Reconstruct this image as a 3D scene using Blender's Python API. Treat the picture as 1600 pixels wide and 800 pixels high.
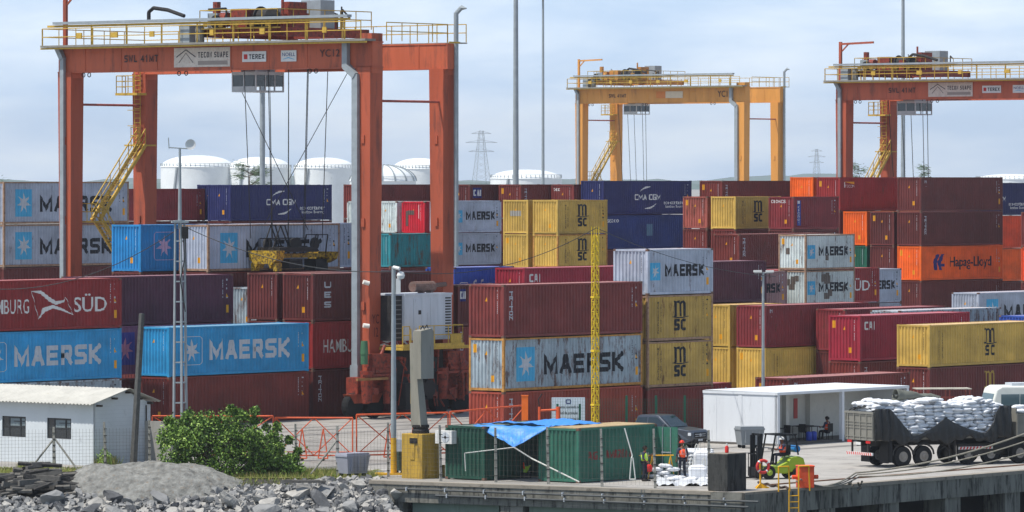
import bpy, bmesh, math, random
from mathutils import Vector, Matrix
random.seed(7)
for o in list(bpy.data.objects): bpy.data.objects.remove(o)
SC = bpy.context.scene
COL = SC.collection
R = math.radians
# ------------------------------------------------------------------ camera, sky, sun, exposure
F, HZ, CAMH = 8000.0, 276.0, 14.5          # focal length and horizon row in the 1600 px wide photograph
cam = bpy.data.objects.new('camera', bpy.data.cameras.new('camera')); COL.objects.link(cam)
cam.location = (0, 0, CAMH); cam.rotation_euler = (R(90), 0, 0)
cam.data.sensor_width = 36; cam.data.lens = 36 * F / 1600
cam.data.shift_y = -(400 - HZ) / 1600
cam.data.clip_start = 1; cam.data.clip_end = 40000
SC.camera = cam
SUN_EL, SUN_AZ = 63.0, 246.0              # azimuth measured clockwise from +Y
w = bpy.data.worlds.new("World"); SC.world = w; w.use_nodes = True
nt = w.node_tree; N = nt.nodes; LK = nt.links; N.clear()
out = N.new('ShaderNodeOutputWorld'); bg = N.new('ShaderNodeBackground'); bg.inputs[1].default_value = 0.105
sky = N.new('ShaderNodeTexSky'); sky.sky_type = 'NISHITA'; sky.sun_disc = False
sky.sun_elevation = R(SUN_EL); sky.sun_rotation = R(SUN_AZ); sky.dust_density = 1.0; sky.ozone_density = 2.0
tc = N.new('ShaderNodeTexCoord'); mp = N.new('ShaderNodeMapping'); mp.inputs['Scale'].default_value = (9, 9, 36)
LK.new(tc.outputs['Generated'], mp.inputs[0])
n1 = N.new('ShaderNodeTexNoise'); n1.inputs['Scale'].default_value = 1.9; n1.inputs['Detail'].default_value = 9; n1.inputs['Roughness'].default_value = .52; n1.inputs['Distortion'].default_value = .15
LK.new(mp.outputs[0], n1.inputs['Vector'])
cr = N.new('ShaderNodeValToRGB'); cr.color_ramp.elements[0].position = .38; cr.color_ramp.elements[1].position = .66
cr.color_ramp.elements[0].color = (5.2, 6.9, 9.2, 1); cr.color_ramp.elements[1].color = (8.6, 9.6, 10.7, 1)
LK.new(n1.outputs['Fac'], cr.inputs[0])
n2 = N.new('ShaderNodeTexNoise'); n2.inputs['Scale'].default_value = 2.2; n2.inputs['Detail'].default_value = 5
LK.new(tc.outputs['Generated'], n2.inputs['Vector'])
sx = N.new('ShaderNodeSeparateXYZ'); LK.new(tc.outputs['Generated'], sx.inputs[0])
m1 = N.new('ShaderNodeMapRange'); m1.inputs[1].default_value = 0.03; m1.inputs[2].default_value = .35; m1.inputs[3].default_value = .93; m1.inputs[4].default_value = 0.0
LK.new(sx.outputs[2], m1.inputs[0])
m2 = N.new('ShaderNodeMapRange'); m2.inputs[1].default_value = .42; m2.inputs[2].default_value = .62; m2.inputs[3].default_value = 0; m2.inputs[4].default_value = .4
LK.new(n2.outputs['Fac'], m2.inputs[0])
mx = N.new('ShaderNodeMath'); mx.operation = 'MAXIMUM'; LK.new(m1.outputs[0], mx.inputs[0]); LK.new(m2.outputs[0], mx.inputs[1])
mix = N.new('ShaderNodeMix'); mix.data_type = 'RGBA'
LK.new(mx.outputs[0], mix.inputs['Factor']); LK.new(sky.outputs[0], mix.inputs['A']); LK.new(cr.outputs[0], mix.inputs['B'])
LK.new(mix.outputs['Result'], bg.inputs[0]); LK.new(bg.outputs[0], out.inputs[0])
sl = bpy.data.lights.new('sun', 'SUN'); sl.energy = 4.5; sl.angle = R(.53); sl.color = (1, .955, .88)
so = bpy.data.objects.new('sun', sl); COL.objects.link(so)
sd = Vector((math.sin(R(SUN_AZ)) * math.cos(R(SUN_EL)), math.cos(R(SUN_AZ)) * math.cos(R(SUN_EL)), math.sin(R(SUN_EL))))
so.rotation_euler = sd.to_track_quat('Z', 'Y').to_euler(); so.location = (0, 200, 80)
SC.view_settings.view_transform = 'Standard'; SC.view_settings.look = 'None'; SC.view_settings.gamma = 1
SC.view_settings.use_curve_mapping = False; SC.view_settings.exposure = 0.2
SC.render.engine = 'CYCLES'; SC.cycles.use_denoising = True
SC.cycles.max_bounces = 6; SC.cycles.diffuse_bounces = 3; SC.cycles.glossy_bounces = 2; SC.cycles.transparent_max_bounces = 6; SC.cycles.volume_bounces = 0
SC.cycles.volume_step_rate = 4

# ------------------------------------------------------------------ yard frame: u runs along the containers, v across them
TH = R(50.7); CU, SU = math.cos(TH), math.sin(TH)
def W(a, b, z=0.0): return Vector((a * CU - b * SU, a * SU + b * CU, z))
def G(px, py, z=0.0):                     # point at height z seen at a photograph pixel
    Y = F * (CAMH - z) / (py - HZ); return Vector(((px - 800) * Y / F, Y, z))
def GB(px, py, z): return G(px, py) + Vector((0, 0, z))
def AT(px, py, Y): return Vector(((px - 800) * Y / F, Y, CAMH - (py - HZ) * Y / F))
def AB(p): return (p[0] * CU + p[1] * SU, -p[0] * SU + p[1] * CU)
U = Vector((CU, SU, 0)); V = Vector((-SU, CU, 0)); Z = Vector((0, 0, 1))

# ------------------------------------------------------------------ materials
def lin(c): return tuple(((x / 255) / 12.92 if x <= 10 else (((x / 255) + .055) / 1.055) ** 2.4) for x in c)
MATS = {}
def mat(name, rgb, rough=.6, metal=0.0, var=.18, dirt=0.0, dcol=(70, 60, 50), scale=2.0, streak=False, bump=0.0, spec=.3, fine=0.0):
    if name in MATS: return MATS[name]
    m = bpy.data.materials.new(name); m.use_nodes = True; t = m.node_tree; n = t.nodes; l = t.links
    b = n['Principled BSDF']; b.inputs['Roughness'].default_value = rough; b.inputs['Metallic'].default_value = metal
    b.inputs['Specular IOR Level'].default_value = spec
    c = lin(rgb)
    tcn = n.new('ShaderNodeTexCoord'); oi = n.new('ShaderNodeObjectInfo')
    add = n.new('ShaderNodeVectorMath'); add.operation = 'ADD'
    ml = n.new('ShaderNodeVectorMath'); ml.operation = 'SCALE'; ml.inputs[0].default_value = (37, 53, 71)
    l.new(oi.outputs['Random'], ml.inputs['Scale']); l.new(tcn.outputs['Object'], add.inputs[0]); l.new(ml.outputs[0], add.inputs[1])
    mpn = n.new('ShaderNodeMapping'); mpn.inputs['Scale'].default_value = (scale, scale, scale * (.16 if streak else 1))
    l.new(add.outputs[0], mpn.inputs[0])
    nz = n.new('ShaderNodeTexNoise'); nz.inputs['Scale'].default_value = 1; nz.inputs['Detail'].default_value = 7; nz.inputs['Roughness'].default_value = .62
    l.new(mpn.outputs[0], nz.inputs['Vector'])
    mr = n.new('ShaderNodeMapRange'); mr.inputs[1].default_value = .3; mr.inputs[2].default_value = .7; mr.inputs[3].default_value = 1 - var; mr.inputs[4].default_value = 1 + var
    l.new(nz.outputs['Fac'], mr.inputs[0])
    sc = n.new('ShaderNodeVectorMath'); sc.operation = 'SCALE'; sc.inputs[0].default_value = c; l.new(mr.outputs[0], sc.inputs['Scale'])
    col = sc.outputs[0]
    if dirt > 0:
        n3 = n.new('ShaderNodeTexNoise'); n3.inputs['Scale'].default_value = 2.3; n3.inputs['Detail'].default_value = 10; n3.inputs['Roughness'].default_value = .7
        l.new(mpn.outputs[0], n3.inputs['Vector'])
        r3 = n.new('ShaderNodeMapRange'); lo = .66 - .22 * dirt; r3.inputs[1].default_value = lo; r3.inputs[2].default_value = lo + .12; r3.inputs[3].default_value = 0; r3.inputs[4].default_value = min(1, .55 + dirt * .4)
        l.new(n3.outputs['Fac'], r3.inputs[0])
        mm = n.new('ShaderNodeMix'); mm.data_type = 'RGBA'; mm.inputs['B'].default_value = (*lin(dcol), 1)
        l.new(r3.outputs[0], mm.inputs['Factor']); l.new(col, mm.inputs['A']); col = mm.outputs['Result']
    l.new(col, b.inputs['Base Color'])
    if bump > 0:
        bp = n.new('ShaderNodeBump'); bp.inputs['Strength'].default_value = bump; bp.inputs['Distance'].default_value = .05
        nb = n.new('ShaderNodeTexNoise'); nb.inputs['Scale'].default_value = 6 if not fine else fine; nb.inputs['Detail'].default_value = 6
        l.new(add.outputs[0], nb.inputs['Vector']); l.new(nb.outputs['Fac'], bp.inputs['Height']); l.new(bp.outputs[0], b.inputs['Normal'])
    MATS[name] = m; return m
def glass(name, rgb=(20, 26, 30), rough=.08):
    if name in MATS: return MATS[name]
    m = mat(name, rgb, rough, var=.1, spec=.7); return m
def cpaint(key, rgb, rust=.15, fade=.22):
    """weathered corrugated-steel paint: vertical streaks, faded patches, rust spots along lower edges"""
    name = 'container_paint_' + key
    if name in MATS: return MATS[name]
    m = bpy.data.materials.new(name); m.use_nodes = True; t = m.node_tree; n = t.nodes; l = t.links
    b = n['Principled BSDF']; b.inputs['Roughness'].default_value = .55; b.inputs['Specular IOR Level'].default_value = .3
    tcn = n.new('ShaderNodeTexCoord'); oi = n.new('ShaderNodeObjectInfo')
    add = n.new('ShaderNodeVectorMath'); add.operation = 'ADD'; ml = n.new('ShaderNodeVectorMath'); ml.operation = 'SCALE'; ml.inputs[0].default_value = (370, 530, 17)
    l.new(oi.outputs['Random'], ml.inputs['Scale']); l.new(tcn.outputs['Object'], add.inputs[0]); l.new(ml.outputs[0], add.inputs[1])
    def noise(scl, det, rg=.6):
        mpn = n.new('ShaderNodeMapping'); mpn.inputs['Scale'].default_value = scl; l.new(add.outputs[0], mpn.inputs[0])
        z = n.new('ShaderNodeTexNoise'); z.inputs['Scale'].default_value = 1; z.inputs['Detail'].default_value = det; z.inputs['Roughness'].default_value = rg
        l.new(mpn.outputs[0], z.inputs['Vector']); return z.outputs['Fac']
    def rng(src, a, c, d, e):
        r = n.new('ShaderNodeMapRange'); r.inputs[1].default_value = a; r.inputs[2].default_value = c; r.inputs[3].default_value = d; r.inputs[4].default_value = e; l.new(src, r.inputs[0]); return r.outputs[0]
    f1 = rng(noise((.5, .5, .7), 4), .3, .7, 1 - fade, 1 + fade); f2 = rng(noise((5, 5, .35), 5), .35, .75, 1.05, .86)
    mu = n.new('ShaderNodeMath'); mu.operation = 'MULTIPLY'; l.new(f1, mu.inputs[0]); l.new(f2, mu.inputs[1])
    hv = n.new('ShaderNodeMapRange'); hv.inputs[3].default_value = .86; hv.inputs[4].default_value = 1.14; l.new(oi.outputs['Random'], hv.inputs[0])
    mu2 = n.new('ShaderNodeMath'); mu2.operation = 'MULTIPLY'; l.new(mu.outputs[0], mu2.inputs[0]); l.new(hv.outputs[0], mu2.inputs[1])
    sc = n.new('ShaderNodeVectorMath'); sc.operation = 'SCALE'; sc.inputs[0].default_value = lin(rgb); l.new(mu2.outputs[0], sc.inputs['Scale'])
    # chalky scuffs
    m0 = n.new('ShaderNodeMix'); m0.data_type = 'RGBA'; k = lin(rgb); m0.inputs['B'].default_value = (min(1, k[0] * .8 + .06), min(1, k[1] * .8 + .05), min(1, k[2] * .8 + .05), 1)
    l.new(rng(noise((1.6, 1.6, .8), 9, .72), .54, .74, 0, .5), m0.inputs['Factor']); l.new(sc.outputs[0], m0.inputs['A'])
    mm = n.new('ShaderNodeMix'); mm.data_type = 'RGBA'; mm.inputs['B'].default_value = (*lin((86, 50, 32)), 1)
    l.new(rng(noise((2.2, 2.2, .55), 11, .78), .68 - rust * .42, .75 - rust * .36, 0, .9), mm.inputs['Factor']); l.new(m0.outputs['Result'], mm.inputs['A'])
    # dark grime streaks and denting
    md = n.new('ShaderNodeMix'); md.data_type = 'RGBA'; md.inputs['B'].default_value = (*lin((58, 50, 48)), 1)
    l.new(rng(noise((9, 9, .28), 6, .6), .60, .78, 0, .42), md.inputs['Factor']); l.new(mm.outputs['Result'], md.inputs['A'])
    bp = n.new('ShaderNodeBump'); bp.inputs['Strength'].default_value = .6; bp.inputs['Distance'].default_value = .08
    l.new(noise((.9, .9, 1.1), 3), bp.inputs['Height']); l.new(bp.outputs[0], b.inputs['Normal'])
    l.new(md.outputs['Result'], b.inputs['Base Color'])
    MATS[name] = m; return m
def plain(name, rgb, rough=.5, var=.08): return mat(name, rgb, rough, var=var)

# ------------------------------------------------------------------ mesh builder
class MB:
    def __init__(s): s.v = []; s.f = []; s.m = []; s.mats = []; s.cur = 0; s.M = None
    def use(s, m):
        if m not in s.mats: s.mats.append(m)
        s.cur = s.mats.index(m); return s
    def add(s, vs, fs):
        k = len(s.v)
        for p in vs:
            p = Vector(p)
            s.v.append(tuple(s.M @ p) if s.M else tuple(p))
        for f in fs: s.f.append(tuple(k + i for i in f)); s.m.append(s.cur)
        return s
    def box(s, x0, y0, z0, x1, y1, z1):
        return s.add([(x0, y0, z0), (x1, y0, z0), (x1, y1, z0), (x0, y1, z0), (x0, y0, z1), (x1, y0, z1), (x1, y1, z1), (x0, y1, z1)],
                     [(0, 3, 2, 1), (4, 5, 6, 7), (0, 1, 5, 4), (1, 2, 6, 5), (2, 3, 7, 6), (3, 0, 4, 7)])
    def cbox(s, c, sx, sy, sz): return s.box(c[0] - sx / 2, c[1] - sy / 2, c[2] - sz / 2, c[0] + sx / 2, c[1] + sy / 2, c[2] + sz / 2)
    def frus(s, c0, a0, b0, c1, a1, b1):      # tapered box between two level rectangles
        v = [(c[0] + sx * a / 2, c[1] + sy * b / 2, c[2]) for c, a, b in ((c0, a0, b0), (c1, a1, b1)) for sx, sy in ((-1, -1), (1, -1), (1, 1), (-1, 1))]
        return s.add(v, [(0, 3, 2, 1), (4, 5, 6, 7), (0, 1, 5, 4), (1, 2, 6, 5), (2, 3, 7, 6), (3, 0, 4, 7)])
    def tube(s, p, q, r, n=8, r2=None, cap=True):
        p = Vector(p); q = Vector(q); d = (q - p); r2 = r if r2 is None else r2
        if d.length < 1e-6: return s
        d.normalize(); a = d.orthogonal().normalized() if abs(d.z) > .99 or n > 4 else d.cross(Z).normalized()
        b = d.cross(a)
        vs = []; off = math.pi / 4 if n == 4 else 0; kk = math.sqrt(2) if n == 4 else 1
        for c, rr in ((p, r), (q, r2)):
            for i in range(n):
                t = 2 * math.pi * i / n + off; vs.append(c + (a * math.cos(t) + b * math.sin(t)) * rr * kk)
        fs = [(i, (i + 1) % n, n + (i + 1) % n, n + i) for i in range(n)]
        if cap: fs += [tuple(range(n - 1, -1, -1)), tuple(range(n, 2 * n))]
        return s.add(vs, fs)
    def bar(s, p, q, w): return s.tube(p, q, w / 2, 4)
    def path(s, pts, r, n=6):
        for i in range(len(pts) - 1): s.tube(pts[i], pts[i + 1], r, n)
        return s
    def lathe(s, c, prof, n=20, axis='z'):
        vs = []; fs = []
        for r, h in prof:
            for i in range(n):
                t = 2 * math.pi * i / n; x, y = r * math.cos(t), r * math.sin(t)
                vs.append((c[0] + x, c[1] + y, c[2] + h) if axis == 'z' else ((c[0] + x, c[1] + h, c[2] + y) if axis == 'y' else (c[0] + h, c[1] + x, c[2] + y)))
        m = len(prof)
        for j in range(m - 1):
            for i in range(n): fs.append((j * n + i, j * n + (i + 1) % n, (j + 1) * n + (i + 1) % n, (j + 1) * n + i))
        fs.append(tuple(range(n - 1, -1, -1))); fs.append(tuple((m - 1) * n + i for i in range(n)))
        return s.add(vs, fs)
    def prism(s, pts, y0, y1, axis='y'):      # outline in (x,z), thickness along y
        n = len(pts); mk = (lambda a, b, t: (a, t, b)) if axis == 'y' else ((lambda a, b, t: (t, a, b)) if axis == 'x' else (lambda a, b, t: (a, b, t)))
        vs = [mk(a, b, y0) for a, b in pts] + [mk(a, b, y1) for a, b in pts]
        return s.add(vs, [tuple(range(n)), tuple(range(2 * n - 1, n - 1, -1))] + [(i, n + i, n + (i + 1) % n, (i + 1) % n) for i in range(n)])
    def build(s, name, parent=None, m=None, loc=None, rz=0, smooth=False, fixn=True):
        me = bpy.data.meshes.new(name); me.from_pydata(s.v, [], s.f)
        for x in ([m] if m else s.mats): me.materials.append(x)
        if not m and len(s.mats) > 1: me.polygons.foreach_set('material_index', s.m)
        if fixn and len(s.f) < 40000:
            bm = bmesh.new(); bm.from_mesh(me); bmesh.ops.recalc_face_normals(bm, faces=bm.faces); bm.to_mesh(me); bm.free()
        if smooth: me.polygons.foreach_set('use_smooth', [True] * len(me.polygons))
        o = bpy.data.objects.new(name, me); COL.objects.link(o)
        if parent: o.parent = parent
        if loc is not None: o.location = loc
        if rz: o.rotation_euler.z = rz
        return o
def autosmooth(o, ang=35):
    me = o.data; bm = bmesh.new(); bm.from_mesh(me)
    for f in bm.faces: f.smooth = True
    for e in bm.edges:
        if len(e.link_faces) == 2 and e.calc_face_angle(0) > R(ang): e.smooth = False
    bm.to_mesh(me); bm.free(); return o
def tag(o, label=None, cat=None, group=None, kind=None):
    if label: o['label'] = label
    if cat: o['category'] = cat
    if group: o['group'] = group
    if kind: o['kind'] = kind
    return o
def thing(name, loc, rz, label, cat, group=None):
    o = bpy.data.objects.new(name, None); COL.objects.link(o); o.location = loc; o.rotation_euler.z = rz
    o.empty_display_size = .3
    return tag(o, label, cat, group)
def clone(o, loc=None, rz=None, label=None, group=None):
    def rec(x, par):
        c = x.copy(); COL.objects.link(c)
        if par: c.parent = par
        for ch in x.children: rec(ch, c)
        return c
    c = rec(o, None)
    if loc is not None: c.location = loc
    if rz is not None: c.rotation_euler.z = rz
    if label: c['label'] = label
    if group: c['group'] = group
    return c

# ------------------------------------------------------------------ painted lettering and emblems
_TX = {}
def text2d(body, bold=0.0, spacing=1.0, shear=0.0, line=1.0):
    bold = min(bold, .012); k = (body, bold, spacing, shear, line)
    if k in _TX: return _TX[k]
    cu = bpy.data.curves.new('t', 'FONT'); cu.body = body; cu.size = 1; cu.offset = bold; cu.space_character = spacing; cu.shear = shear
    cu.space_line = line; cu.align_x = 'CENTER'; cu.resolution_u = 3
    ob = bpy.data.objects.new('t', cu); COL.objects.link(ob); dg = bpy.context.evaluated_depsgraph_get(); dg.update()
    me = bpy.data.meshes.new_from_object(ob.evaluated_get(dg))
    vs = [(v.co.x, v.co.y) for v in me.vertices]; fs = [tuple(p.vertices) for p in me.polygons]
    bpy.data.objects.remove(ob); bpy.data.curves.remove(cu); bpy.data.meshes.remove(me)
    x0 = min(v[0] for v in vs); x1 = max(v[0] for v in vs); y0 = min(v[1] for v in vs); y1 = max(v[1] for v in vs)
    vs = [((x - x0) / (x1 - x0), (y - y0) / (y1 - y0)) for x, y in vs]
    _TX[k] = (vs, fs); return _TX[k]
_G = {
 'A': [[(0,0),(.42,1),(.58,1),(1,0)],[(.17,.3),(.83,.3)]], 'B': [[(0,0),(0,1),(.8,1),(.9,.9),(.9,.62),(.8,.53),(.05,.53)],[(.8,.53),(.95,.42),(.95,.1),(.85,0),(0,0)]],
 'C': [[(1,1),(.15,1),(0,.88),(0,.12),(.15,0),(1,0)]], 'D': [[(0,0),(0,1),(.7,1),(1,.8),(1,.2),(.7,0),(0,0)]],
 'E': [[(1,1),(0,1),(0,0),(1,0)],[(0,.51),(.85,.51)]], 'F': [[(1,1),(0,1),(0,0)],[(0,.51),(.85,.51)]], 'G': [[(1,1),(.15,1),(0,.88),(0,.12),(.15,0),(1,0),(1,.46),(.62,.46)]],
 'H': [[(0,0),(0,1)],[(1,0),(1,1)],[(0,.5),(1,.5)]], 'I': [[(.5,0),(.5,1)]], 'K': [[(0,0),(0,1)],[(1,1),(.15,.5),(1,0)]], 'L': [[(0,1),(0,0),(1,0)]],
 'M': [[(0,0),(0,1),(.5,.12),(1,1),(1,0)]], 'N': [[(0,0),(0,1),(1,0),(1,1)]], 'O': [[(.15,0),(0,.12),(0,.88),(.15,1),(.85,1),(1,.88),(1,.12),(.85,0),(.15,0)]],
 'P': [[(0,0),(0,1),(.85,1),(1,.9),(1,.55),(.85,.45),(0,.45)]], 'R': [[(0,0),(0,1),(.85,1),(1,.9),(1,.56),(.85,.46),(0,.46)],[(.5,.46),(1,0)]],
 'S': [[(1,1),(.12,1),(0,.92),(0,.6),(.12,.51),(.88,.49),(1,.4),(1,.08),(.88,0),(0,0)]], 'T': [[(0,1),(1,1)],[(.5,1),(.5,0)]],
 'U': [[(0,1),(0,.14),(.15,0),(.85,0),(1,.14),(1,1)]], 'X': [[(0,0),(1,1)],[(0,1),(1,0)]], 'Y': [[(0,1),(.5,.5),(1,1)],[(.5,.5),(.5,0)]], 'W': [[(0,1),(.25,0),(.5,.8),(.75,0),(1,1)]], '4': [[(.8,0),(.8,1),(0,.3),(1,.3)]], '3': [[(0,1),(.9,1),(.9,.55),(.3,.52)],[(.9,.52),(.9,0),(0,0)]], 'Z': [[(0,1),(1,1),(0,0),(1,0)]],
 '1': [[(.2,.8),(.5,1),(.5,0)]], '2': [[(0,.8),(.1,1),(.9,1),(1,.85),(1,.6),(0,0),(1,0)]], '-': [[(.1,.5),(.9,.5)]], '.': [[(.4,0),(.6,.02)]]}
_G['\u00dc'] = _G['U'] + [[(.2, 1.22), (.36, 1.22)], [(.64, 1.22), (.8, 1.22)]]
class Decal:
    def strokes(s, body, x0, y0, x1, y1, m, t=.2, gap=.22, vertical=False):
        """block capitals drawn as mitred strokes; t is the stroke thickness relative to the letter height"""
        n = len(body); cells = [.45 if c in 'I .' else (1.3 if c in 'MW' else 1.0) for c in body]
        if vertical: ch = (y1 - y0) / (n + (n - 1) * gap * .5); T = ch * t
        else: cw = (x1 - x0) / (sum(cells) + (n - 1) * gap); T = (y1 - y0) * t
        px = x0
        for i, c in enumerate(body):
            if vertical: bx0, bx1 = x0, x1; by1 = y1 - i * ch * (1 + gap * .5); by0 = by1 - ch
            else: bx0 = px; bx1 = px + cells[i] * cw; by0, by1 = y0, y1; px = bx1 + gap * cw
            bx0 += T / 2; bx1 -= T / 2; by0 += T / 2; by1 -= T / 2
            for k, st in enumerate(_G.get(c, [])):
                P = [Vector((bx0 + a * (bx1 - bx0), by0 + b * (by1 - by0))) for a, b in st]
                if st[0] != st[-1]:
                    d0 = (P[0] - P[1]).normalized(); d1 = (P[-1] - P[-2]).normalized(); P[0] = P[0] + d0 * T / 2; P[-1] = P[-1] + d1 * T / 2
                vs = []; q = len(P); closed = st[0] == st[-1]
                for j in range(q):
                    a = (P[j] - P[j - 1]).normalized() if j else ((P[0] - P[-2]).normalized() if closed else (P[1] - P[0]).normalized())
                    b = (P[j + 1] - P[j]).normalized() if j < q - 1 else ((P[1] - P[0]).normalized() if closed else a)
                    w_ = (a + b); w_ = w_.normalized() if w_.length > 1e-4 else a; nn = Vector((-w_.y, w_.x)); kk = min(1.9, 1 / max(.35, nn.dot(Vector((-a.y, a.x)))))
                    vs += [tuple(P[j] + nn * T / 2 * kk), tuple(P[j] - nn * T / 2 * kk)]
                s.add(vs, [(2 * j, 2 * j + 1, 2 * j + 3, 2 * j + 2) for j in range(q - 1)], m, .003 + .0006 * k)
    def __init__(s): s.v = []; s.f = []; s.m = []; s.mats = []
    def mi(s, m):
        if m not in s.mats: s.mats.append(m)
        return s.mats.index(m)
    def add(s, vs, fs, m, lift=0):
        k = len(s.v); s.v += [(x, y, lift) for x, y in vs]; i = s.mi(m)
        for f in fs: s.f.append(tuple(k + j for j in f)); s.m.append(i)
    def text(s, body, x0, y0, x1, y1, m, bold=.02, lift=.003, **kw):
        vs, fs = text2d(body, bold, **kw); s.add([(x0 + x * (x1 - x0), y0 + y * (y1 - y0)) for x, y in vs], fs, m, lift)
    def poly(s, pts, m, lift=0): s.add(pts, [tuple(range(len(pts)))], m, lift)
    def rect(s, x0, y0, x1, y1, m, lift=0): s.poly([(x0, y0), (x1, y0), (x1, y1), (x0, y1)], m, lift)
    def star(s, cx, cy, rx, ry, m, n=7, lift=.003, inner=.4):
        for i in range(n):
            a = [math.pi / 2 + 2 * math.pi * (i + d) / n for d in (-.5, 0, .5)]
            s.poly([(cx, cy), (cx + rx * inner * math.cos(a[0]), cy + ry * inner * math.sin(a[0])), (cx + rx * math.cos(a[1]), cy + ry * math.sin(a[1])), (cx + rx * inner * math.cos(a[2]), cy + ry * inner * math.sin(a[2]))], m, lift)
    def ring(s, x0, y0, x1, y1, t, m, rad=.25, lift=.003):
        def out(g):
            r = rad - g; p = []
            for (cx, cy, a0) in ((x1 - g - r, y1 - g - r, 0), (x0 + g + r, y1 - g - r, 90), (x0 + g + r, y0 + g + r, 180), (x1 - g - r, y0 + g + r, 270)):
                for k in range(5): a = R(a0 + 22.5 * k); p.append((cx + r * math.cos(a), cy + r * math.sin(a)))
            return p
        A = out(0); B = out(t); n = len(A)
        s.add(A + B, [(i, (i + 1) % n, n + (i + 1) % n, n + i) for i in range(n)], m, lift)
    def arc(s, pts, widths, m, lift=.003):
        vs = []; n = len(pts)
        for i in range(n):
            a = Vector(pts[max(0, i - 1)]); b = Vector(pts[min(n - 1, i + 1)]); d = (b - a).normalized(); q = Vector((-d.y, d.x)) * widths[i] / 2
            vs += [(pts[i][0] + q.x, pts[i][1] + q.y), (pts[i][0] - q.x, pts[i][1] - q.y)]
        s.add(vs, [(2 * i, 2 * i + 1, 2 * i + 3, 2 * i + 2) for i in range(n - 1)], m, lift + .0005 * (len(s.f) % 6))
    def mesh(s, name, org, sd_, td, prof=None, breaks=()):
        """lay the flat artwork on a surface: org + x*sd + y*td; prof(x) gives the depth of the corrugation"""
        org = Vector(org); sd_ = Vector(sd_); td = Vector(td); nn = sd_.cross(td).normalized()
        me = bpy.data.meshes.new(name); me.from_pydata(s.v, [], s.f)
        for m in s.mats: me.materials.append(m)
        me.polygons.foreach_set('material_index', s.m)
        bm = bmesh.new(); bm.from_mesh(me)
        if prof:
            x0 = min(v[0] for v in s.v); x1 = max(v[0] for v in s.v)
            for b in breaks:
                if x0 < b < x1: bmesh.ops.bisect_plane(bm, geom=bm.verts[:] + bm.edges[:] + bm.faces[:], dist=1e-5, plane_co=(b, 0, 0), plane_no=(1, 0, 0))
        for v in bm.verts:
            d = prof(v.co.x) if prof else 0
            v.co = org + sd_ * v.co.x + td * v.co.y + nn * (.005 + v.co.z - d)
        bm.normal_update()
        for f in bm.faces:
            if f.normal.dot(nn) < 0: f.normal_flip()
        bm.to_mesh(me); bm.free(); return me
    def build(s, name, parent, org, sd_, td, **k):
        o = bpy.data.objects.new(name, s.mesh(name, org, sd_, td, **k)); COL.objects.link(o); o.parent = parent; return o
white = plain('white_paint', (215, 215, 212)); black = mat('black_paint', (26, 28, 36), .6, var=.2, dirt=.42, dcol=(112, 118, 128), scale=2.6); lightblue = plain('sky_blue_paint', (70, 165, 205))
greyw = mat('pale_grey_paint', (185, 190, 196), .6, var=.1, dirt=.2, dcol=(130, 130, 136), scale=2.6); navyp = plain('navy_paint', (28, 34, 110)); yellowp = plain('yellow_paint', (225, 160, 25))
# ------------------------------------------------------------------ ground, terrain, water
gm = mat('yard_concrete', (148, 144, 138), .9, var=.16, dirt=.6, dcol=(112, 108, 103), scale=.16, bump=.1)
CORN = G(1163, 770); LEFTQ = G(585, 751); RIGHTQ = CORN + U * 90
g = MB().use(gm)
FAR = 9000
ring = [tuple(CORN), tuple(RIGHTQ), (FAR * .6, RIGHTQ.y, 0), (FAR * .6, FAR, 0), (-FAR * .6, FAR, 0), (-FAR * .6, 246.9, 0), (LEFTQ.x - .6, 246.9, 0), tuple(LEFTQ)]
g.add(ring, [tuple(range(len(ring)))])
tag(g.build('ground'), kind='structure')
# ground painted wear / joints of the apron as thin sheets
ap = mat('apron_concrete', (162, 158, 152), .9, var=.14, dirt=.6, dcol=(128, 124, 120), scale=.35, bump=.1)
a1 = MB().use(ap); q = [CORN + Z * .004, RIGHTQ + Z * .004, RIGHTQ + V * 17 + Z * .004, CORN + V * 17 + Z * .004]
q = [W(AB(CORN)[0] + .05, AB(CORN)[1] + .3, .004), W(AB(CORN)[0] + 80, AB(CORN)[1] + .3, .004), W(AB(CORN)[0] + 80, AB(CORN)[1] + 26, .004), W(AB(CORN)[0] + .05, AB(CORN)[1] + 26, .004)]
a1.add([tuple(p) for p in q], [(0, 1, 2, 3)]); tag(a1.build('pavement'), kind='structure')
# tyre-darkened driving lanes (worn strips in the concrete)
ln = mat('tyre_worn_concrete', (122, 119, 116), .9, var=.16, dirt=.35, dcol=(146, 142, 137), scale=.3)
l1 = MB().use(ln)
for (b0, b1, a0, a1_) in ((160.2, 161.1, 195, 300), (164.2, 164.9, 190, 300), (168.5, 169.3, 190, 300), (190.5, 191.2, 150, 240), (193.8, 194.4, 150, 240), (196.2, 196.7, 150, 240)):
    l1.add([tuple(W(a, b, .009)) for a, b in ((a0, b0), (a1_, b0), (a1_, b1), (a0, b1))], [(0, 1, 2, 3)])
tag(l1.build('road_wear'), kind='structure')
wt = mat('harbour_water', (50, 66, 62), .12, var=.2, scale=.5, bump=.3, spec=.5)
wm = MB().use(wt); wm.add([(-400, -60, -3.6), (400, -60, -3.6), (400, 320, -3.6), (-400, 320, -3.6)], [(0, 1, 2, 3)])
tag(wm.build('water'), kind='structure')
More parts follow.
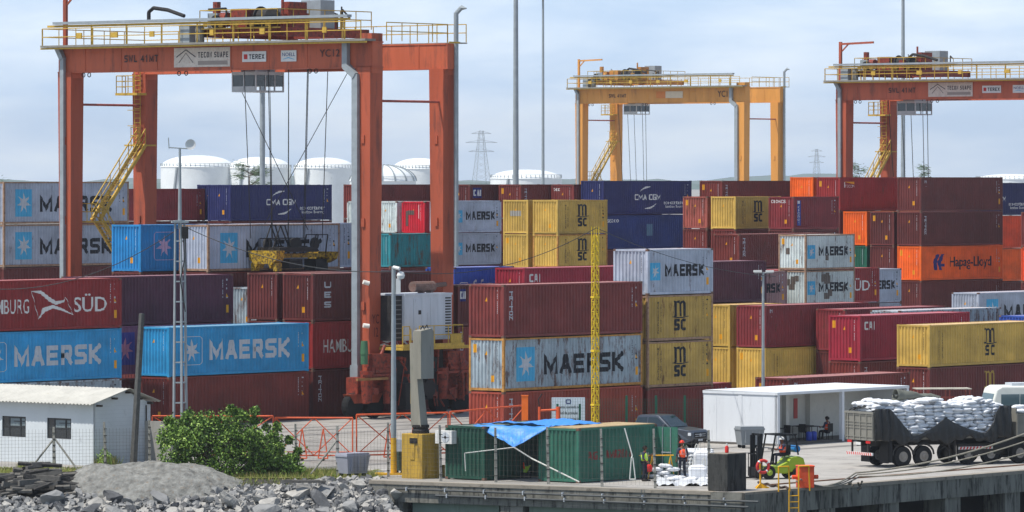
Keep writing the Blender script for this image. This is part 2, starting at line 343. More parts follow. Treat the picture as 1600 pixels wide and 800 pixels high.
# shore bank falling to the water on the left
soil = mat('bank_soil', (66, 64, 60), .95, var=.3, dirt=.4, dcol=(90, 84, 72), scale=1.2, bump=.5)
def bankz(x, y):
    t = (246.0 - y)
    z = -0.03 if t <= 0 else -.03 - t * .36
    return z
bk = MB().use(soil); nx, ny = 60, 20; vs = []; fs = []
for j in range(ny + 1):
    for i in range(nx + 1):
        x = -44 + i * (37.6 / nx); y = 247.3 - j * .65
        vs.append((x, y, bankz(x, y) + (random.uniform(-.05, .02) if 1 < j else 0)))
for j in range(ny):
    for i in range(nx): k = j * (nx + 1) + i; fs.append((k, k + 1, k + nx + 2, k + nx + 1))
bk.add(vs, fs); tag(bk.build('bank_terrain', smooth=True), kind='structure')
# gravel mound
grv = mat('grey_gravel', (122, 122, 118), .95, var=.5, dirt=.5, dcol=(122, 106, 88), scale=2.6, bump=1.0, fine=14)
mo = MB().use(grv); vs = []; fs = []; n = 56
MC = Vector(((236 - 800) * 245.3 / F, 245.3, 0))
for j in range(n + 1):
    for i in range(n + 1):
        a, b = i / n * 2 - 1, j / n * 2 - 1; r = min(1, math.hypot(a, b))
        sh = max(0, 1 - r ** 2.4) ** .9 * (1 + .13 * math.sin(a * 5.5 - .6) - .22 * a) 
        X_, Y_ = MC.x + a * 4.5, MC.y + b * 2.3; vs.append((X_, Y_, bankz(X_, Y_) + (sh * .92 - .12 * (r >= 1) - .03) * (1 + .12 * math.sin(a * 9 + b * 7)) + random.uniform(-.05, .05)))
for j in range(n):
    for i in range(n): k = j * (n + 1) + i; fs.append((k, k + 1, k + n + 2, k + n + 1))
mo.add(vs, fs); o = mo.build('gravel_mound', smooth=True); tag(o, 'low mound of grey gravel and sand heaped above the rocks', 'gravel mound')
# hills
hm = mat('hill_forest', (70, 92, 78), .95, var=.3, scale=.01)
def hills(Y, base, amp, seed, m, name):
    h = MB().use(m); vs = []; fs = []; n = 160
    for k in range(4):
        for i in range(n + 1):
            x = (i / n - .5) * Y * .5
            e = base + amp * (.5 + .3 * math.sin(x / Y * 60 + seed) + .22 * math.sin(x / Y * 131 + seed * 3) + .1 * math.sin(x / Y * 330 + seed) + .08 * math.sin(x / Y * 790 + seed * 2))
            z = (-5, e * .6, e, e * .5)[k]; vs.append((x, Y + (0, Y * .05, Y * .1, Y * .25)[k], max(-5, z)))
    for k in range(3):
        for i in range(n): q0 = k * (n + 1) + i; fs.append((q0, q0 + 1, q0 + n + 2, q0 + n + 1))
    h.add(vs, fs); tag(h.build(name, smooth=True), kind='structure')
hills(5600, 0, 11, 1.3, hm, 'hills'); hills(7800, 4, 15, 4.0, hm, 'hills')

# ------------------------------------------------------------------ quay wall and deck edge
qc = mat('stained_quay_concrete', (118, 116, 108), .9, var=.35, dirt=.75, dcol=(30, 30, 28), scale=1.6, streak=True, bump=.4)
ql = mat('quay_coping_concrete', (142, 134, 122), .9, var=.2, dirt=.5, dcol=(88, 80, 70), scale=1.2, bump=.2)
qg = mat('green_grey_concrete', (118, 132, 120), .9, var=.14, dirt=.35, dcol=(76, 84, 76), scale=.9, streak=True)
qd = mat('painted_underdeck_shade', (26, 26, 25), .95, var=.2)  # near-black panels behind the piers paint in the shade under the deck
def segframe(p, q):
    d = (q - p); L = d.length; ang = math.atan2(d.y, d.x); return L, ang
L1, an1 = segframe(LEFTQ, CORN); L2, an2 = segframe(CORN, RIGHTQ)
qw = thing('quay_wall', LEFTQ, an1, 'stained concrete quay wall with green-grey recessed panels under the green containers', 'quay')
m_ = MB().use(qc); m_.box(-.3, .02, -.98, L1 + .0, 1.2, -.012); m_.build('deck_beam', qw)
m_ = MB().use(ql); m_.box(-.3, -.02, -.15, L1 - 1.6, .5, .006); m_.build('coping', qw)
m_ = MB().use(qg)
for x0, x1 in ((1.9, 6.6), (8.2, L1 - 1.9)): m_.box(x0, .35, -3.4, x1, .6, -.985)
m_.build('wall_panel', qw)
m_ = MB().use(qc); m_.box(.1, .12, -3.4, 1.5, .9, -.985); m_.build('pier', qw)
m_ = MB().use(qc); m_.box(6.8, .1, -3.4, 8.0, .9, -.985); m_.build('pier', qw)
m_ = MB().use(qc); m_.box(L1 - 1.7, -.06, -3.4, L1 + .02, 1.1, -.985); m_.box(L1 - 1.7, -.06, -.98, L1 + .02, .02, -.02); m_.build('pier', qw)
m_ = MB().use(qd); m_.box(-2, 1.25, -3.5, L1, 1.4, -.02); m_.build('shade_panel', qw)
q2 = thing('quay_wall', CORN, an2, 'black-stained concrete quay deck edge on square piers below the truck', 'quay')
m_ = MB().use(qc); m_.box(.05, .02, -1.05, L2, 1.0, -.012); m_.box(-.02, -.06, -3.4, 4.8, .02, -.1); m_.build('deck_beam', q2)
m_ = MB().use(ql); m_.box(.0, -.03, -.16, L2, .55, .007); m_.build('coping', q2)
for i in range(8):
    m_ = MB().use(qc); x = 6.0 + i * 5.2; m_.box(x, .12, -3.5, x + 1.3, 1.4, -1.06); m_.build('pier', q2)
m_ = MB().use(qd); m_.box(0.1, 2.0, -3.5, L2, 2.2, -.2); m_.build('shade_panel', q2)
# pipes on the left wall
pg = mat('weathered_pipe', (78, 80, 80), .6, var=.3, dirt=.3)
for k, (zz, x0) in enumerate(((-.34, 1.2), (-.60, 3.4))):
    t = thing('service_pipe', LEFTQ + Vector((math.cos(an1), math.sin(an1), 0)) * x0, an1, ('upper', 'lower')[k] + ' grey pipe clamped along the quay wall face', 'pipe', 'pipes along the quay wall')
    m_ = MB().use(pg); m_.tube((0, -.10, zz), (L1 - x0 + .8 - k * .5, -.16, zz - .04), .05, 8); m_.build('pipe_run', t, smooth=False)
    m_ = MB().use(greyw); x = .6
    while x < L1 - x0: m_.box(x, -.17, zz - .09, x + .05, .0, zz + .09); x += 2.1
    m_.build('pipe_clamp', t)

# ------------------------------------------------------------------ shipping containers
PX, PE = .27, .24
def breaks(L0, L1, p):
    n = max(1, round((L1 - L0) / p)); p = (L1 - L0) / n; r = []
    for i in range(n):
        for f in (0, .27, .5, .77): r.append(L0 + p * (i + f))
    return r + [L1], p
def profile(L0, L1, p, depth, base):
    br, pp = breaks(L0, L1, p)
    def fn(x):
        if x <= L0 or x >= L1: return base
        t = ((x - L0) / pp) % 1.0
        if t < .27: d = 0
        elif t < .5: d = (t - .27) / .23
        elif t < .77: d = 1
        else: d = (1 - t) / .23
        return base + d * depth
    return fn, br
WID = 2.44
_CM = {}
def cmesh(L, h):
    if (L, h) in _CM: return _CM[(L, h)]
    ps, bs = profile(.15, L - .15, PX, .055, .018); pe, be = profile(.13, WID - .13, PE, .062, .02)
    m = MB(); z0, z1 = .16, h - .10
    for side in (0, 1):
        vs = []; 
        for x in bs:
            y = ps(x) if side == 0 else WID - ps(x); vs += [(x, y, z0), (x, y, z1)]
        m.add(vs, [(2 * i, 2 * i + 2, 2 * i + 3, 2 * i + 1) for i in range(len(bs) - 1)])
        vs = []
        for y in be:
            x = pe(y) if side == 0 else L - pe(y); vs += [(x, y, z0), (x, y, z1)]
        m.add(vs, [(2 * i, 2 * i + 2, 2 * i + 3, 2 * i + 1) for i in range(len(be) - 1)])
    nw = len(m.f); nr = int(L / .22); vs = []
    for i in range(nr + 1):
        x = .07 + (L - .14) * i / nr; z = h - .035 - (.02 if i % 2 else 0); vs += [(x, .05, z), (x, WID - .05, z)]
    m.add(vs, [(2 * i, 2 * i + 2, 2 * i + 3, 2 * i + 1) for i in range(nr)])
    m.add([(.1, .1, .15), (L - .1, .1, .15), (L - .1, WID - .1, .15), (.1, WID - .1, .15)], [(0, 1, 2, 3)])
    mk = lambda mb, nm: (lambda o: (o.data, bpy.data.objects.remove(o))[0])(mb.build(nm, m=white))
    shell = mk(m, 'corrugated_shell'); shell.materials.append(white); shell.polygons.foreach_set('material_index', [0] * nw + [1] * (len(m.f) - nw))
    f = MB()
    for x in (0, L - .15):
        for y in (0, WID - .13): f.box(x + .004, y + .004, .1, x + .146, y + .126, h - .1)
    for y in (0, WID - .1):
        f.box(.14, y + .006, h - .11, L - .14, y + .094, h - .022); f.box(.14, y + .006, .035, L - .14, y + .094, .175)
    for x in (0, L - .1):
        f.box(x + .006, .14, h - .13, x + .094, WID - .14, h - .024); f.box(x + .006, .14, .05, x + .094, WID - .14, .18)
    c = MB()
    for x in (0, L - .18):
        for y in (0, WID - .16):
            for z in (0, h - .125): c.box(x - .002, y - .002, z, x + .182, y + .162, z + .118)
    nf = len(f.f); f.add(c.v, c.f); me = mk(f, 'frame'); me.materials.append(white); me.polygons.foreach_set('material_index', [0] * nf + [1] * len(c.f)); frame = me; cast = None
    _CM[(L, h)] = (shell, frame, cast, ps, bs, pe, be); return _CM[(L, h)]
COLS = {  # key: (paint rgb, rust, frame rgb or None)
 'maroon': ((112, 47, 41), .22), 'wine': ((128, 46, 49), .18), 'dark': ((97, 43, 40), .18), 'plum': ((84, 44, 60), .1), 'red': ((146, 38, 54), .08), 'brick': ((150, 66, 50), .25),
 'hred': ((142, 42, 42), .25), 'brown': ((118, 52, 48), .15), 'salmon': ((160, 84, 72), .35), 'orange': ((228, 98, 24), .05), 'ored': ((214, 74, 30), .05), 'tan': ((192, 158, 76), .12), 'sand': ((182, 150, 76), .3),
 'grey': ((166, 174, 188), .22), 'rgrey': ((158, 172, 180), .42), 'white': ((198, 208, 206), .3), 'blue': ((44, 142, 192), .03), 'star': ((36, 132, 192), .03), 'pink': ((148, 92, 116), .1),
 'navy': ((38, 42, 92), .03), 'cobalt': ((38, 54, 108), .05), 'teal': ((40, 132, 142), .35), 'safb': ((52, 84, 170), .1), 'green': ((30, 92, 72), .15), 'bred': ((196, 30, 48), .05), 'pinkg': ((150, 118, 118), .3)}
castm = mat('corner_casting_steel', (104, 78, 66), .7, var=.3, dirt=.3)
rustf = mat('rust_yellow_frame', (176, 128, 66), .8, var=.3, dirt=.6, dcol=(110, 62, 34), scale=3)
rustf2 = mat('rusty_grey_frame', (150, 122, 100), .8, var=.3, dirt=.6, dcol=(96, 58, 38), scale=3)
_DC = {}
def side_art(kind, L, h):
    key = (kind, L, h)
    if key in _DC: return _DC[key]
    shell, frame, cast, ps, bs, pe, be = cmesh(L, h)
    parts = []   # (name, mesh)
    def put(d, nm): parts.append((nm, d.mesh(nm, (0, 0, 0), (1, 0, 0), (0, 0, 1), prof=ps, breaks=bs)))
    def rel(d, body, x0, x1, y0, y1, m, **k): d.text(body, x0 * L, y0 * h, x1 * L, y1 * h, m, **k)
    d = Decal(); e = Decal()
    if kind in ('maersk', 'maerskblue', 'maersk20', 'maerskfade'):
        m = greyw if kind == 'maerskblue' else black
        if kind == 'maersk20': d.strokes('MAERSK', .27 * L, .40 * h, .87 * L, .66 * h, m, .24); e.rect(.05 * L, .32 * h, .20 * L, .70 * h, lightblue); e.star(.125 * L, .51 * h, .055 * L, .15 * h, greyw)
        elif kind == 'maerskblue': d.strokes('MAERSK', .285 * L, .31 * h, .86 * L, .70 * h, m, .24); e.ring(.09 * L, .22 * h, .235 * L, .80 * h, .035, greyw, rad=.2); e.star(.162 * L, .51 * h, .056 * L, .24 * h, greyw)
        else: d.strokes('MAERSK', .285 * L, .29 * h, .86 * L, .66 * h, m, .24); e.rect(.095 * L, .18 * h, .225 * L, .82 * h, lightblue); e.star(.16 * L, .5 * h, .056 * L, .25 * h, greyw)
    elif kind == 'staronly':
        e.ring(.2 * L, .24 * h, .5 * L, .84 * h, .035, plain('pale_pink_paint', (190, 160, 190)), rad=.2); e.star(.35 * L, .54 * h, .12 * L, .24 * h, plain('pale_pink_paint', (190, 160, 190)))
    elif kind == 'pinkstar':
        e.rect(.17 * L, .2 * h, .30 * L, .86 * h, plain('violet_paint', (84, 76, 150))); e.star(.235 * L, .52 * h, .06 * L, .24 * h, plain('rose_paint', (212, 130, 150)))
    elif kind in ('msc', 'msc20', 'mscy'):
        cx = .54 * L if kind != 'msc20' else .50 * L; m = plain('mustard_paint', (170, 140, 60)) if kind == 'mscy' else black
        hw = .58; t0, t1 = .22 * h, .86 * h
        # the letter m over a bar, sc below
        ms = t0 + (t1 - t0) * .47; wv = hw
        e.arc([(cx - wv, ms + .02), (cx - wv + .18, ms + .04), (cx - wv + .18, t1 - .04), (cx - wv + .02, t1 - .02)], [.1, .16, .2, .12], m)
        for k in (0, 1):
            xx = cx - wv + .18 + k * .42
            e.arc([(xx, t1 - .22), (xx + .10, t1 - .06), (xx + .28, t1 - .03), (xx + .40, t1 - .16), (xx + .42, ms + .02)], [.08, .12, .16, .2, .2], m)
        e.arc([(cx - wv - .14, ms - .0), (cx - wv * .4, ms - .05), (cx + wv * .4, ms - .05), (cx + wv + .2, ms + .02)], [.04, .07, .07, .04], m)
        d.strokes('SC', cx - .52, t0, cx + .54, ms - .12, m, .24, gap=.3)
        if kind != 'mscy':
            d.text('\n'.join('MEDITERRANEAN'), L * (.155 if kind == 'msc20' else .08), .16 * h, L * (.155 if kind == 'msc20' else .08) + .10, .86 * h, m, bold=.02, line=.8)
            d.text('\n'.join('SHIPPING CO'), L * (.20 if kind == 'msc20' else .115), .2 * h, L * (.20 if kind == 'msc20' else .115) + .08, .8 * h, m, bold=.01, line=.8)
    elif kind in ('triton', 'tritonsmall'):
        d.strokes('TRITON', .045 * L, (.33 if kind == 'triton' else .45) * h, .045 * L + .32, .87 * h, greyw, .26, vertical=True)
    elif kind == 'tr1': d.text('N\n-', .05 * L, .72 * h, .05 * L + .28, .9 * h, greyw, bold=.0)
    elif kind == 'cma':
        d.strokes('CMA CGM', .355 * L, .43 * h, .645 * L, .60 * h, white, .2)
        e.arc([(.41 * L, .68 * h), (.44 * L, .75 * h), (.48 * L, .80 * h), (.53 * L, .82 * h)], [.02, .1, .17, .05], white); e.arc([(.47 * L, .18 * h), (.53 * L, .2 * h), (.57 * L, .26 * h), (.60 * L, .34 * h)], [.06, .17, .1, .02], white)
        rel(d, 'eco container', .68, .93, .30, .41, white, bold=.02); rel(d, 'bamboo flooring', .70, .92, .17, .28, white, bold=.01)
    elif kind == 'hapag':
        rel(d, 'Hapag-Lloyd', .35, .86, .30, .68, plain('dark_navy_paint', (40, 22, 40)), bold=.02)
        b = navyp
        for dx in (0, .055): e.poly([((.165 + dx) * L, .30 * h), ((.20 + dx) * L, .30 * h), ((.19 + dx) * L, .50 * h), ((.225 + dx) * L, .76 * h), ((.19 + dx) * L, .76 * h), ((.145 + dx) * L, .54 * h)], b)
        e.poly([(.24 * L, .40 * h), (.285 * L, .40 * h), (.29 * L, .48 * h), (.25 * L, .48 * h)], b)
    elif kind in ('hamburg', 'hamburgr'):
        f = lambda x: x * L
        rel(d, 'HAMBURG', .08, .385 if kind == 'hamburg' else .39, .34, .62, white, bold=.004); rel(d, 'SÜD', .68, .90, .34, .70, white, bold=.005)
        e.arc([(f(.40), .77 * h), (f(.46), .75 * h), (f(.52), .60 * h), (f(.56), .53 * h), (f(.61), .56 * h), (f(.625), .64 * h)], [.03, .2, .24, .22, .12, .02], white)
        e.arc([(f(.445), .22 * h), (f(.48), .40 * h), (f(.54), .46 * h), (f(.60), .40 * h), (f(.675), .29 * h)], [.02, .28, .2, .14, .03], white)
        e.arc([(f(.40), .77 * h), (f(.445), .22 * h)], [.03, .03], white); e.arc([(f(.625), .64 * h), (f(.675), .29 * h)], [.03, .03], white)
    elif kind == 'cai': d.strokes('CAI', .045 * L, .68 * h, .135 * L, .86 * h, white, .22)
    elif kind == 'cainavy': e.rect(.035 * L, .60 * h, .135 * L, .90 * h, navyp); d.strokes('CAI', .045 * L, .66 * h, .125 * L, .84 * h, white, .24)
    elif kind == 'saf': rel(d, 'Safmarine', .30, .82, .40, .72, white, bold=.01, shear=.4); e.ring(.1 * L, .38 * h, .24 * L, .66 * h, .05, white, rad=.1)
    elif kind == 'ues': d.strokes('UES', .09 * L, .28 * h, .09 * L + .62, .82 * h, greyw, .26, gap=1.2, vertical=True)
    elif kind == 'cronos': e.rect(.09 * L, .12 * h, .16 * L, .88 * h, plain('cobalt_paint', (40, 70, 150))); d.text('\n'.join('CRONOS'), .1 * L, .16 * h, .15 * L, .72 * h, white, bold=.0, line=.85, lift=.006); e.rect(.1 * L, .78 * h, .15 * L, .87 * h, white, .006)
    elif kind == 'tecon': e.poly([(.055 * L, .86 * h), (.18 * L, .86 * h), (.18 * L, .78 * h)], yellowp); rel(d, 'TECON', .06, .18, .69, .77, white, bold=.0); e.poly([(.055 * L, .85 * h), (.065 * L, .85 * h), (.065 * L, .69 * h), (.055 * L, .69 * h)], white)
    elif kind == 'seaco': rel(d, 'seaco', .045, .17, .78, .88, white, bold=.0)
    elif kind == 'hletter': rel(d, 'H', .3, .36, .3, .6, black, bold=.0)
    if d.v: put(d, 'lettering')
    if e.v: put(e, 'emblem')
    _DC[key] = parts; return parts
_MK = {}
def marks(L, h, dark, v):
    """the small code columns and yellow plates painted at both ends of a side and on the end wall"""
    key = (L, h, dark, v)
    if key in _MK: return _MK[key]
    shell, frame, cast, ps, bs, pe, be = cmesh(L, h); m = black if dark else greyw; rnd = random.Random(v)
    d = Decal(); x = L - .95
    for k in range(11):
        z = h * .86 - k * .10
        if rnd.random() < .85: d.rect(x, z, x + rnd.uniform(.04, .09), z + .06, m)
    for k in range(5):
        z = h * .86 - k * .26
        if rnd.random() < .8: d.rect(x + .34, z, x + rnd.uniform(.40, .52), z + rnd.uniform(.05, .12), m)
    a = (d.mesh('code_marking', (0, 0, 0), (1, 0, 0), (0, 0, 1), prof=ps, breaks=bs))
    y = Decal()
    if v % 3 != 1: y.rect(L - .62, h * .2, L - .4, h * .36, yellowp)
    y.poly([(L - .62, h * .52), (L - .42, h * .52), (L - .52, h * .60)], yellowp)
    b = y.mesh('warning_label', (0, 0, 0), (1, 0, 0), (0, 0, 1), prof=ps, breaks=bs)
    # end wall: x axis runs from the far edge (y=WID) to the near edge (y=0)
    pr = lambda s_: pe(WID - s_); br = [WID - q_ for q_ in be]
    d = Decal(); x = WID - .52
    for k in range(13):
        z = h * .87 - k * .10
        if rnd.random() < .9: d.rect(x, z, x + .05, z + .07, m)
    c = d.mesh('code_marking', (0, WID, 0), (0, -1, 0), (0, 0, 1), prof=pr, breaks=br)
    y = Decal()
    if v % 2: y.rect(1.55, h * .18, 1.75, h * .30, yellowp)
    y.poly([(1.1, h * .68), (1.26, h * .68), (1.18, h * .76)], yellowp)
    if v % 3 == 0: y.rect(.25, h * .72, .48, h * .88, yellowp)
    e = y.mesh('warning_label', (0, WID, 0), (0, -1, 0), (0, 0, 1), prof=pr, breaks=br)
    _MK[key] = (a, b, c, e); return _MK[key]
BR = (98, 88, 80)
CG = 'shipping containers stacked in the yard'
CLIST = []
def child(me, name, par):
    o = bpy.data.objects.new(name, me); COL.objects.link(o); o.parent = par; return o
ci = [0]
def container(a, b, z, L, h, colour, kind, label, framem=None, endtext=None, nomarks=False, endpatch=(), sidepatch=(), dthe=0.0, group=CG):
    shell, frame, cast, ps, bs, pe, be = cmesh(L, h)
    ci[0] += 1
    rgb, rust = COLS[colour]; pm = cpaint(colour, rgb, rust)
    t = thing('shipping_container', W(a, b, z), TH + dthe, label, 'container', group)
    cm_ = pm if colour in ('blue', 'star', 'orange', 'navy', 'red', 'tan') else (framem or castm)
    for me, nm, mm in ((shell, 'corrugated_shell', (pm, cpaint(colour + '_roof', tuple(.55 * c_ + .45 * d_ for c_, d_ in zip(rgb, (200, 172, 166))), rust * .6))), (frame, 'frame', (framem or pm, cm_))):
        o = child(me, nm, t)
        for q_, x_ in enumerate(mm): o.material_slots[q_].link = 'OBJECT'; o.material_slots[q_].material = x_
    if kind:
        for nm, me in side_art(kind, L, h): child(me, nm, t)
    if not nomarks:
        mk = marks(L, h, colour in ('grey', 'rgrey', 'white', 'tan', 'sand', 'pink'), ci[0] % 6)
        for me, nm in zip(mk, ('code_marking', 'warning_label', 'code_marking', 'warning_label')):
            if len(me.vertices): child(me, nm, t)
    if endtext:
        pr = lambda s_: pe(WID - s_); br = [WID - q_ for q_ in be]; d = Decal(); d.text(endtext, .2, h * .8, .2 + .24 * len(endtext), h * .9, white, bold=.04)
        child(d.mesh('end_lettering', (0, WID, 0), (0, -1, 0), (0, 0, 1), prof=pr, breaks=br), 'end_lettering', t)
    for nm, P_, arg in (('end_patch', endpatch, ((0, WID, 0), (0, -1, 0), (0, 0, 1), (lambda s_: pe(WID - s_)), [WID - q_ for q_ in be])), ('side_patch', sidepatch, ((0, 0, 0), (1, 0, 0), (0, 0, 1), ps, bs))):
        if P_:
            d = Decal()
            for i_, (x0, z0, x1, z1, c_) in enumerate(P_): d.rect(x0, z0, x1, z1, plain('patch_%d_%d_%d' % c_, c_), .006 + .001 * i_)
            child(d.mesh(nm, arg[0], arg[1], arg[2], prof=arg[3], breaks=arg[4]), nm, t)
    CLIST.append((a, b, z, L, h, label)); return t
FILL = 'plain dark red container low in the rear stacks, almost hidden by nearer ones'
L40, L20, HC, ST = 12.19, 6.06, 2.895, 2.59
def stack(px, s, L, tiers, ab=None, dz=0.0):
    """px: column of the near corner in the photograph, s: pixels per metre there"""
    if ab: a, b = ab
    else:
        Y = F / s; a, b = AB(((px - 800) / s, Y))
    z = dz
    for t in tiers:
        if t is None: z += HC; container(a, b, z - HC, L, HC - .005, 'dark', None, FILL, nomarks=True, group='containers hidden low in the rear stacks'); continue
        if t == 0: z += ST; container(a, b, z - ST, L, ST - .005, 'dark', None, FILL, nomarks=True, group='containers hidden low in the rear stacks'); continue
        h, colour, kind, label = t[:4]; kw = t[4] if len(t) > 4 else {}
        container(a, b, z, kw.pop('L', L), h - .005, colour, kind, label, **kw); z += h
    return a, b
RF = dict(framem=rustf); RG = dict(framem=rustf2)
# front left block
stack(None, 0, L40, [(HC, 'rgrey', None, 'pale grey container under the large sky blue one at the far left'), (HC, 'blue', 'maerskblue', 'sky blue container with grey block lettering at the left edge above the hut'), (HC, 'hred', 'hamburg', 'red container with white serif lettering and flag at the left edge, topmost of its stack')], ab=(201.8, 204.2))
a, b = stack(143, 26.9, L40, [0], ab=None)
stack(143, 26.9, L40, [(HC, 'pink', 'pinkstar', 'dull pink container with a violet square and star, between two sky blue ones'), (HC, 'plum', None, 'plain plum container behind the thin lattice tower, topmost of its stack')], dz=HC)
stack(None, 0, L40, [(HC, 'hred', None, 'red container standing on the ground behind the leaning pole')], ab=(a - 14.6, b + 0.1)) if False else None
stack(264, 27.0, L40, [(HC, 'maroon', None, 'long maroon container on the ground behind the green bush'), (HC, 'blue', 'maerskblue', 'sky blue container with star panel and grey lettering behind the lattice tower')])
stack(489, 26.0, L40, [(HC, 'dark', 'triton', 'dark red container with vertical white lettering on the ground beside the crane wheels'), (HC, 'hred', 'hamburgr', 'red container with narrow white serif lettering behind the crane leg'), (HC, 'dark', 'ues', 'dark maroon container with large vertical white letters, left of the crane leg')])
stack(433, 25.85, L40, [0, 0, (HC, 'dark', None, 'dark maroon container end between the plum container and the crane leg')], dz=2*(HC-ST))
stack(None, 0, L20, [0, 0, (ST, 'rgrey', None, 'pale grey container seen through the gap beside the plum container')], ab=(231.5, 209.6))
stack(325, 25.6, L40, [None, None, None, (HC, 'grey', 'maersk', 'grey container with black lettering behind the yellow crane spreader', RG)], ab=(230.1, 212.3))
stack(217, 25.6, L20, [None, None, None, (HC, 'star', 'staronly', 'bright blue short container with a star panel beside the yellow crane stairs')], ab=(227.4, 215.4))
stack(None, 0, L40, [None, None, None, (HC, 'grey', None, 'grey container whose end sticks out right of the spreader')], ab=(234.8, 215.2))
stack(6, 23.2, L40, [0, (HC, 'dark', None, 'maroon container under two grey ones at the far left, over the red roof'), None and 0 or (HC, 'grey', 'maersk', 'lower of two grey star-panel containers behind the left crane leg', RG), (HC, 'grey', 'maersk', 'upper of two grey star-panel containers behind the left crane leg', RG)], dz=HC)
stack(155, 19.96, L40, [0, None, None, 0, (ST, 'wine', None, 'wine red container in the back row left of the navy one')])
stack(360, 19.7, L40, [0, 0, None, None, (HC, 'navy', 'cma', 'navy container with white lettering and swooshes above the yellow spreader')])
stack(None, 0, L40, [0, 0, None, None, (HC, 'navy', None, 'navy container sliver behind the end of the left navy one')], ab=(302.2, 277.6))
stack(571, 18.7, L40, [0, 0, None, None, (HC, 'maroon', None, 'maroon container in the back row seen between the crane legs')])
stack(734, 18.6, L40, [0, 0, None, None, (HC, 'dark', 'cainavy', 'dark red container with a small navy logo patch in the back row')])
stack(None, 0, L40, [0, 0, None, None, (HC, 'maroon', 'tritonsmall', 'maroon container with vertical lettering behind the left pair of yellow containers')], ab=(333.4, 271.9))
stack(None, 0, L40, [0, 0, None, None, (HC, 'brown', None, 'brown container end with three small white letters in the back row', dict(endtext='tex'))], ab=(337.0, 269.1))
stack(None, 0, L40, [0, None, None, (HC, 'cobalt', 'seaco', 'dark blue container with small white lettering under the right navy one', dict(sidepatch=[(5.9, 1.1, 6.8, 2.1, (84, 116, 140))])), (HC, 'navy', 'cma', 'navy container with white lettering and swooshes right of the yellow lattice mast')], ab=(337.5, 266.3))
stack(None, 0, L40, [0, None, None, None, (HC, 'maroon', 'tritonsmall', 'maroon back row container with vertical lettering beneath the yellow crane')], ab=(350.2, 263.4))
# twenty-foot rows behind the cranes
p0 = (312.7, 262.0)
stack(None, 0, L20, [0, 0, 0, (ST, 'grey', 'maersk20', 'lower of two short grey lettered containers right of the far crane leg'), (ST, 'grey', 'maersk20', 'upper of two short grey lettered containers right of the far crane leg')], ab=p0, dz=-.35)
stack(None, 0, L20, [0, 0, 0, 0, (ST, 'bred', None, 'bright red short container end between the crane legs', dict(endpatch=[(.4, .6, .65, 1.8, BR), (.6, 1.5, 1.3, 1.85, BR), (1.75, 1.2, 1.82, 2.3, (220, 190, 190))]))], ab=(p0[0], p0[1] + 2.95), dz=-.42)
stack(None, 0, L20, [0, 0, 0, 0, (ST, 'white', None, 'white short container end right beside the bright red one')], ab=(p0[0], p0[1] + 5.9), dz=-.42)
stack(None, 0, L20, [0, 0, 0, 0, (ST, 'white', None, 'white short container left of the near crane leg')], ab=(p0[0], p0[1] + 8.8), dz=-.42)
stack(610, 20.5, L20, [0, 0, 0, (ST, 'teal', None, 'worn teal short container between the crane legs')], dz=-.2)
stack(None, 0, L20, [0, 0, 0, (ST, 'tan', 'msc20', 'lower right yellow short container behind the lattice mast, rust stained', RF), (ST, 'tan', 'msc20', 'upper right yellow short container with black logo behind the lattice mast')], ab=(301.0, 241.9), dz=-.2)
stack(None, 0, L20, [0, 0, 0, (ST, 'tan', None, 'lower left yellow short container end beside the grey lettered pair'), (ST, 'tan', None, 'upper left yellow short container end beside the grey lettered pair', dict(endpatch=[(.65, 1.35, 1.7, 1.75, (150, 146, 140))]))], ab=(301.0, 244.8), dz=-.2)
stack(None, 0, L20, [0, 0, 0, (ST, 'maroon', None, 'maroon short container end under the salmon one'), (ST, 'salmon', None, 'faded salmon short container end right of the navy containers')], ab=(323.5, 244.8))
stack(None, 0, L20, [0, 0, 0, (ST, 'maroon', None, 'maroon short container just under the high yellow one'), (ST, 'tan', 'msc20', 'yellow short container with black logo high in the row between salmon and maroon')], ab=(323.5, 242.0))
stack(None, 0, L20, [0, 0, 0, (ST, 'dark', None, 'maroon short container under the one with the blue strip'), (ST, 'wine', 'cronos', 'wine red short container with a blue vertical strip', dict(endtext='CRONOS'))], ab=(323.3, 236.2))
stack(1155, 20.6, L40, [0, 0, 0, (ST, 'maroon', 'triton', 'maroon container with vertical lettering left of the white short pair')], dz=-.2)
stack(None, 0, L20, [0, 0, (ST, 'white', 'maersk20', 'lower white short container with brown patches and black lettering', dict(framem=rustf2, sidepatch=[(2.0, 1.75, 2.5, 2.3, BR), (2.3, 1.6, 3.1, 2.2, BR), (2.5, 2.2, 2.9, 2.4, BR), (2.3, .5, 2.9, .95, BR), (2.8, .7, 3.3, 1.2, BR)], endpatch=[(.3, 1.7, .75, 2.1, BR), (.7, 1.5, 1.05, 1.95, BR), (1.1, 1.6, 1.5, 2.15, BR), (1.4, 1.8, 1.8, 2.2, BR), (.9, 1.2, 1.4, 1.6, BR)])), (ST, 'white', 'maersk20', 'upper white short container with black lettering and rusty post', dict(framem=rustf2, sidepatch=[(2.5, .7, 2.85, 1.1, BR)], endpatch=[(.65, 1.15, .95, 1.6, BR)]))], ab=(297.4, 216.2))
stack(None, 0, L20, [0, 0, (ST, 'pinkg', 'maersk20', 'pinkish grey short container sliver left of the white short pair')], ab=(290.2, 217.0))
stack(None, 0, L40, [0, 0, (ST, 'hred', 'hamburg', 'red container with white serif lettering right of the white short pair')], ab=(299.9, 220.1))
stack(None, 0, L20, [0, (ST, 'grey', None, 'grey short container showing as a sliver under the grey lettered one'), (ST, 'grey', 'maersk20', 'grey short container with black lettering left of the long orange one')], ab=(313.0, 223.0), dz=-.2)
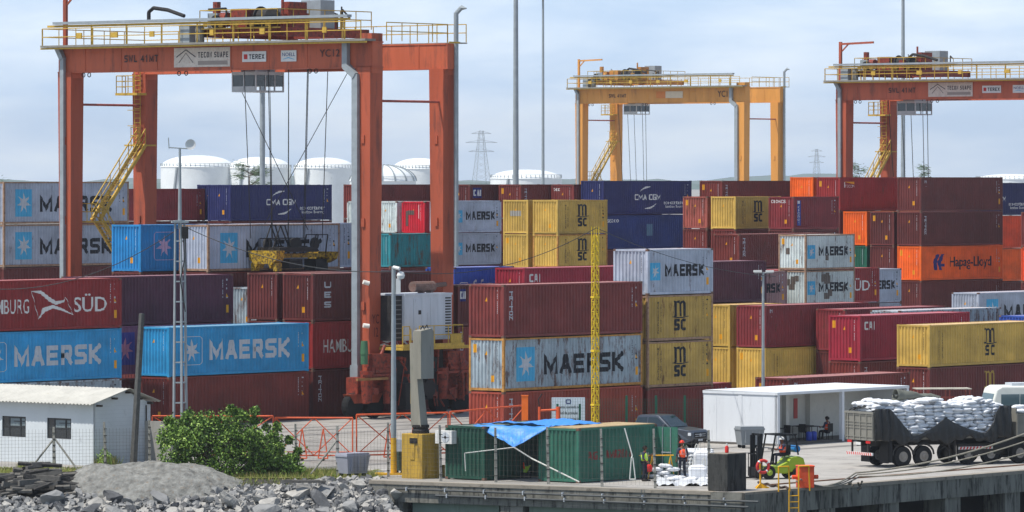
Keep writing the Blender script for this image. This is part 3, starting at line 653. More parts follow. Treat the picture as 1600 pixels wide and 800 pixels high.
# right block
RB = (352.7, 244.5)
rc = lambda k: (RB[0], RB[1] + 2.78 * k)
stack(None, 0, L40, [None, (HC, 'dark', None, 'dark maroon container under the long orange one'), (HC, 'orange', 'hapag', 'long orange container with dark lettering and blue emblem'), (HC, 'dark', 'triton', 'dark maroon container with vertical white lettering on top of the orange one'), (HC, 'dark', 'tr1', 'dark maroon container at the upper right, topmost above the orange one')], ab=rc(0))
stack(None, 0, L40, [None, None, (HC, 'dark', None, 'maroon container end left of the long orange one'), (HC, 'dark', None, 'maroon container end between the orange end and the upper right stack')], ab=rc(1))
stack(None, 0, L40, [None, None, (HC, 'green', None, 'dark green container sliver under the orange end'), (HC, 'orange', None, 'orange container end under the red one with the small yellow logo')], ab=rc(2))
stack(None, 0, L40, [None, None, None, None, (HC, 'hred', 'tecon', 'deep red top container with a small yellow and white logo')], ab=rc(3))
stack(None, 0, L40, [None, None, None, None, (HC, 'orange', None, 'orange container end at the top beneath the yellow crane leg')], ab=rc(4))
stack(None, 0, L40, [None, None, (HC, 'orange', None, 'orange container behind the right end of the long lettered orange one'), (HC, 'ored', 'hletter', 'red-orange container sliver at the right edge beside the dark maroon pair'), (HC, 'navy', 'cma', 'navy container cut by the right edge of the picture')], ab=(368.0, 251.5), dz=-.5)
stack(1634, 18.9, L40, [None, None, (HC, 'ored', None, 'red-orange container end cut by the right edge'), (HC, 'brown', None, 'brown container end at the right edge above a red-orange end')])
stack(1529, 20.8, L40, [None, (HC, 'grey', 'maersk', 'low grey container with blue star panel at the right under the orange one')])
stack(None, 0, L40, [None, (HC, 'wine', None, 'wine red container end with yellow plate cut by the right edge')], ab=(301.5, 197.2))
stack(None, 0, L40, [0, (ST, 'safb', None, 'blue container behind the long yellow one at the right')], ab=(287.5, 190.5))
# behind the white canteen
stack(1031, 23.0, L40, [None, None, (HC, 'plum', None, 'plain plum container right of the grey lettered short one')])
stack(None, 0, L40, [(HC, 'tan', 'msc', 'long yellow container on the ground under the wine red one behind the canteen'), (HC, 'wine', 'tr1', 'long wine red container with a yellow plate on its end, behind the lamp pole')], ab=(279.0, 206.2))
stack(None, 0, L20, [(HC, 'tan', None, 'yellow container end on the ground right of the yellow stack'), (HC, 'tan', None, 'upper yellow container end beside the wine red container')], ab=(279.0, 209.2))
stack(None, 0, L40, [0, (HC, 'wine', None, 'wine red container showing its roof behind the bright red one')], ab=(284.2, 203.3))
stack(None, 0, L40, [0, (HC, 'rgrey', 'maersk', 'pale grey container with a bright roof behind the bright red one')], ab=(283.4, 198.2))
stack(1344, 24.9, L40, [(HC, 'maroon', 'tritonsmall', 'maroon container on the ground under the bright red one'), (HC, 'red', 'cai', 'bright crimson container with three white letters behind the canteen')])
stack(1452.7, 25.7, L40, [(HC, 'dark', 'mscy', 'dark maroon container with a mustard logo under the long yellow one'), (ST, 'tan', 'msc', 'long yellow container with black logo at the right edge over the truck')])
stack(1233, 27.1, L40, [(HC, 'maroon', 'tr1', 'low maroon container with pink roof right behind the white canteen')])
stack(None, 0, L20, [(ST, 'wine', None, 'wine red container sliver between the canteen and the stained yellow stack')], ab=(231.9, 178.3))
# middle stacks
stack(787, 29.0, L40, [(HC, 'brick', 'triton', 'brick orange container on the ground behind the blue tarpaulin'), (HC, 'rgrey', 'maersk', 'rust streaked grey container with black lettering behind the lattice mast', RF), (HC, 'brown', 'triton', 'reddish brown container with vertical white lettering, on the rust streaked grey one')])
stack(1012, 28.0, L20, [(ST, 'maroon', None, 'maroon short container behind the parked pickup'), (ST, 'sand', 'msc20', 'lower of two stained yellow short containers above the pickup', RG), (ST, 'sand', 'msc20', 'upper of two stained yellow short containers above the pickup', RG), (ST, 'grey', 'maersk20', 'short grey container with black lettering on the two stained yellow ones')], dz=.1)
stack(None, 0, L20, [0, (ST, 'brown', 'triton', 'brown container with vertical lettering seen beside the crane power unit'), (ST, 'dark', 'cainavy', 'dark maroon container with navy logo patch squeezed beside the crane leg')], ab=(244.3, 204.3))
stack(None, 0, L40, [None, None, (HC, 'red', 'cai', 'long crimson container showing above the reddish brown one')], ab=(253.2, 206.2))
stack(None, 0, L20, [None, None, (HC, 'safb', 'saf', 'blue short container with white script lettering beside the far crane leg')], ab=(252.2, 211.2))
def _overlap():
    for i in range(len(CLIST)):
        for j in range(i):
            A, B = CLIST[i], CLIST[j]
            oa = min(A[0] + A[3], B[0] + B[3]) - max(A[0], B[0]); ob = min(A[1], B[1]) + WID - max(A[1], B[1]); oz = min(A[2] + A[4], B[2] + B[4]) - max(A[2], B[2])
            if oa > 0.01 and ob > 0.01 and oz > .02: print('OVERLAP %.2f %.2f %.2f' % (oa, ob, oz), A[5][:45], '|', B[5][:45])
_overlap()
# ------------------------------------------------------------------ gantry cranes
cr_or = mat('crane_orange_paint', (186, 94, 64), .55, var=.16, dirt=.6, dcol=(130, 72, 56), scale=.9, streak=True)
cr_or2 = mat('crane_leg_orange_paint', (168, 82, 56), .6, var=.18, dirt=.65, dcol=(122, 66, 52), scale=.8, streak=True)
cr_ye = mat('crane_ochre_paint', (210, 146, 70), .55, var=.14, dirt=.45, dcol=(160, 110, 60), scale=.8, streak=True)
rail_y = mat('railing_yellow', (190, 156, 62), .6, var=.2, dirt=.5, dcol=(130, 100, 60), scale=4)
galv = mat('galvanised_steel', (150, 158, 162), .55, metal=.2, var=.14, dirt=.15, dcol=(120, 122, 122), scale=2)
dark = mat('dark_machinery', (40, 38, 38), .7, var=.4, dirt=.3, dcol=(80, 52, 40), scale=2)
rubber = mat('rubber', (28, 28, 29), .85, var=.2, dirt=.2, dcol=(60, 57, 54), scale=4)
redm = mat('rusty_red_machinery', (138, 58, 42), .6, var=.3, dirt=.75, dcol=(58, 42, 36), scale=2.5)
gratem = mat('walkway_grating', (132, 130, 122), .8, var=.2, dirt=.3)
rustpipe = mat('rusty_pipe', (150, 76, 66), .6, var=.25, dirt=.5, dcol=(110, 60, 46), scale=4)
glz = glass('window_glass', (34, 46, 52)); blk = plain('faded_black_lettering', (60, 42, 40)); bann = mat('faded_banner', (206, 196, 184), .7, var=.12, dirt=.5, dcol=(172, 110, 84), scale=3)
def railing(mb, pts, h=1.1, step=1.5, r=.028, rails=(1.1, .58)):
    for p, q in zip(pts[:-1], pts[1:]):
        p = Vector(p); q = Vector(q); n = max(1, round((q - p).length / step))
        for i in range(n + 1): c = p.lerp(q, i / n); mb.tube(c, c + Z * h, r, 4)
        for k in rails: mb.tube(p + Z * k, q + Z * k, r, 4)
def torus_(b_, c, R_, r_, n=14, k=6):
    vs = []; fs = []
    for i in range(n):
        a_ = 2 * math.pi * i / n
        for j in range(k): f = 2 * math.pi * j / k; vs.append((c[0] + r_ * math.sin(f), c[1] + (R_ + r_ * math.cos(f)) * math.cos(a_), c[2] + (R_ + r_ * math.cos(f)) * math.sin(a_)))
    for i in range(n):
        for j in range(k): i2 = (i + 1) % n; fs.append((i * k + j, i * k + (j + 1) % k, i2 * k + (j + 1) % k, i2 * k + j))
    b_.add(vs, fs)
def crane(label, org, q, w, zt, gth, colm, legm, yt, tlen, texts, near=False, rz=TH, spread=None, mach=None):
    t = thing('gantry_crane', org, rz, label, 'crane', 'rubber-tyred gantry cranes over the stacks')
    zb = zt - gth; mach = mach or redm
    for (x, y, ax) in ((0, 0, 1), (q, 0, 1), (0, w, 1), (q, w, 1)):
        m = MB().use(legm); m.frus((x, y, 2.3), .95, .85, (x, y, zb + .02), 1.15, 1.15)
        for z in (6.5, 11.5, 16.5): m.box(x - .62, y - .12, z, x - .42, y + .12, z + .5)
        if x == 0 and y == 0: m.box(-.5, -.62, zb, .5, .62, zt + .5)
        o = m.build('leg', t)
        if near and y == 0:
            d = Decal(); d.text('YC\n12', -.32, 4.9, .32, 6.25, plain('leg_letter', (96, 40, 34)), bold=.01)
            d.build('lettering', o, (x, -.49, 0), (1, 0, 0), (0, 0, 1))
    for x in (0, q):
        m = MB().use(colm); m.box(x - .46, -.64 if x == 0 else -.8, zb, x + .46, w + .62, zt - .002)
        for yy in (0, w): m.box(x - .475, yy - .6, zb - .35, x + .475, yy + .6, zb + .06)
        yy = 1.5
        while yy < w: m.box(x - .49, yy - .04, zb + .05, x + .49, yy + .04, zt - .1); yy += 3.1
        m.box(x - .5, -.7, zt - .07, x + .5, w + .68, zt + .015); m.box(x - .5, -.7, zb - .015, x + .5, w + .68, zb + .05)
        o = m.build('girder', t)
        if x == 0:
            for nm, art in texts(zb, zt):
                art.build(nm, o, (-.51, 0, 0), (0, -1, 0), (0, 0, 1))
    for y in (0, w):
        m = MB().use(rustpipe); m.tube((.5, y - .2, zb - 2.0), (q - .5, y - .2, zb - 2.0), .075, 8); m.build('tie_rod', t)
        m = MB().use(redm if near else legm); m.box(-1.6, y - .45, 1.5, q + 1.6, y + .45, 2.5); m.build('sill_beam', t)
        for x in (-.6, q + .6):
            m = MB().use(legm); m.prism([(x - 1.5, 1.5), (x - 1.1, .95), (x + 1.1, .95), (x + 1.5, 1.5)], y - .3, y + .3); m.tube((x, y, .9), (x, y, 1.8), .42, 12); bo = m.build('bogie', t)
            for dx in (-.95, .95):
                wv = MB().use(rubber); wv.lathe((x + dx, y - .28, .78), [(.35, 0), (.7, .02), (.78, .12), (.78, .44), (.7, .54), (.35, .56)], 20, 'y'); wv.build('wheel', bo)
    # walkways and railings
    m = MB().use(gratem); m.box(-1.42, -.9, zt + .02, -.45, w + 1.3, zt + .15); m.box(q + .45, -.9, zt + .02, q + 1.3, w + 1.3, zt + .09); m.build('walkway', t)
    m = MB().use(rail_y); m.box(-1.36, -.95, zt - .1, -1.30, w + 1.35, zt + .0); m.use(rail_y); m.box(q - .45, -1.0, zt + .02, q + .5, -.9, zt + .12)
    railing(m, [(-1.35, -.5, zt + .1), (-1.35, w + 1.2, zt + .1)]); railing(m, [(q + 1.2, -.9, zt + .1), (q + 1.2, w + 1.2, zt + .1)])
    railing(m, [(.6, -.85, zt + .06), (q - .5, -.85, zt + .06)], step=1.6); railing(m, [(-1.3, w + 1.2, zt + .1), (q + 1.2, w + 1.2, zt + .1)], step=2)
    railing(m, [(q - .5, 0, zt + .06), (q - .5, -.85, zt + .06)])
    m.build('railing', t)
    m = MB().use(rail_y)
    y = 2.2
    while y < w: m.box(-1.42, y, zt + .55, -1.34, y + random.uniform(.3, .6), zt + .9); y += random.choice((3.1, 4.2, 5.0))
    m.build('junction_box', t)
    m = MB().use(galv); m.box(-1.34, .6, zt + 1.46, -.92, w + .3, zt + 1.62); m.build('cable_tray', t)
    m = MB().use(rail_y); m.box(-1.2, .6, zt + 1.28, -1.04, w + .9, zt + 1.42); m.build('tray_beam', t)
    m = MB().use(galv); m.box(-1.2, yt + 3.9, zt + .15, -.6, yt + 4.7, zt + 1.25); m.use(gratem).tube((-.9, yt + 3.3, zt + .15), (-.9, yt + 3.3, zt + 1.2), .28, 12); m.build('walkway_cabinet', t)
    m = MB().use(legm); m.box(-.2, w + .25, zt, .0, w + .5, zt + 3.6); m.tube((-.1, w + .4, zt + 3.4), (-.1, w - 3.2 if not spread else w + .1, zt + 3.5), .09, 4); m.tube((-.1, w + .4, zt + 2.6), (-.1, w - .5, zt + 3.4), .05, 4); m.build('davit', t)
    m = MB().use(dark); m.path([(-.9, w - 7.6, zt + 1.6), (-.9, w - 7.6, zt + 2.1), (-.9, w - 8.0, zt + 2.35), (-.9, w - 9.2, zt + 2.2), (-.9, w - 10.6, zt + 1.8)], .12, 8); m.build('cable_hose', t)
    for yy in (w - 1.4, w - 1.9, w - 9.6, w - 10.2, 4.0, 4.5):
        m = MB().use(dark); torus_(m, (-.3, yy, zb - .16), .13, .03); m.build('cable_ring', t)
    m = MB().use(rail_y)
    y = 1.0
    while y < w: m.bar((-1.12, y, zt + .1), (-1.12, y, zt + 1.42), .11); y += 3.0
    m.build('tray_support', t)
    # trolley
    z0 = zt + .45; ya, yb = yt - tlen / 2, yt + tlen / 2
    m = MB().use(mach); m.box(-.7, ya, z0, q + .7, ya + .5, z0 + .55); m.box(-.7, yb - .5, z0, q + .7, yb, z0 + .55); m.box(-.7, ya, z0 + .05, -.2, yb, z0 + .5); m.box(q + .2, ya, z0 + .05, q + .7, yb, z0 + .5)
    m.box(.5, ya + .6, z0 + .3, q - .5, yb - .6, z0 + .42); m.build('trolley_frame', t)
    m = MB().use(rail_y); railing(m, [(-1.0, ya, z0 + .55), (-1.0, yb, z0 + .55), (q + .9, yb, z0 + .55)], step=1.3); railing(m, [(q + .9, ya, z0 + .55), (-1.0, ya, z0 + .55)], step=1.5)
    m.box(-1.05, ya, z0 + .47, -.72, yb, z0 + .56); m.build('trolley_railing', t)
    m = MB().use(dark); m.lathe((.9, yt - 2.6, z0 + 1.15), [(.2, 0), (.75, .02), (.75, .1), (.6, .12), (.6, 2.4), (.75, 2.42), (.75, 2.5), (.2, 2.52)], 18, 'y')
    m.lathe((q - 2.0, yt - 1.2, z0 + 1.1), [(.2, 0), (.7, .02), (.7, .1), (.55, .12), (.55, 2.4), (.7, 2.42), (.7, 2.5), (.2, 2.52)], 18, 'y'); m.build('rope_drum', t)
    m = MB().use(mach); m.box(.2, yt + .4, z0 + .5, 1.7, yt + 1.7, z0 + 1.75); m.box(2.2, yt - 1.5, z0 + .5, 3.4, yt + .6, z0 + 1.5); m.tube((.2, yt + 1.9, z0 + 1.1), (.2, yt + 2.9, z0 + 1.1), .45, 14)
    m.box(-.5, yt - 2.9, z0 + .5, .6, yt - 2.1, z0 + 1.35); m.tube((2.6, yt + 1, z0 + 1.2), (2.6, yt + 2.8, z0 + 1.2), .5, 14); m.box(.2, yt - 3.1, z0 + .5, 1.8, yt - 2.6, z0 + 2.1)
    m.tube((-.2, yt - 2.9, z0 + .5), (-.2, yt - 2.9, z0 + 2.6), .09, 8); m.tube((.1, yt + 2.8, z0 + 1.2), (.1, yt + 2.8, z0 + 2.2), .25, 10); m.build('hoist_machinery', t)
    m = MB().use(galv); m.box(3.4, yt - 2.8, z0 + .5, 4.7, yt - 1.2, z0 + 2.3); m.box(-.3, yt + 2.4, z0 + .5, .5, yt + 3.2, z0 + 1.5); m.build('electrical_cabinet', t)
    for k in range(5): m = MB().use(dark); m.lathe((-.6 + k * 1.3, yb - .9 - .4 * (k % 2), z0 + .95), [(.1, 0), (.42, .01), (.42, .12), (.1, .14)], 14, 'x'); m.build('sheave', t)
    m = MB().use(dark); m.lathe((-.8, ya + .7, z0 + 1.2), [(.1, 0), (.5, .01), (.5, .3), (.1, .32)], 16, 'x'); m.build('sheave', t)
    rr = random.Random(int(yt * 10)); m = MB().use(mach)
    for k in range(9): x_, y_ = rr.uniform(-.4, q), rr.uniform(ya + .3, yb - .6); m.box(x_, y_, z0 + .5, x_ + rr.uniform(.2, .7), y_ + rr.uniform(.2, .6), z0 + rr.uniform(.8, 1.6))
    m.build('gearbox', t); m = MB().use(dark)
    for k in range(12): x_, y_ = rr.uniform(-.5, q), rr.uniform(ya, yb); p_ = (x_, y_, z0 + rr.uniform(.5, .9)); m.path([p_, (x_, y_, z0 + rr.uniform(1.1, 2.0)), (x_ + rr.uniform(-.6, .6), y_ + rr.uniform(-1.2, 1.2), z0 + rr.uniform(.9, 2.0))], rr.uniform(.03, .07), 6)
    m.build('hydraulic_hose', t); m = MB().use(rail_y)
    for k in range(5): y_ = ya + (k + .5) * (yb - ya) / 5; m.box(-1.08, y_, z0 + .6, -1.0, y_ + .3, z0 + .9); m.bar((-1.0, y_, zt + .1), (-.7, y_ + .3, z0 + .5), .06)
    m.build('trolley_box', t)
    # cab, hung under the girders
    cy = yt + 1.2 if spread else yt - 1.0
    m = MB().use(mat('cab_grey_white', (186, 190, 190), .5, var=.1, dirt=.3, dcol=(130, 124, 116))); m.box(.8, cy - 1.0, zb - 1.35, 3.4, cy + 1.0, zb - 1.25); m.box(.8, cy - 1.0, zb - .3, 3.4, cy + 1.0, zb - .1)
    for x in (.8, 1.66, 2.52, 3.32):
        for y in (cy - 1.0, cy + .92): m.box(x, y, zb - 1.25, x + .08, y + .08, zb - .3)
    m.box(.8, cy - .04, zb - 1.25, .86, cy + .04, zb - .3); m.box(.8, cy - .9, zb - 1.28, .83, cy + .9, zb - 1.0); m.box(1.2, cy - .6, zb - .1, 3.0, cy + .6, zb + .4)
    ca = m.build('operator_cab', t)
    m = MB().use(glz); m.box(.83, cy - .97, zb - 1.0, 3.36, cy + .97, zb - .31); m.build('window_pane', ca)
    # hoist ropes and spreader
    if spread:
        zs = spread; xs = q / 2
        m = MB().use(dark)
        for x, y in ((xs - 3.2, 1.3), (xs - 2.6, -1.3), (xs - 1.2, .6), (xs - .2, -.6), (xs + .6, .6), (xs + 1.4, -1.0), (xs + 2.8, 1.2), (xs + 3.3, -1.2)):
            m.tube((max(.3, min(q - .3, x)), yt + y * .6, zt - .2), (xs + (x - xs) * .8, yt + y * .5, zs + 1.5), .024, 4)
        m.tube((1.0, yt + 2.4, zb), (xs + 2, yt, zs + 2.0), .018, 4); m.tube((xs + 2.4, yt - 3, zb), (xs - 2, yt, zs + 2.4), .018, 4); m.build('hoist_rope', t)
        sy = mat('spreader_yellow', (184, 150, 40), .6, var=.3, dirt=.95, dcol=(70, 56, 36), scale=3)
        m = MB().use(sy); m.box(xs - 1.5, yt - .4, zs + .3, xs + 3.3, yt - .15, zs + .55); m.box(xs - 1.5, yt + .15, zs + .3, xs + 3.3, yt + .4, zs + .55)
        m.prism([(yt - 1.2, zs + .75), (yt - 1.1, zs + .2), (yt - .75, zs - .05), (yt - .6, zs - .35), (yt - .45, zs - .05), (yt + .45, zs - .05), (yt + .6, zs - .35), (yt + .75, zs - .05), (yt + 1.1, zs + .2), (yt + 1.2, zs + .75)], xs - 2.2, xs - 1.5, 'x')
        m.prism([(yt - 1.2, zs + .65), (yt - 1.1, zs + .2), (yt - .5, zs - .05), (yt + .5, zs - .05), (yt + 1.1, zs + .2), (yt + 1.2, zs + .65)], xs + 3.2, xs + 3.5, 'x')
        m.box(xs - 2.1, yt - 1.05, zs - .5, xs - 1.6, yt - .8, zs); m.box(xs - 2.1, yt + .8, zs - .5, xs - 1.6, yt + 1.05, zs); m.build('spreader_beam', t)
        m = MB().use(dark); m.box(xs - 1.6, yt - .9, zs + .65, xs + 1.9, yt + .9, zs + .95); m.box(xs - .4, yt - .6, zs - .35, xs + .8, yt + .5, zs + .2); m.box(xs + 2.2, yt - .5, zs - .5, xs + 3.3, yt + .5, zs + .2)
        for dx, ddy in ((-1.2, .5), (.1, -.5), (1.4, .4), (2.6, 0)): m.lathe((xs + dx, yt + ddy - .1, zs + 1.15), [(.05, 0), (.38, .01), (.38, .16), (.05, .18)], 16, 'y')
        for a_, b_ in (((-1, 2.3), (-1.7, .9)), ((-1, 2.3), (-.2, .9)), ((-.6, 2.3), (0, .9)), ((-1.1, 2.3), (-.5, 2.3)), ((-2.0, 1.5), (1.2, 1.5)), ((2.3, 1.7), (3.4, 1.7)), ((2.3, 1.7), (2.0, .6)), ((3.4, 1.7), (3.2, .6)), ((-1.4, 1.4), (-.1, 1.4)), ((-2.0, 1.5), (-2.0, .6)), ((1.2, 1.5), (1.2, .9))):
            for yy in (-.4, .4): m.bar((xs + a_[0], yt + yy, zs + a_[1]), (xs + b_[0], yt + yy, zs + b_[1]), .06)
        m.build('headblock', t)
    else:
        m = MB().use(dark)
        for y in (-2.4, -1.9, -.6, .4, 1.8): m.tube((q * .3, yt + y, zb), (q * .45, yt + y * .8, 8), .025, 4)
        m.build('hoist_rope', t)
        m = MB().use(rail_y); m.box(q / 2 - 3, yt - 1.1, 7.6, q / 2 + 3, yt + 1.1, 8.1); m.box(q / 2 - 3.2, yt - 1.2, 7.2, q / 2 - 2.8, yt + 1.2, 7.7); m.box(q / 2 + 2.8, yt - 1.2, 7.2, q / 2 + 3.2, yt + 1.2, 7.7); m.build('spreader_beam', t)
    # cable conduit on the left leg, elbowed conduit on the right leg
    m = MB().use(galv); m.box(-.78, w - .1, 3, -.56, w + .22, zt - .6); m.tube((-.67, w + .06, zt - .7), (-.67, w + .5, zt + .02), .16, 4); m.build('cable_conduit', t)
    m = MB().use(galv); m.box(-.8, .28, 3, -.5, .72, zb - .4); m.tube((-.65, .5, zb - .5), (-.65, 1.3, zb + .1), .2, 4); m.box(-.8, 1.1, zb, -.5, 1.5, zt + .05); m.box(-.85, .2, 2.4, -.45, .8, 3.2); m.build('cable_conduit', t)
    m = MB().use(galv); m.tube((q + .3, -.85, 9), (q + .3, -.85, zt + 1.9), .15, 10); m.tube((q + .3, -.85, zt + 1.85), (q + .5, -1.1, zt + 2.2), .14, 8); m.tube((q + .5, -1.1, zt + 2.2), (q + .5, -1.5, zt + 2.15), .16, 8, .04); m.build('vent_pipe', t)
    # stairs at the left
    m = MB().use(rail_y)
    def flight(p, q_, wd=.7, n=14):
        p = Vector(p); q_ = Vector(q_)
        for off in (0, wd):
            o_ = Vector((0, off, 0)); m.tube(p + o_, q_ + o_, .09, 4); m.tube(p + o_ + Z * 1.0, q_ + o_ + Z * 1.0, .03, 4); m.tube(p + o_ + Z * .5, q_ + o_ + Z * .5, .022, 4)
            for i in range(6): c = p.lerp(q_, i / 5) + o_; m.tube(c, c + Z, .028, 4)
        for i in range(n): c = p.lerp(q_, (i + .5) / n); m.box(c.x - .12, c.y, c.z - .02, c.x + .12, c.y + wd, c.z + .02)
    zp = zb - 8.2
    flight((q - .7, w - .7, zp + 3.7), (1.9, w - .7, zp - 1.1)); flight((1.9, w - 1.0, zp - 1.2), (q - 2.7, w - 1.4, zp - 4.2))
    m.box(q - 1.3, w - .6, zp + 3.6, q + .4, w + .6, zp + 3.7); m.box(.9, w - 1.2, zp - 1.25, 2.2, w + .2, zp - 1.15)
    railing(m, [(q - 1.2, w + .1, zp + 3.7), (q - 1.2, w - .6, zp + 3.7)], step=.7); railing(m, [(2.2, w - 1.2, zp - 1.15), (.95, w - 1.2, zp - 1.15), (.95, w + .2, zp - 1.15)], step=.8); m.build('stairs', t)
    m = MB().use(rail_y)
    for yy in (w - .25, w + .25): m.tube((q - .72, yy, zp + 3.7), (q - .72, yy, zt), .025, 4)
    zz = zp + 3.9
    while zz < zt: m.tube((q - .72, w - .25, zz), (q - .72, w + .25, zz), .02, 4); zz += .3
    for k in (1.2, 2.2, 3.2, 4.2): m.path([(q - .72, w - .3, zp + 3.7 + k), (q - 1.3, w - .3, zp + 3.7 + k), (q - 1.3, w + .3, zp + 3.7 + k), (q - .72, w + .3, zp + 3.7 + k)], .02, 4)
    m.box(q - 1.4, w - .6, zb - 1.35, q - .5, w + 1.3, zb - 1.2); railing(m, [(q - 1.35, w - .3, zb - 1.2), (q - 1.35, w + 1.25, zb - 1.2), (q - .5, w + 1.25, zb - 1.2)], step=.6, rails=(1.1, .75, .4)); m.build('ladder', t)
    if near:
        # diesel power house between the right legs
        wp = mat('power_house_paint', (196, 202, 210), .5, var=.1, dirt=.25, dcol=(120, 112, 104), scale=2, streak=True)
        m = MB().use(wp); m.box(1.5, -1.5, 4.65, q - .9, .9, 7.4); m.box(1.46, -1.54, 7.35, q - .86, .94, 7.46)
        for x in (2.3, 3.1, 3.9, 4.6): m.box(x, -1.52, 4.8, x + .03, -1.49, 7.2)
        m.box(2.35, -1.53, 4.9, 3.05, -1.495, 7.1); ph = m.build('power_house', t)
        m = MB().use(dark); m.box(.5, -1.3, 4.65, 1.49, .8, 7.35); m.box(2.75, -1.56, 6.2, 2.98, -1.51, 6.45)
        for k in range(14): m.box(q - 1.5, -1.53, 4.9 + k * .17, q - 1.0, -1.495, 4.98 + k * .17)
        m.build('louvre', ph)
        for k in range(6): pass
        m = MB().use(mat('silver_radiator_rib', (110, 110, 108), .6)); 
        for k in range(9): m.box(.5, -1.33, 4.8 + k * .28, 1.48, -1.305, 4.86 + k * .28)
        m.build('radiator', ph)
        m = MB().use(mat('rusty_muffler', (112, 92, 84), .7, var=.3, dirt=.7, dcol=(110, 52, 34), scale=5)); m.tube((3.3, -.6, 7.85), (5.2, -.6, 7.85), .32, 14); m.tube((5.2, -.6, 7.9), (6.4, -.6, 7.95), .14, 8); m.box(4.0, -.8, 7.46, 4.2, -.4, 7.6); m.box(4.8, -.8, 7.46, 5.0, -.4, 7.6); m.build('muffler', ph)
        m = MB().use(rail_y); m.box(.4, -2.3, 4.3, q - .7, -1.5, 4.42); m.box(.4, -2.34, 4.22, q - .7, -2.28, 4.45); m.box(.4, -2.3, 4.1, q, 1, 4.28)
        railing(m, [(2.0, -2.25, 4.42), (q - .75, -2.25, 4.42), (q - .75, -1.5, 4.42)], step=1.4, rails=(1.1, .55)); railing(m, [(.45, -2.25, 4.42), (1.1, -2.25, 4.42)], step=.6)
        m.box(2.6, -2.3, 4.42, 3.4, -2.2, 4.9); m.box(4.9, -2.3, 4.42, 5.9, -2.2, 4.95); m.build('platform', t)
        m = MB().use(rail_y)
        for yy in (1.15, 1.65): m.tube((yy, -2.3, .9), (yy, -2.3, 5.4), .03, 4)
        for k in range(14): m.tube((1.15, -2.3, 1.0 + k * .28), (1.65, -2.3, 1.0 + k * .28), .02, 4)
        m.build('access_ladder', t)
        m = MB().use(dark); m.box(1.2, -.9, 1.0, q - 1.0, .9, 4.0); m.box(1.6, -1.5, .5, 3.4, -.9, 2.1); m.lathe((4.0, -1.4, 1.7), [(.1, 0), (.55, .02), (.55, .5), (.1, .52)], 16, 'y'); m.build('drive_machinery', t)
        m = MB().use(redm)
        for x in (-.35, q - .2):
            m.tube((x - .4, -.8, 2.9), (x + 1.5, -.8, 2.9), .38, 14); m.tube((x - .9, -.9, 1.0), (x - .9, -.9, 2.9), .30, 12, .42); m.tube((x + .9, -.9, .9), (x + .9, -.9, 2.6), .22, 12)
            m.box(x - .7, -1.2, 3.1, x + .9, -.5, 3.9); m.box(x - 1.7, -1.25, 2.55, x + 1.3, -1.1, 2.7); m.tube((x + 1.4, -.9, 1.2), (x + 1.4, -.9, 2.6), .1, 8); m.tube((x - .2, -1.1, 3.3), (x + .5, -1.1, 4.4), .1, 8)
        rr = random.Random(5)
        for k in range(16): x_, z_ = rr.uniform(-1.2, q + .8), rr.uniform(.9, 3.6); m.box(x_, -1.35 + rr.uniform(0, .3), z_, x_ + rr.uniform(.1, .5), -.9, z_ + rr.uniform(.1, .5)); m.tube((x_, -1.3, z_), (x_ + rr.uniform(-.8, .8), -1.2, rr.uniform(.5, 3.9)), rr.uniform(.03, .07), 6)
        m.build('steering_gear', t)
        m = MB().use(mat('cable_reel_rust', (150, 110, 66), .7, var=.2, dirt=.5)); m.box(-2.6, -1.35, 2.35, .2, -1.2, 2.5); m.build('bumper_bar', t)
        m = MB().use(plain('warning_light', (225, 220, 210))); m.tube((-.9, -.3, 5.6), (-.6, -.5, 5.55), .14, 10); m.tube((-.9, -.3, 8.2), (-.6, -.5, 8.1), .14, 10); m.build('floodlight', t)
        m = MB().use(plain('lamp_hood', (70, 110, 80))); m.tube((-1.5, -.9, 3.3), (-1.5, -.9, 3.9), .22, 12); m.tube((-1.5, -.9, 3.9), (-1.5, -.9, 4.7), .25, 12, .2); m.build('hydraulic_tank', t)
    return t
def g_text(w):
    def f(zb, zt):
        mid = (zb + zt) / 2; k = w / 24.7
        a = Decal(); a.strokes('SWL 41MT', -(19.6) * k, mid - .2, -(16.75) * k, mid + .24, blk, .19, gap=.3)
        b = Decal(); b.rect(-15.4 * k, zb + .2, -10.75 * k, zt - .15, bann); b.strokes('TECON SUAPE', -13.4 * k, mid + .0, -10.9 * k, mid + .35, plain('banner_ink', (72, 68, 68)), .2, gap=.3)
        b.arc([(-15.2 * k, mid + .05), (-14.4 * k, mid + .5), (-13.6 * k, mid + .05)], [.07, .07, .07], plain('banner_ink2', (60, 58, 60))); b.arc([(-15.0 * k, mid - .3), (-14.4 * k, mid + .3), (-13.8 * k, mid - .3)], [.05, .05, .05], plain('banner_ink2', (60, 58, 60)))
        b.rect(-13.4 * k, mid - .45, -10.95 * k, mid - .2, plain('banner_grey', (150, 140, 132)), .003)
        c = Decal(); c.rect(-9.75 * k, mid - .32, -7.8 * k, mid + .32, white); c.strokes('TEREX', -9.2 * k, mid - .15, -7.95 * k, mid + .15, black, .22, gap=.25); c.rect(-9.62 * k, mid - .15, -9.32 * k, mid + .15, plain('red_mark', (190, 40, 40)), .003)
        d = Decal(); d.rect(-6.6 * k, mid - .34, -5.35 * k, mid + .34, white); d.text('NOELL', -6.5 * k, mid - .02, -5.45 * k, mid + .2, plain('blue_ink', (50, 70, 120)), bold=.02); d.arc([(-6.45 * k, mid - .2), (-6 * k, mid - .1), (-5.5 * k, mid - .22)], [.02, .06, .02], lightblue)
        e = Decal(); e.text('YC12', -3.5 * k, mid - .1, -1.9 * k, mid + .35, blk, bold=.005)
        return [('load_lettering', a), ('banner', b), ('maker_plate', c), ('maker_plate', d), ('number_lettering', e)]
    return f
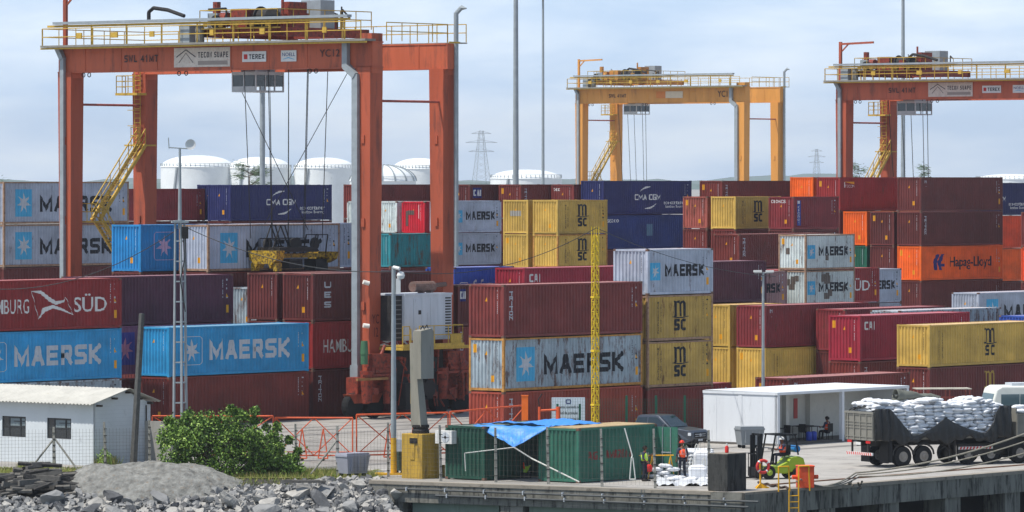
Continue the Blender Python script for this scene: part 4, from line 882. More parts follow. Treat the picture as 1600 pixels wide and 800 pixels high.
def y_text(w):
    def f(zb, zt):
        mid = (zb + zt) / 2
        a = Decal(); a.strokes('SWL 41MT', -19.8, mid - .22, -17.2, mid + .2, blk, .18, gap=.3)
        c = Decal(); c.rect(-12.6, mid - .35, -8.6, mid + .45, plain('cream_plate', (206, 190, 165))); c.rect(-12.6, mid - .35, -11.2, mid + .45, plain('orange_plate', (205, 120, 50)), .003)
        d = Decal(); d.rect(-4.0, mid - .3, -2.2, mid + .3, plain('grey_plate', (150, 130, 100)))
        e = Decal(); e.text('YC13', .6 - 4, mid - .3, 2.6 - 4, mid + .45, blk, bold=.005)
        return [('load_lettering', a), ('maker_plate', c), ('number_lettering', e)]
    return f
C1 = W(232.3, 201.2)
crane('orange gantry crane at the left, with white power house and yellow spreader hanging', C1, 6.8, 24.9, 22.6, 1.55, cr_or, cr_or2, 9.7, 6.4, g_text(24.9), near=True, spread=9.2)
C2 = W(486.2, 362.6)
crane('ochre yellow gantry crane in the distance at the centre right', C2, 6.75, 24.4, 25.15, 1.8, cr_ye, cr_ye, 18.6, 8.2, y_text(24.4), mach=mat('ochre_machinery', (190, 130, 60), .6, var=.2, dirt=.5, dcol=(60, 56, 52)))
C3 = W(371.5, 240.9)
crane('orange gantry crane at the right edge behind the maroon stack', C3, 6.8, 24.9, 22.9, 1.6, cr_or, cr_or2, 19.8, 6.6, g_text(24.9))

# ------------------------------------------------------------------ distant masts, tanks, pylon, trees
def mast(px, Y, d0, d1, top_z, label, arm=False):
    t = thing('light_mast', ((px - 800) * Y / F, Y, 0), 0, label, 'light mast', 'tall floodlight masts')
    m = MB().use(galv); m.tube((0, 0, 0), (0, 0, top_z), d0 / 2, 12, d1 / 2); m.lathe((0, 0, 0), [(d0 * .9, 0), (d0 * .9, .3), (d0 * .5, .5)], 12); autosmooth(m.build('pole', t))
    m = MB().use(galv); m.lathe((0, 0, top_z - .6), [(.3, 0), (1.1, .1), (1.1, .3), (.3, .4)], 16); m.build('head_ring', t)
    m = MB().use(dark)
    for k in range(8): a_ = k * math.pi / 4; m.cbox((1.25 * math.cos(a_), 1.25 * math.sin(a_), top_z - .6), .5, .5, .35)
    m.build('floodlight', t)
mast(806, 470, .66, .38, 38, 'thick grey steel mast rising out of frame near the picture centre')
mast(848.5, 800, .56, .34, 43.0, 'thin grey steel mast just right of the thick one')
mast(410, 480, .56, .50, 24.4, 'grey steel mast seen under the left crane cab')
mast(1411, 520, .58, .30, 36, 'grey steel mast rising behind the right orange crane')
tkw = mat('tank_white', (226, 230, 230), .5, var=.06, dirt=.3, dcol=(186, 190, 190), scale=.3)
def tank(px, wpx, ytop, ywall, label, Y=1450, ribs=False):
    s = F / Y; r = wpx / s / 2; zw = CAMH + (HZ - ywall) / s; zt_ = CAMH + (HZ - ytop) / s
    t = thing('storage_tank', ((px - 800) / s, Y + r, 0), 0, label, 'storage tank', 'white storage tanks beyond the yard')
    m = MB().use(tkw); m.lathe((0, 0, 0), [(r, 0), (r, zw)], 40); autosmooth(m.build('wall', t))
    n = 10; m = MB().use(tkw); m.lathe((0, 0, zw), [(r * math.cos(i / n * math.pi / 2 * .97) if i else r + .15, (zt_ - zw) * math.sin(i / n * math.pi / 2)) for i in range(n + 1)], 40); autosmooth(m.build('dome_roof', t), 50)
    m = MB().use(galv)
    for k in range(48 if not ribs else 24):
        a_ = 2 * math.pi * k / 48; c_, s_ = math.cos(a_), math.sin(a_)
        m.tube((r * c_, r * s_, zw), (r * c_, r * s_, zw + 1.0), .06, 4)
    for k in range(48):
        a_, b_ = 2 * math.pi * k / 48, 2 * math.pi * (k + 1) / 48
        m.tube((r * math.cos(a_), r * math.sin(a_), zw + 1), (r * math.cos(b_), r * math.sin(b_), zw + 1), .05, 4)
    if ribs:
        for k in range(16):
            a_ = 2 * math.pi * k / 16
            for i in range(n):
                p = lambda i: (r * 1.02 * math.cos(i / n * math.pi / 2) * math.cos(a_), r * 1.02 * math.cos(i / n * math.pi / 2) * math.sin(a_), zw + (zt_ - zw) * 1.02 * math.sin(i / n * math.pi / 2))
                m.tube(p(i), p(i + 1), .14, 4)
    m.build('roof_railing', t)
    m = MB().use(galv); m.bar((-r * .7, -r * .75, 0), (-r * .5, -r * .9, zw), .5); m.build('stairway', t)
tank(305, 116, 242.5, 261, 'white domed tank just right of the left crane leg')
tank(403, 100, 245, 263, 'white domed tank behind the mast under the crane cab')
tank(505, 96, 246, 263, 'white domed tank above the end of the navy container')
tank(597, 104, 258, 283, 'cream ribbed dome tank in front, behind the near crane leg', 1200, True)
tank(655, 84, 247, 264, 'white domed tank between the right pair of crane legs')
tank(822, 112, 265, 279, 'low white dome at the foot of the thick mast', 1350)
tank(1585, 110, 272, 280, 'low pale tank roof at the far right horizon', 1700)
def pylon(px, Y, top, wd, label):
    s = F / Y; z1 = CAMH + (HZ - top) / s; t = thing('transmission_pylon', ((px - 800) / s, Y, 0), 0.3, label, 'pylon')
    m = MB().use(galv); pts = lambda z: [(sx * wd / 2 * (1 - z / z1 * .82), sy * wd / 2 * (1 - z / z1 * .82), z) for sx, sy in ((-1, -1), (1, -1), (1, 1), (-1, 1))]
    n = 12; k_ = Y / 1300 if Y < 3000 else 1.6
    for i in range(n):
        a_, b_ = pts(z1 * i / n), pts(z1 * (i + 1) / n)
        for k in range(4): m.tube(a_[k], b_[k], .08, 4); m.tube(a_[k], b_[(k + 1) % 4], .04, 4); m.tube(a_[(k + 1) % 4], b_[k], .04, 4)
    for f_, l_ in ((.96, 2.6), (.84, 4.2), (.72, 3.4)):
        l_ *= k_; z = z1 * f_; m.tube((-l_, 0, z), (l_, 0, z), .1, 4); m.tube((-l_, 0, z), (0, 0, z + 1.3), .08, 4); m.tube((l_, 0, z), (0, 0, z + 1.3), .08, 4)
    m.build('lattice', t)
pylon(752, 2600, 204, 10.0, 'grey lattice power pylon between the crane and the thick mast')
pylon(1276, 3600, 233, 6.5, 'faint distant lattice tower left of the right crane')
# trees
leafm = mat('foliage_casuarina', (92, 112, 84), .8, var=.35, scale=2); barkm = mat('bark', (96, 84, 70), .9, var=.3)
def feather_tree(px, Y, topy, wpx, label, n=1500, lean=.35, seed=1):
    rnd = random.Random(seed); s = F / Y; zt_ = CAMH + (HZ - topy) / s; wd = wpx / s
    t = thing('casuarina_tree', ((px - 800) / s, Y, 0), 0, label, 'tree', 'feathery trees beyond the stacks')
    m = MB().use(barkm); m.tube((0, 0, 0), (wd * .1, 0, zt_ * .9), .22, 8, .05)
    br = []
    for i in range(26):
        z = zt_ * rnd.uniform(.45, .97); a_ = rnd.uniform(0, 6.28); l_ = wd * .62 * (1.25 - z / zt_ * .8) * rnd.uniform(.5, 1); e = Vector((math.cos(a_) * l_ + lean * l_, math.sin(a_) * l_, z + l_ * rnd.uniform(.1, .5)))
        b0 = Vector((wd * .1 * z / zt_, 0, z)); m.tube(b0, e, .05, 4, .015); br.append((b0, e))
    m.build('trunk', t)
    f = MB().use(leafm)
    for i in range(n):
        b0, e = rnd.choice(br); k = rnd.uniform(.25, 1.05); p = b0.lerp(e, k) + Vector((rnd.gauss(0, .22), rnd.gauss(0, .22), rnd.gauss(0, .2)))
        d = (e - b0).normalized() * rnd.uniform(.3, .6) + Vector((rnd.gauss(0, .12), rnd.gauss(0, .12), -rnd.uniform(0, .25))); q_ = d.cross(Vector((rnd.gauss(0, 1), rnd.gauss(0, 1), rnd.gauss(0, 1)))).normalized() * .03
        f.add([p - q_, p + q_, p + d], [(0, 1, 2)])
    f.build('crown', t, fixn=False)
feather_tree(382, 560, 250, 84, 'grey green feathery tree before the tanks, over the navy container', seed=3, n=2600)
feather_tree(1338, 560, 252, 46, 'feathery tree glimpsed between the right crane legs', seed=5)
feather_tree(1448, 540, 252, 60, 'feathery tree right of the grey mast', seed=8, n=2200)
feather_tree(-12, 520, 266, 60, 'feathery tree tip at the left edge of the picture', seed=9)
# ------------------------------------------------------------------ people
def skinned(name, pts, edges, rad, m, parent, root=0, sub=1):
    me = bpy.data.meshes.new(name); me.from_pydata([tuple(p) for p in pts], edges, [])
    bm = bmesh.new(); bm.from_mesh(me); ly = bm.verts.layers.skin.verify(); bm.verts.ensure_lookup_table()
    for i, v in enumerate(bm.verts):
        r = rad[i]; v[ly].radius = r if isinstance(r, tuple) else (r, r); v[ly].use_root = (i == root)
    bm.to_mesh(me); bm.free()
    ob = bpy.data.objects.new(name, me); COL.objects.link(ob)
    ob.modifiers.new('s', 'SKIN').use_smooth_shade = True; sb = ob.modifiers.new('b', 'SUBSURF'); sb.levels = sb.render_levels = sub
    dg = bpy.context.evaluated_depsgraph_get(); dg.update(); m2 = bpy.data.meshes.new_from_object(ob.evaluated_get(dg))
    bpy.data.objects.remove(ob); m2.materials.clear(); m2.materials.append(m)
    m2.polygons.foreach_set('use_smooth', [True] * len(m2.polygons))
    o = bpy.data.objects.new(name, m2); COL.objects.link(o); o.parent = parent; return o
skinm = plain('skin', (120, 78, 56), .6); trm = plain('navy_trousers', (34, 38, 52), .9); bootm = plain('boots', (22, 20, 20), .8); hairm = plain('hair', (20, 16, 14), .8)
shirtm = plain('dark_blue_shirt', (52, 60, 82), .9); hvo = plain('hi_vis_orange', (255, 88, 40), .7); hvg = plain('hi_vis_green', (196, 236, 60), .7); refl = plain('reflective_tape', (190, 190, 186), .4)
helm = plain('helmet_red', (214, 52, 34), .35); helw = plain('helmet_white', (225, 225, 222), .35)
def person(loc, rz, label, vest, pose='stand', H=1.74, helmet=None, group=None):
    """faces +x; hips at the pelvis vertex"""
    k = H / 1.75; t = thing('person', loc, rz, label, 'person', group)
    seat = pose in ('sit', 'drive')
    hz_ = (.93 if not seat else .50) * k
    P = lambda x, y, z: Vector((x * k, y * k, z * k + (hz_ - .93 * k)))
    pel = P(0, 0, .95); waist = P(0, 0, 1.08); chest = P(.01, 0, 1.30); neck = P(.0, 0, 1.46); nb = P(.02, 0, 1.53); hd = P(.04, 0, 1.62); ht = P(.04, 0, 1.70)
    legs = []
    for sg in (-1, 1):
        hip = P(0, .10 * sg, .90)
        if seat: kn = hip + Vector((.43 * k, .05 * sg, .02)); an = kn + Vector((.02, 0, -.42 * k)); to = an + Vector((.17 * k, .02 * sg, -.05))
        else:
            kn = P(.03, .12 * sg, .50); an = P(-.02 + (.05 if sg > 0 else -.03), .13 * sg, .08); to = an + Vector((.17 * k, .03 * sg, -.045))
        legs.append((hip, kn, an, to))
    arms = []
    for sg in (-1, 1):
        sh = P(0, .19 * sg, 1.42)
        if pose == 'drive': el = sh + Vector((.14, .05 * sg, -.26)); wr = el + Vector((.24, -.06 * sg, .03))
        elif pose == 'sit': el = sh + Vector((.08, .06 * sg, -.27)); wr = el + Vector((.23, -.08 * sg, .0))
        elif pose == 'hold': el = sh + Vector((.03, .06 * sg, -.28)); wr = el + Vector((.17, -.05 * sg, .10 if sg > 0 else -.14))
        else: el = sh + Vector((-.02, .09 * sg, -.28)); wr = el + Vector((.08, -.0 * sg, -.24))
        arms.append((sh, el, wr))
    pts = [pel, waist, chest, neck, nb, hd, ht]; rad = [(.13, .11), (.12, .10), (.15, .11), .065, .058, .095, .075]; ed = [(0, 1), (1, 2), (2, 3), (3, 4), (4, 5), (5, 6)]
    for l in legs: n = len(pts); pts += list(l); rad += [.085, .058, .04, .03]; ed += [(0, n), (n, n + 1), (n + 1, n + 2), (n + 2, n + 3)]
    for a in arms: n = len(pts); hnd = a[2] + (a[2] - a[1]).normalized() * .05; pts += list(a) + [hnd]; rad += [.058, .042, .028, .03]; ed += [(2, n), (n, n + 1), (n + 1, n + 2), (n + 2, n + 3)]
    body = skinned('body', pts, ed, [tuple(q * k for q in r) if isinstance(r, tuple) else r * k for r in rad], skinm, t)
    # hands with five fingers
    for (sh, el, wr), sg in zip(arms, (-1, 1)):
        m = MB().use(skinm); d = (wr - el).normalized(); side = d.cross(Vector((0, sg, .3))).normalized(); pn = d.cross(side)
        c = wr + d * .03; m.tube(c, c + d * .08, .035, 8, .04)
        for i, (o_, ln_) in enumerate(((-.032, .065), (-.011, .08), (.011, .075), (.032, .055))):
            b = c + d * .075 + side * o_; j = b + d * ln_ * .55; m.tube(b, j, .010, 6); m.tube(j, j + (d * .6 - pn * .7 * sg).normalized() * ln_ * .5, .009, 6)
        b = c + d * .02 - side * .035; m.tube(b, b + (d * .5 - side * .8).normalized() * .06, .012, 6, .009); m.build('hand', t)
    tp = [pel + Z * .03] ; tr = [(.145 * k, .125 * k)]; te = []
    for l in legs: n = len(tp); tp += [l[0], l[1], l[2] + Z * .02]; tr += [.098 * k, .074 * k, .062 * k]; te += [(0, n), (n, n + 1), (n + 1, n + 2)]
    skinned('trousers', tp, te, tr, trm, t)
    sp = [pel + Z * .06, waist, chest, neck + Z * -.03]; sr = [(.142 * k, .12 * k), (.135 * k, .115 * k), (.165 * k, .125 * k), .075 * k]; se = [(0, 1), (1, 2), (2, 3)]
    for a in arms: n = len(sp); sp += [a[0], a[1], a[1].lerp(a[2], .5 if pose != 'drive' else .9)]; sr += [.07 * k, .054 * k, .046 * k]; se += [(2, n), (n, n + 1), (n + 1, n + 2)]
    skinned('shirt', sp, se, sr, shirtm, t)
    if vest:
        skinned('vest', [pel + Z * .0, waist, chest, neck - Z * .05, chest + Vector((0, .13 * k, .09 * k)), chest + Vector((0, -.13 * k, .09 * k))], [(0, 1), (1, 2), (2, 3), (2, 4), (2, 5)], [(.20 * k, .165 * k), (.19 * k, .16 * k), (.23 * k, .17 * k), .10 * k, .11 * k, .11 * k], vest, t)
        m = MB().use(refl)
        for zc in (.05,):
            c = waist + Z * zc * k; n = 18; A = [Vector((c.x + math.cos(a_) * .162 * k, c.y + math.sin(a_) * .188 * k, c.z)) for a_ in [2 * math.pi * i / n for i in range(n)]]
            m.add([tuple(p) for p in A] + [tuple(p + Z * .03) for p in A], [(i, (i + 1) % n, n + (i + 1) % n, n + i) for i in range(n)])
        for sy in (-.09, .09):
            for sx_ in (-1, 1): m.box(chest.x + sx_ * .155 * k - .006, chest.y + sy * k - .015, waist.z + .1, chest.x + sx_ * .155 * k + .006, chest.y + sy * k + .015, chest.z + .12 * k)
        m.build('reflective_band', t)
    for l in legs: m = MB().use(bootm); m.tube(l[2] + Z * .06, l[2] - Z * .03, .055, 8, .06); m.tube(l[2] - Z * .03, l[3] + Vector((.05, 0, 0)), .055, 8, .04); m.build('boot', t)
    # face and hair or helmet
    m = MB().use(skinm); c = hd + Z * .01; m.tube(c + Vector((.085, 0, .0)), c + Vector((.115, 0, -.02)), .018, 6, .012)
    for sg in (-1, 1): m.tube(c + Vector((0, .088 * sg, .0)), c + Vector((-.01, .102 * sg, .0)), .024, 8)
    m.use(hairm)
    for sg in (-1, 1): m.cbox(c + Vector((.090, .032 * sg, .018)), .01, .02, .012)
    m.cbox(c + Vector((.088, 0, -.052)), .01, .045, .008); m.build('face', t)
    hc = hd + Vector((-.008, 0, .05)); m = MB().use(helmet or hairm); R0 = .125 if helmet else .108
    n = 8; m.lathe(hc, [(R0 * math.cos(i / n * math.pi / 2) + .001, R0 * math.sin(i / n * math.pi / 2) * (1.0 if helmet else .75)) for i in range(n + 1)], 16)
    if helmet: m.lathe(hc + Vector((.03, 0, -.012)), [(R0 * 1.14, 0), (R0 * 1.14, .014)], 16)
    else: m.frus(hc + Vector((-.03, 0, -.11)), .12, .18, hc + Vector((-.02, 0, .01)), .17, .2)
    autosmooth(m.build('helmet' if helmet else 'hair', t), 50); return t
person(G(1007, 752), R(-25), 'person in a yellow-green vest and dark trousers beside the pile of sacks', hvg, 'hold', 1.70)
person(G(1066, 747.5), R(115), 'person in an orange vest and red helmet standing with their back turned', hvo, 'stand', 1.80, helmet=helm)

# ------------------------------------------------------------------ green containers, tarpaulin, things around them
tf = mat('green_container_frame', (42, 96, 76), .6, var=.2, dirt=.5, dcol=(96, 80, 60), scale=3)
def gab(px, py): return AB(G(px, py))
COLS['gA'] = ((36, 80, 66), .2); COLS['gB'] = ((54, 108, 90), .15)
a, b = gab(757, 751.5); container(a, b, .01, L20, ST, 'gA', None, 'dark green site container with an air conditioner, left of the blue tarpaulin', nomarks=True, group='green site containers on the quay')
a2, b2 = gab(904, 755.5); gc = container(a2, b2, .01, L20, ST, 'gB', None, 'green site container with faded red lettering and its door open', nomarks=True, group='green site containers on the quay')
_, _, _, ps, bs, _, _ = cmesh(L20, ST); d = Decal(); rp = mat('faded_red_lettering', (128, 52, 50), .7, var=.3, dirt=.7, dcol=(60, 100, 84), scale=4)
d.strokes('AG.', .75, 1.05, 1.75, 1.45, rp, .22, gap=.35); d.strokes('AMAZONA', 2.15, 1.08, 4.15, 1.48, rp, .22, gap=.35)
child(d.mesh('lettering', (0, 0, 0), (1, 0, 0), (0, 0, 1), prof=ps, breaks=bs), 'lettering', gc)
m = MB().use(COLS and cpaint('gB', COLS['gB'][0])); m.M = Matrix.Translation((L20, .02, 0)) @ Matrix.Rotation(R(-84), 4, 'Z')
m.box(0, 0, .12, 1.18, .05, 2.45)
for x in (.1, .5, .9): m.box(x, .05, .2, x + .12, .08, 2.35)
m.use(galv)
for x in (.35, .8): m.tube((x, -.03, .15), (x, -.03, 2.42), .02, 6)
m.box(.3, -.06, 1.2, .85, -.03, 1.26); m.build('door', gc)
roofm = mat('ply_roof', (170, 148, 112), .9, var=.2, dirt=.4); m = MB().use(roofm); m.box(.06, .06, ST - .04, L20 - .06, WID - .06, ST + .02); m.build('roof_board', gc)
# interior back wall behind the gap between the containers (dark cloth and stored goods)
t = thing('air_conditioner', W(a, b + 2.44, 1.72), TH, 'white air conditioner unit on the end of the dark green container', 'air conditioner')
m = MB().use(white); m.box(-.42, -.75, 0, -.06, .28, .62); m.build('case', t)
m = MB().use(greyw); m.lathe((-.425, -.36, .31), [(.24, -.012), (.24, .01)], 20, 'x'); m.build('fan_grille', t)
m = MB().use(dark); m.lathe((-.44, -.36, .31), [(.07, -.004), (.07, .008)], 12, 'x')
for k in range(4): m.box(-.445, -.37 if k % 2 else -.58, .3 if k % 2 == 0 else .1, -.437, -.35 if k % 2 else -.14, .32 if k % 2 == 0 else .52)
m.build('fan', t)
tp = mat('blue_tarpaulin', (66, 136, 210), .45, var=.12, dirt=.2, dcol=(130, 176, 226), scale=1.4, bump=.4)
def sheet(name, corner_fn, nu, nv, m, parent=None, amp=.04, seed=1, th=.012):
    rnd = random.Random(seed); ph = [rnd.uniform(0, 6) for _ in range(6)]; vs = []; fs = []
    for j in range(nv + 1):
        for i in range(nu + 1):
            u_, v_ = i / nu, j / nv; p = Vector(corner_fn(u_, v_)); n_ = amp * (math.sin(u_ * 17 + ph[0] + v_ * 5) * .5 + math.sin(v_ * 13 + ph[1] - u_ * 9) * .4 + math.sin(u_ * 41 + v_ * 29 + ph[2]) * .3 + rnd.uniform(-.3, .3))
            vs.append(tuple(p + Vector((n_ * .5, -n_ * .6, n_))))
    for j in range(nv):
        for i in range(nu): k = j * (nu + 1) + i; fs.append((k, k + 1, k + nu + 2, k + nu + 1))
    b_ = MB().use(m); b_.add(vs, fs); o = b_.build(name, parent, smooth=True); o.modifiers.new('t', 'SOLIDIFY').thickness = th; return o
zr = ST + .06
A0 = W(a + 1.2, b + 1.9, zr); A1 = W(a2 + 5.4, b2 + 1.2, zr); 
t = thing('tarpaulin', W(a + 2.5, b - 1.5, ST), 0, 'blue tarpaulin stretched over the gap between the green containers', 'tarpaulin')
def tarp(u_, v_):   # u: left container to right container, v: front to back
    P0 = W(a + .25 + 5.2 * v_, b + .9 - .0 * v_, zr); P1 = W(a2 + .15 + 3.9 * v_, b2 + 1.75, zr); p = P0.lerp(P1, u_); w_ = 4 * u_ * (1 - u_)
    p.z += .16 * math.sin(v_ * 7 + u_ * 3) * w_ - .0 * w_; return p - t.location
sheet('tarpaulin_sheet', tarp, 40, 30, tp, t, .05, 3)
P0 = W(a + .25, b + .9, zr); P1 = W(a2 + .15, b2 + 1.75, zr); tip = AT(803, 699, (P0.y + P1.y) / 2 - 1.2)
def flap(u_, v_): p = P0.lerp(P1, u_); q_ = tip; return p.lerp(q_.lerp(p.lerp(q_, 1), 0), v_ * (1 - .0 * abs(u_ - .5))) - t.location
sheet('tarpaulin_flap', flap, 24, 16, tp, t, .035, 5)
ropew = plain('white_rope', (205, 205, 198), .8)
def rope(pts, r, label, m=ropew, name='rope', sag=0.0, group=None, n=1, cat='rope'):
    P = []
    for p, q_ in zip(pts[:-1], pts[1:]):
        k = 12 if sag else 1
        for i in range(k): f = i / k; c = Vector(p).lerp(Vector(q_), f); c.z -= sag * 4 * f * (1 - f); P.append(c)
    P.append(Vector(pts[-1])); b_ = MB().use(m); b_.path(P, r, 6); return tag(b_.build(name), label, cat, group)
yq = 244.2
rope([tip, AT(727, 708, 243.2), AT(726, 708.5, 243.1), AT(727.5, 736, 243.1)], .025, 'white rope from the tarpaulin tip to the left green container')
rope([tip, AT(830, 716, yq - 1.5), AT(905, 753, yq - 3.2)], .035, 'white rope tied from the tarpaulin tip down to the quay on the right')
rope([AT(976, 669, 237.4), AT(988, 712, 237.2), AT(986.5, 716, 237.1), AT(984, 749, 237.1), AT(993, 749, 237), AT(989, 715, 237.1)], .03, 'white knotted rope hanging on the side of the green lettered container')
t = thing('hanging_vest', AT(817, 727, 246.3), .3, 'orange and yellow-green safety vest lying in the shade under the tarpaulin', 'safety vest')
m = MB().use(hvo); m.prism([(-.42, .1), (-.1, .28), (.05, .1), (.1, -.22), (-.15, -.02)], -.06, .06); m.build('vest_body', t); m = MB().use(hvg); m.prism([(-.1, -.1), (.25, -.05), (.38, .0), (.16, -.4), (-.02, -.32)], -.05, .07); m.build('vest_panel', t)
m = MB().use(plain('dark_crate_plastic', (40, 42, 46))); m.box(-.35, -.2, -.9, .4, .4, -.35)
m.box(-.5, -.3, -.95, .6, .5, -.88); tag(m.build('storage_box', loc=t.location), 'dark storage box under the tarpaulin carrying the safety vest', 'box')
# sacks of white material
bagm = mat('white_sack', (220, 222, 225), .7, var=.06, dirt=.1, dcol=(170, 172, 176), scale=3, bump=.5)
def sackmesh(seed, lx=.72, ly=.46, lz=.2):
    rnd = random.Random(seed); nx_, ny_ = 8, 6; vs = []; fs = []
    for sgn in (1, -1):
        for j in range(ny_ + 1):
            for i in range(nx_ + 1):
                x, y = i / nx_ * 2 - 1, j / ny_ * 2 - 1; hgt = (1 - abs(x) ** 3.2) ** .55 * (1 - abs(y) ** 3.0) ** .55 if abs(x) < 1 and abs(y) < 1 else 0
                edge = hgt == 0; vs.append((x * lx / 2 * (1 - .07 * y * y), y * ly / 2 * (1 - .10 * x * x), sgn * lz / 2 * hgt + (0 if edge else rnd.uniform(-.014, .014))))
    n = (nx_ + 1) * (ny_ + 1)
    for j in range(ny_):
        for i in range(nx_):
            k = j * (nx_ + 1) + i; fs.append((k, k + 1, k + nx_ + 2, k + nx_ + 1)); fs.append((n + k, n + k + nx_ + 1, n + k + nx_ + 2, n + k + 1))
    b_ = MB().use(bagm); b_.add(vs, fs); o = b_.build('sack', smooth=True); me = o.data; bm = bmesh.new(); bm.from_mesh(me); bmesh.ops.remove_doubles(bm, verts=bm.verts, dist=.002); bm.to_mesh(me); bm.free(); bpy.data.objects.remove(o); return me
SK = [sackmesh(i) for i in range(5)]
def sack(p, rz, tilt, label, group, sc=1.0):
    o = bpy.data.objects.new('sack', random.choice(SK)); COL.objects.link(o); o.location = p; o.rotation_euler = (tilt[0], tilt[1], rz); o.scale = (sc, sc, sc); return tag(o, label, 'sack', group)
rnd = random.Random(4)
SL1 = 'full white sack lying in the loose heap between the two standing people'
SL2 = 'full white sack stacked behind the orange-vested standing person'
for k in range(12):
    i, l = k % 3, k // 3; p = G(1034 + (i - 1) * 13 + l * 2, 748 - 4 * (k % 2)); p.z = .12 + l * .165; sack(p, R(rnd.uniform(-30, 30)), (rnd.uniform(-.12, .12), rnd.uniform(-.12, .12)), SL1, 'loose heap of sacks on the quay')
for k in range(7):
    p = G(1052 + k * 9, 752 - (k % 3) * 2.5); p.z = .10; sack(p, R(rnd.uniform(-60, 60)), (rnd.uniform(-.1, .1), rnd.uniform(-.1, .1)), SL1, 'loose heap of sacks on the quay')
for l in range(7):
    for i in range(5 if l < 3 else 4):
        for j in range(2 if l < 6 else 1):
            p = G(1074 + i * 10.5 + rnd.uniform(-2, 2), 743 - j * 9); p.z = .11 + l * .17; sack(p, R(rnd.uniform(-16, 16)), (rnd.uniform(-.07, .07), rnd.uniform(-.07, .07)), SL2, 'stack of sacks on the quay', 1.0)
shm = mat('white_plastic_sheet', (196, 199, 203), .5, var=.08)
t = thing('plastic_sheet', G(1070, 755), 0, 'crumpled white plastic sheet under the sacks on the quay edge', 'plastic sheet')
sheet('sheet_cloth', lambda u_, v_: GB(1022 + 86 * u_, 760 - 15 * v_, .07) - t.location, 40, 14, shm, t, .11, 9)
for k, (px_, py_) in enumerate(((1098, 745), (1090, 751))):   # big-bag loops
    t = thing('bulk_bag_loops', GB(px_, py_, 1.2 if k == 0 else .7), 0, ('tall', 'low')[k] + ' white bulk bag with lifting loops at the right of the sack stack', 'bulk bag', 'bulk bags beside the sacks')
    b_ = MB().use(bagm); zt_ = -1.15 if k == 0 else -.66; b_.frus((0, 0, zt_), .8, .8, (0, 0, -.05), .9, .85); b_.frus((0, 0, -.05), .9, .85, (0, 0, .06), .5, .5); o = b_.build('bag_body', t); bv = o.modifiers.new('b', 'BEVEL'); bv.width = .12; bv.segments = 3
    for sx_ in (-.3, .3):
        b_ = MB().use(ropew); b_.path([(sx_ - .08, 0, 0), (sx_ - .06, 0, .28), (sx_, 0, .4), (sx_ + .08, 0, .28), (sx_ + .06, 0, 0)], .025, 6); b_.build('lifting_loop', t)
# yellow trestle and the red drum
ty = plain('trestle_yellow', (226, 168, 28), .5)
t = thing('trestle', G(1022, 748), R(8), 'yellow tubular trestle frame behind the sacks', 'trestle'); b_ = MB().use(ty)
b_.tube((-.8, 0, 1.12), (.95, 0, 1.12), .03, 6); b_.build('top_bar', t)
for x in (-.75, -.1, .8):
    for sg in (-1, 1): b_ = MB().use(ty); b_.tube((x, 0, 1.1), (x + sg * .22, sg * .15, 0), .028, 6); b_.tube((x - .1, 0, .6), (x + .1, 0, .6), .02, 6); b_.build('leg', t)
b_ = MB().use(plain('red_drum', (200, 40, 36), .5)); b_.lathe((0, 0, 0), [(.07, 0), (.17, .04), (.21, .19), (.17, .33), (.07, .37)], 18); autosmooth(tag(b_.build('buoy', loc=GB(1013, 749, .35)), 'round red float hanging beside the yellow trestle', 'float', 'red floats by the trestle'))
b_ = MB().use(plain('red_drum', (200, 40, 36), .5)); b_.lathe((0, 0, 0), [(.07, 0), (.17, .04), (.21, .19), (.17, .33), (.07, .37)], 18); autosmooth(tag(b_.build('buoy', loc=GB(1034, 746, .6)), 'round red float resting on the heap of sacks', 'float', 'red floats by the trestle'))
# concrete mooring block with a small red bottle
cbm = mat('sooty_concrete_block', (62, 62, 60), .9, var=.35, dirt=.8, dcol=(22, 22, 22), scale=2, streak=True, bump=.4)
bp = G(1137, 768.5); b_ = MB().use(cbm); b_.box(0, 0, 0, 1.45, 1.15, 1.72); o = b_.build('concrete_block', loc=W(AB(bp)[0] + .0, AB(bp)[1] - .0), rz=TH); bv = o.modifiers.new('b', 'BEVEL'); bv.width = .03
tag(o, 'black stained concrete block on the quay corner', 'concrete block')
b_ = MB().use(ql); b_.box(.02, .02, 1.723, 1.43, 1.13, 1.75); x_ = b_.build('block_cap', o)
t = thing('fire_extinguisher', o.location + U * .6 + V * .5 + Z * 1.75, 0, 'small red bottle standing on the stained concrete block', 'bottle')
b_ = MB().use(plain('bottle_red', (196, 40, 34), .4)); b_.lathe((0, 0, 0), [(.06, 0), (.09, .03), (.09, .26), (.04, .34)], 14); autosmooth(b_.build('bottle_body', t)); b_ = MB().use(white); b_.lathe((0, 0, .34), [(.035, 0), (.04, .1)], 10); b_.build('cap', t)

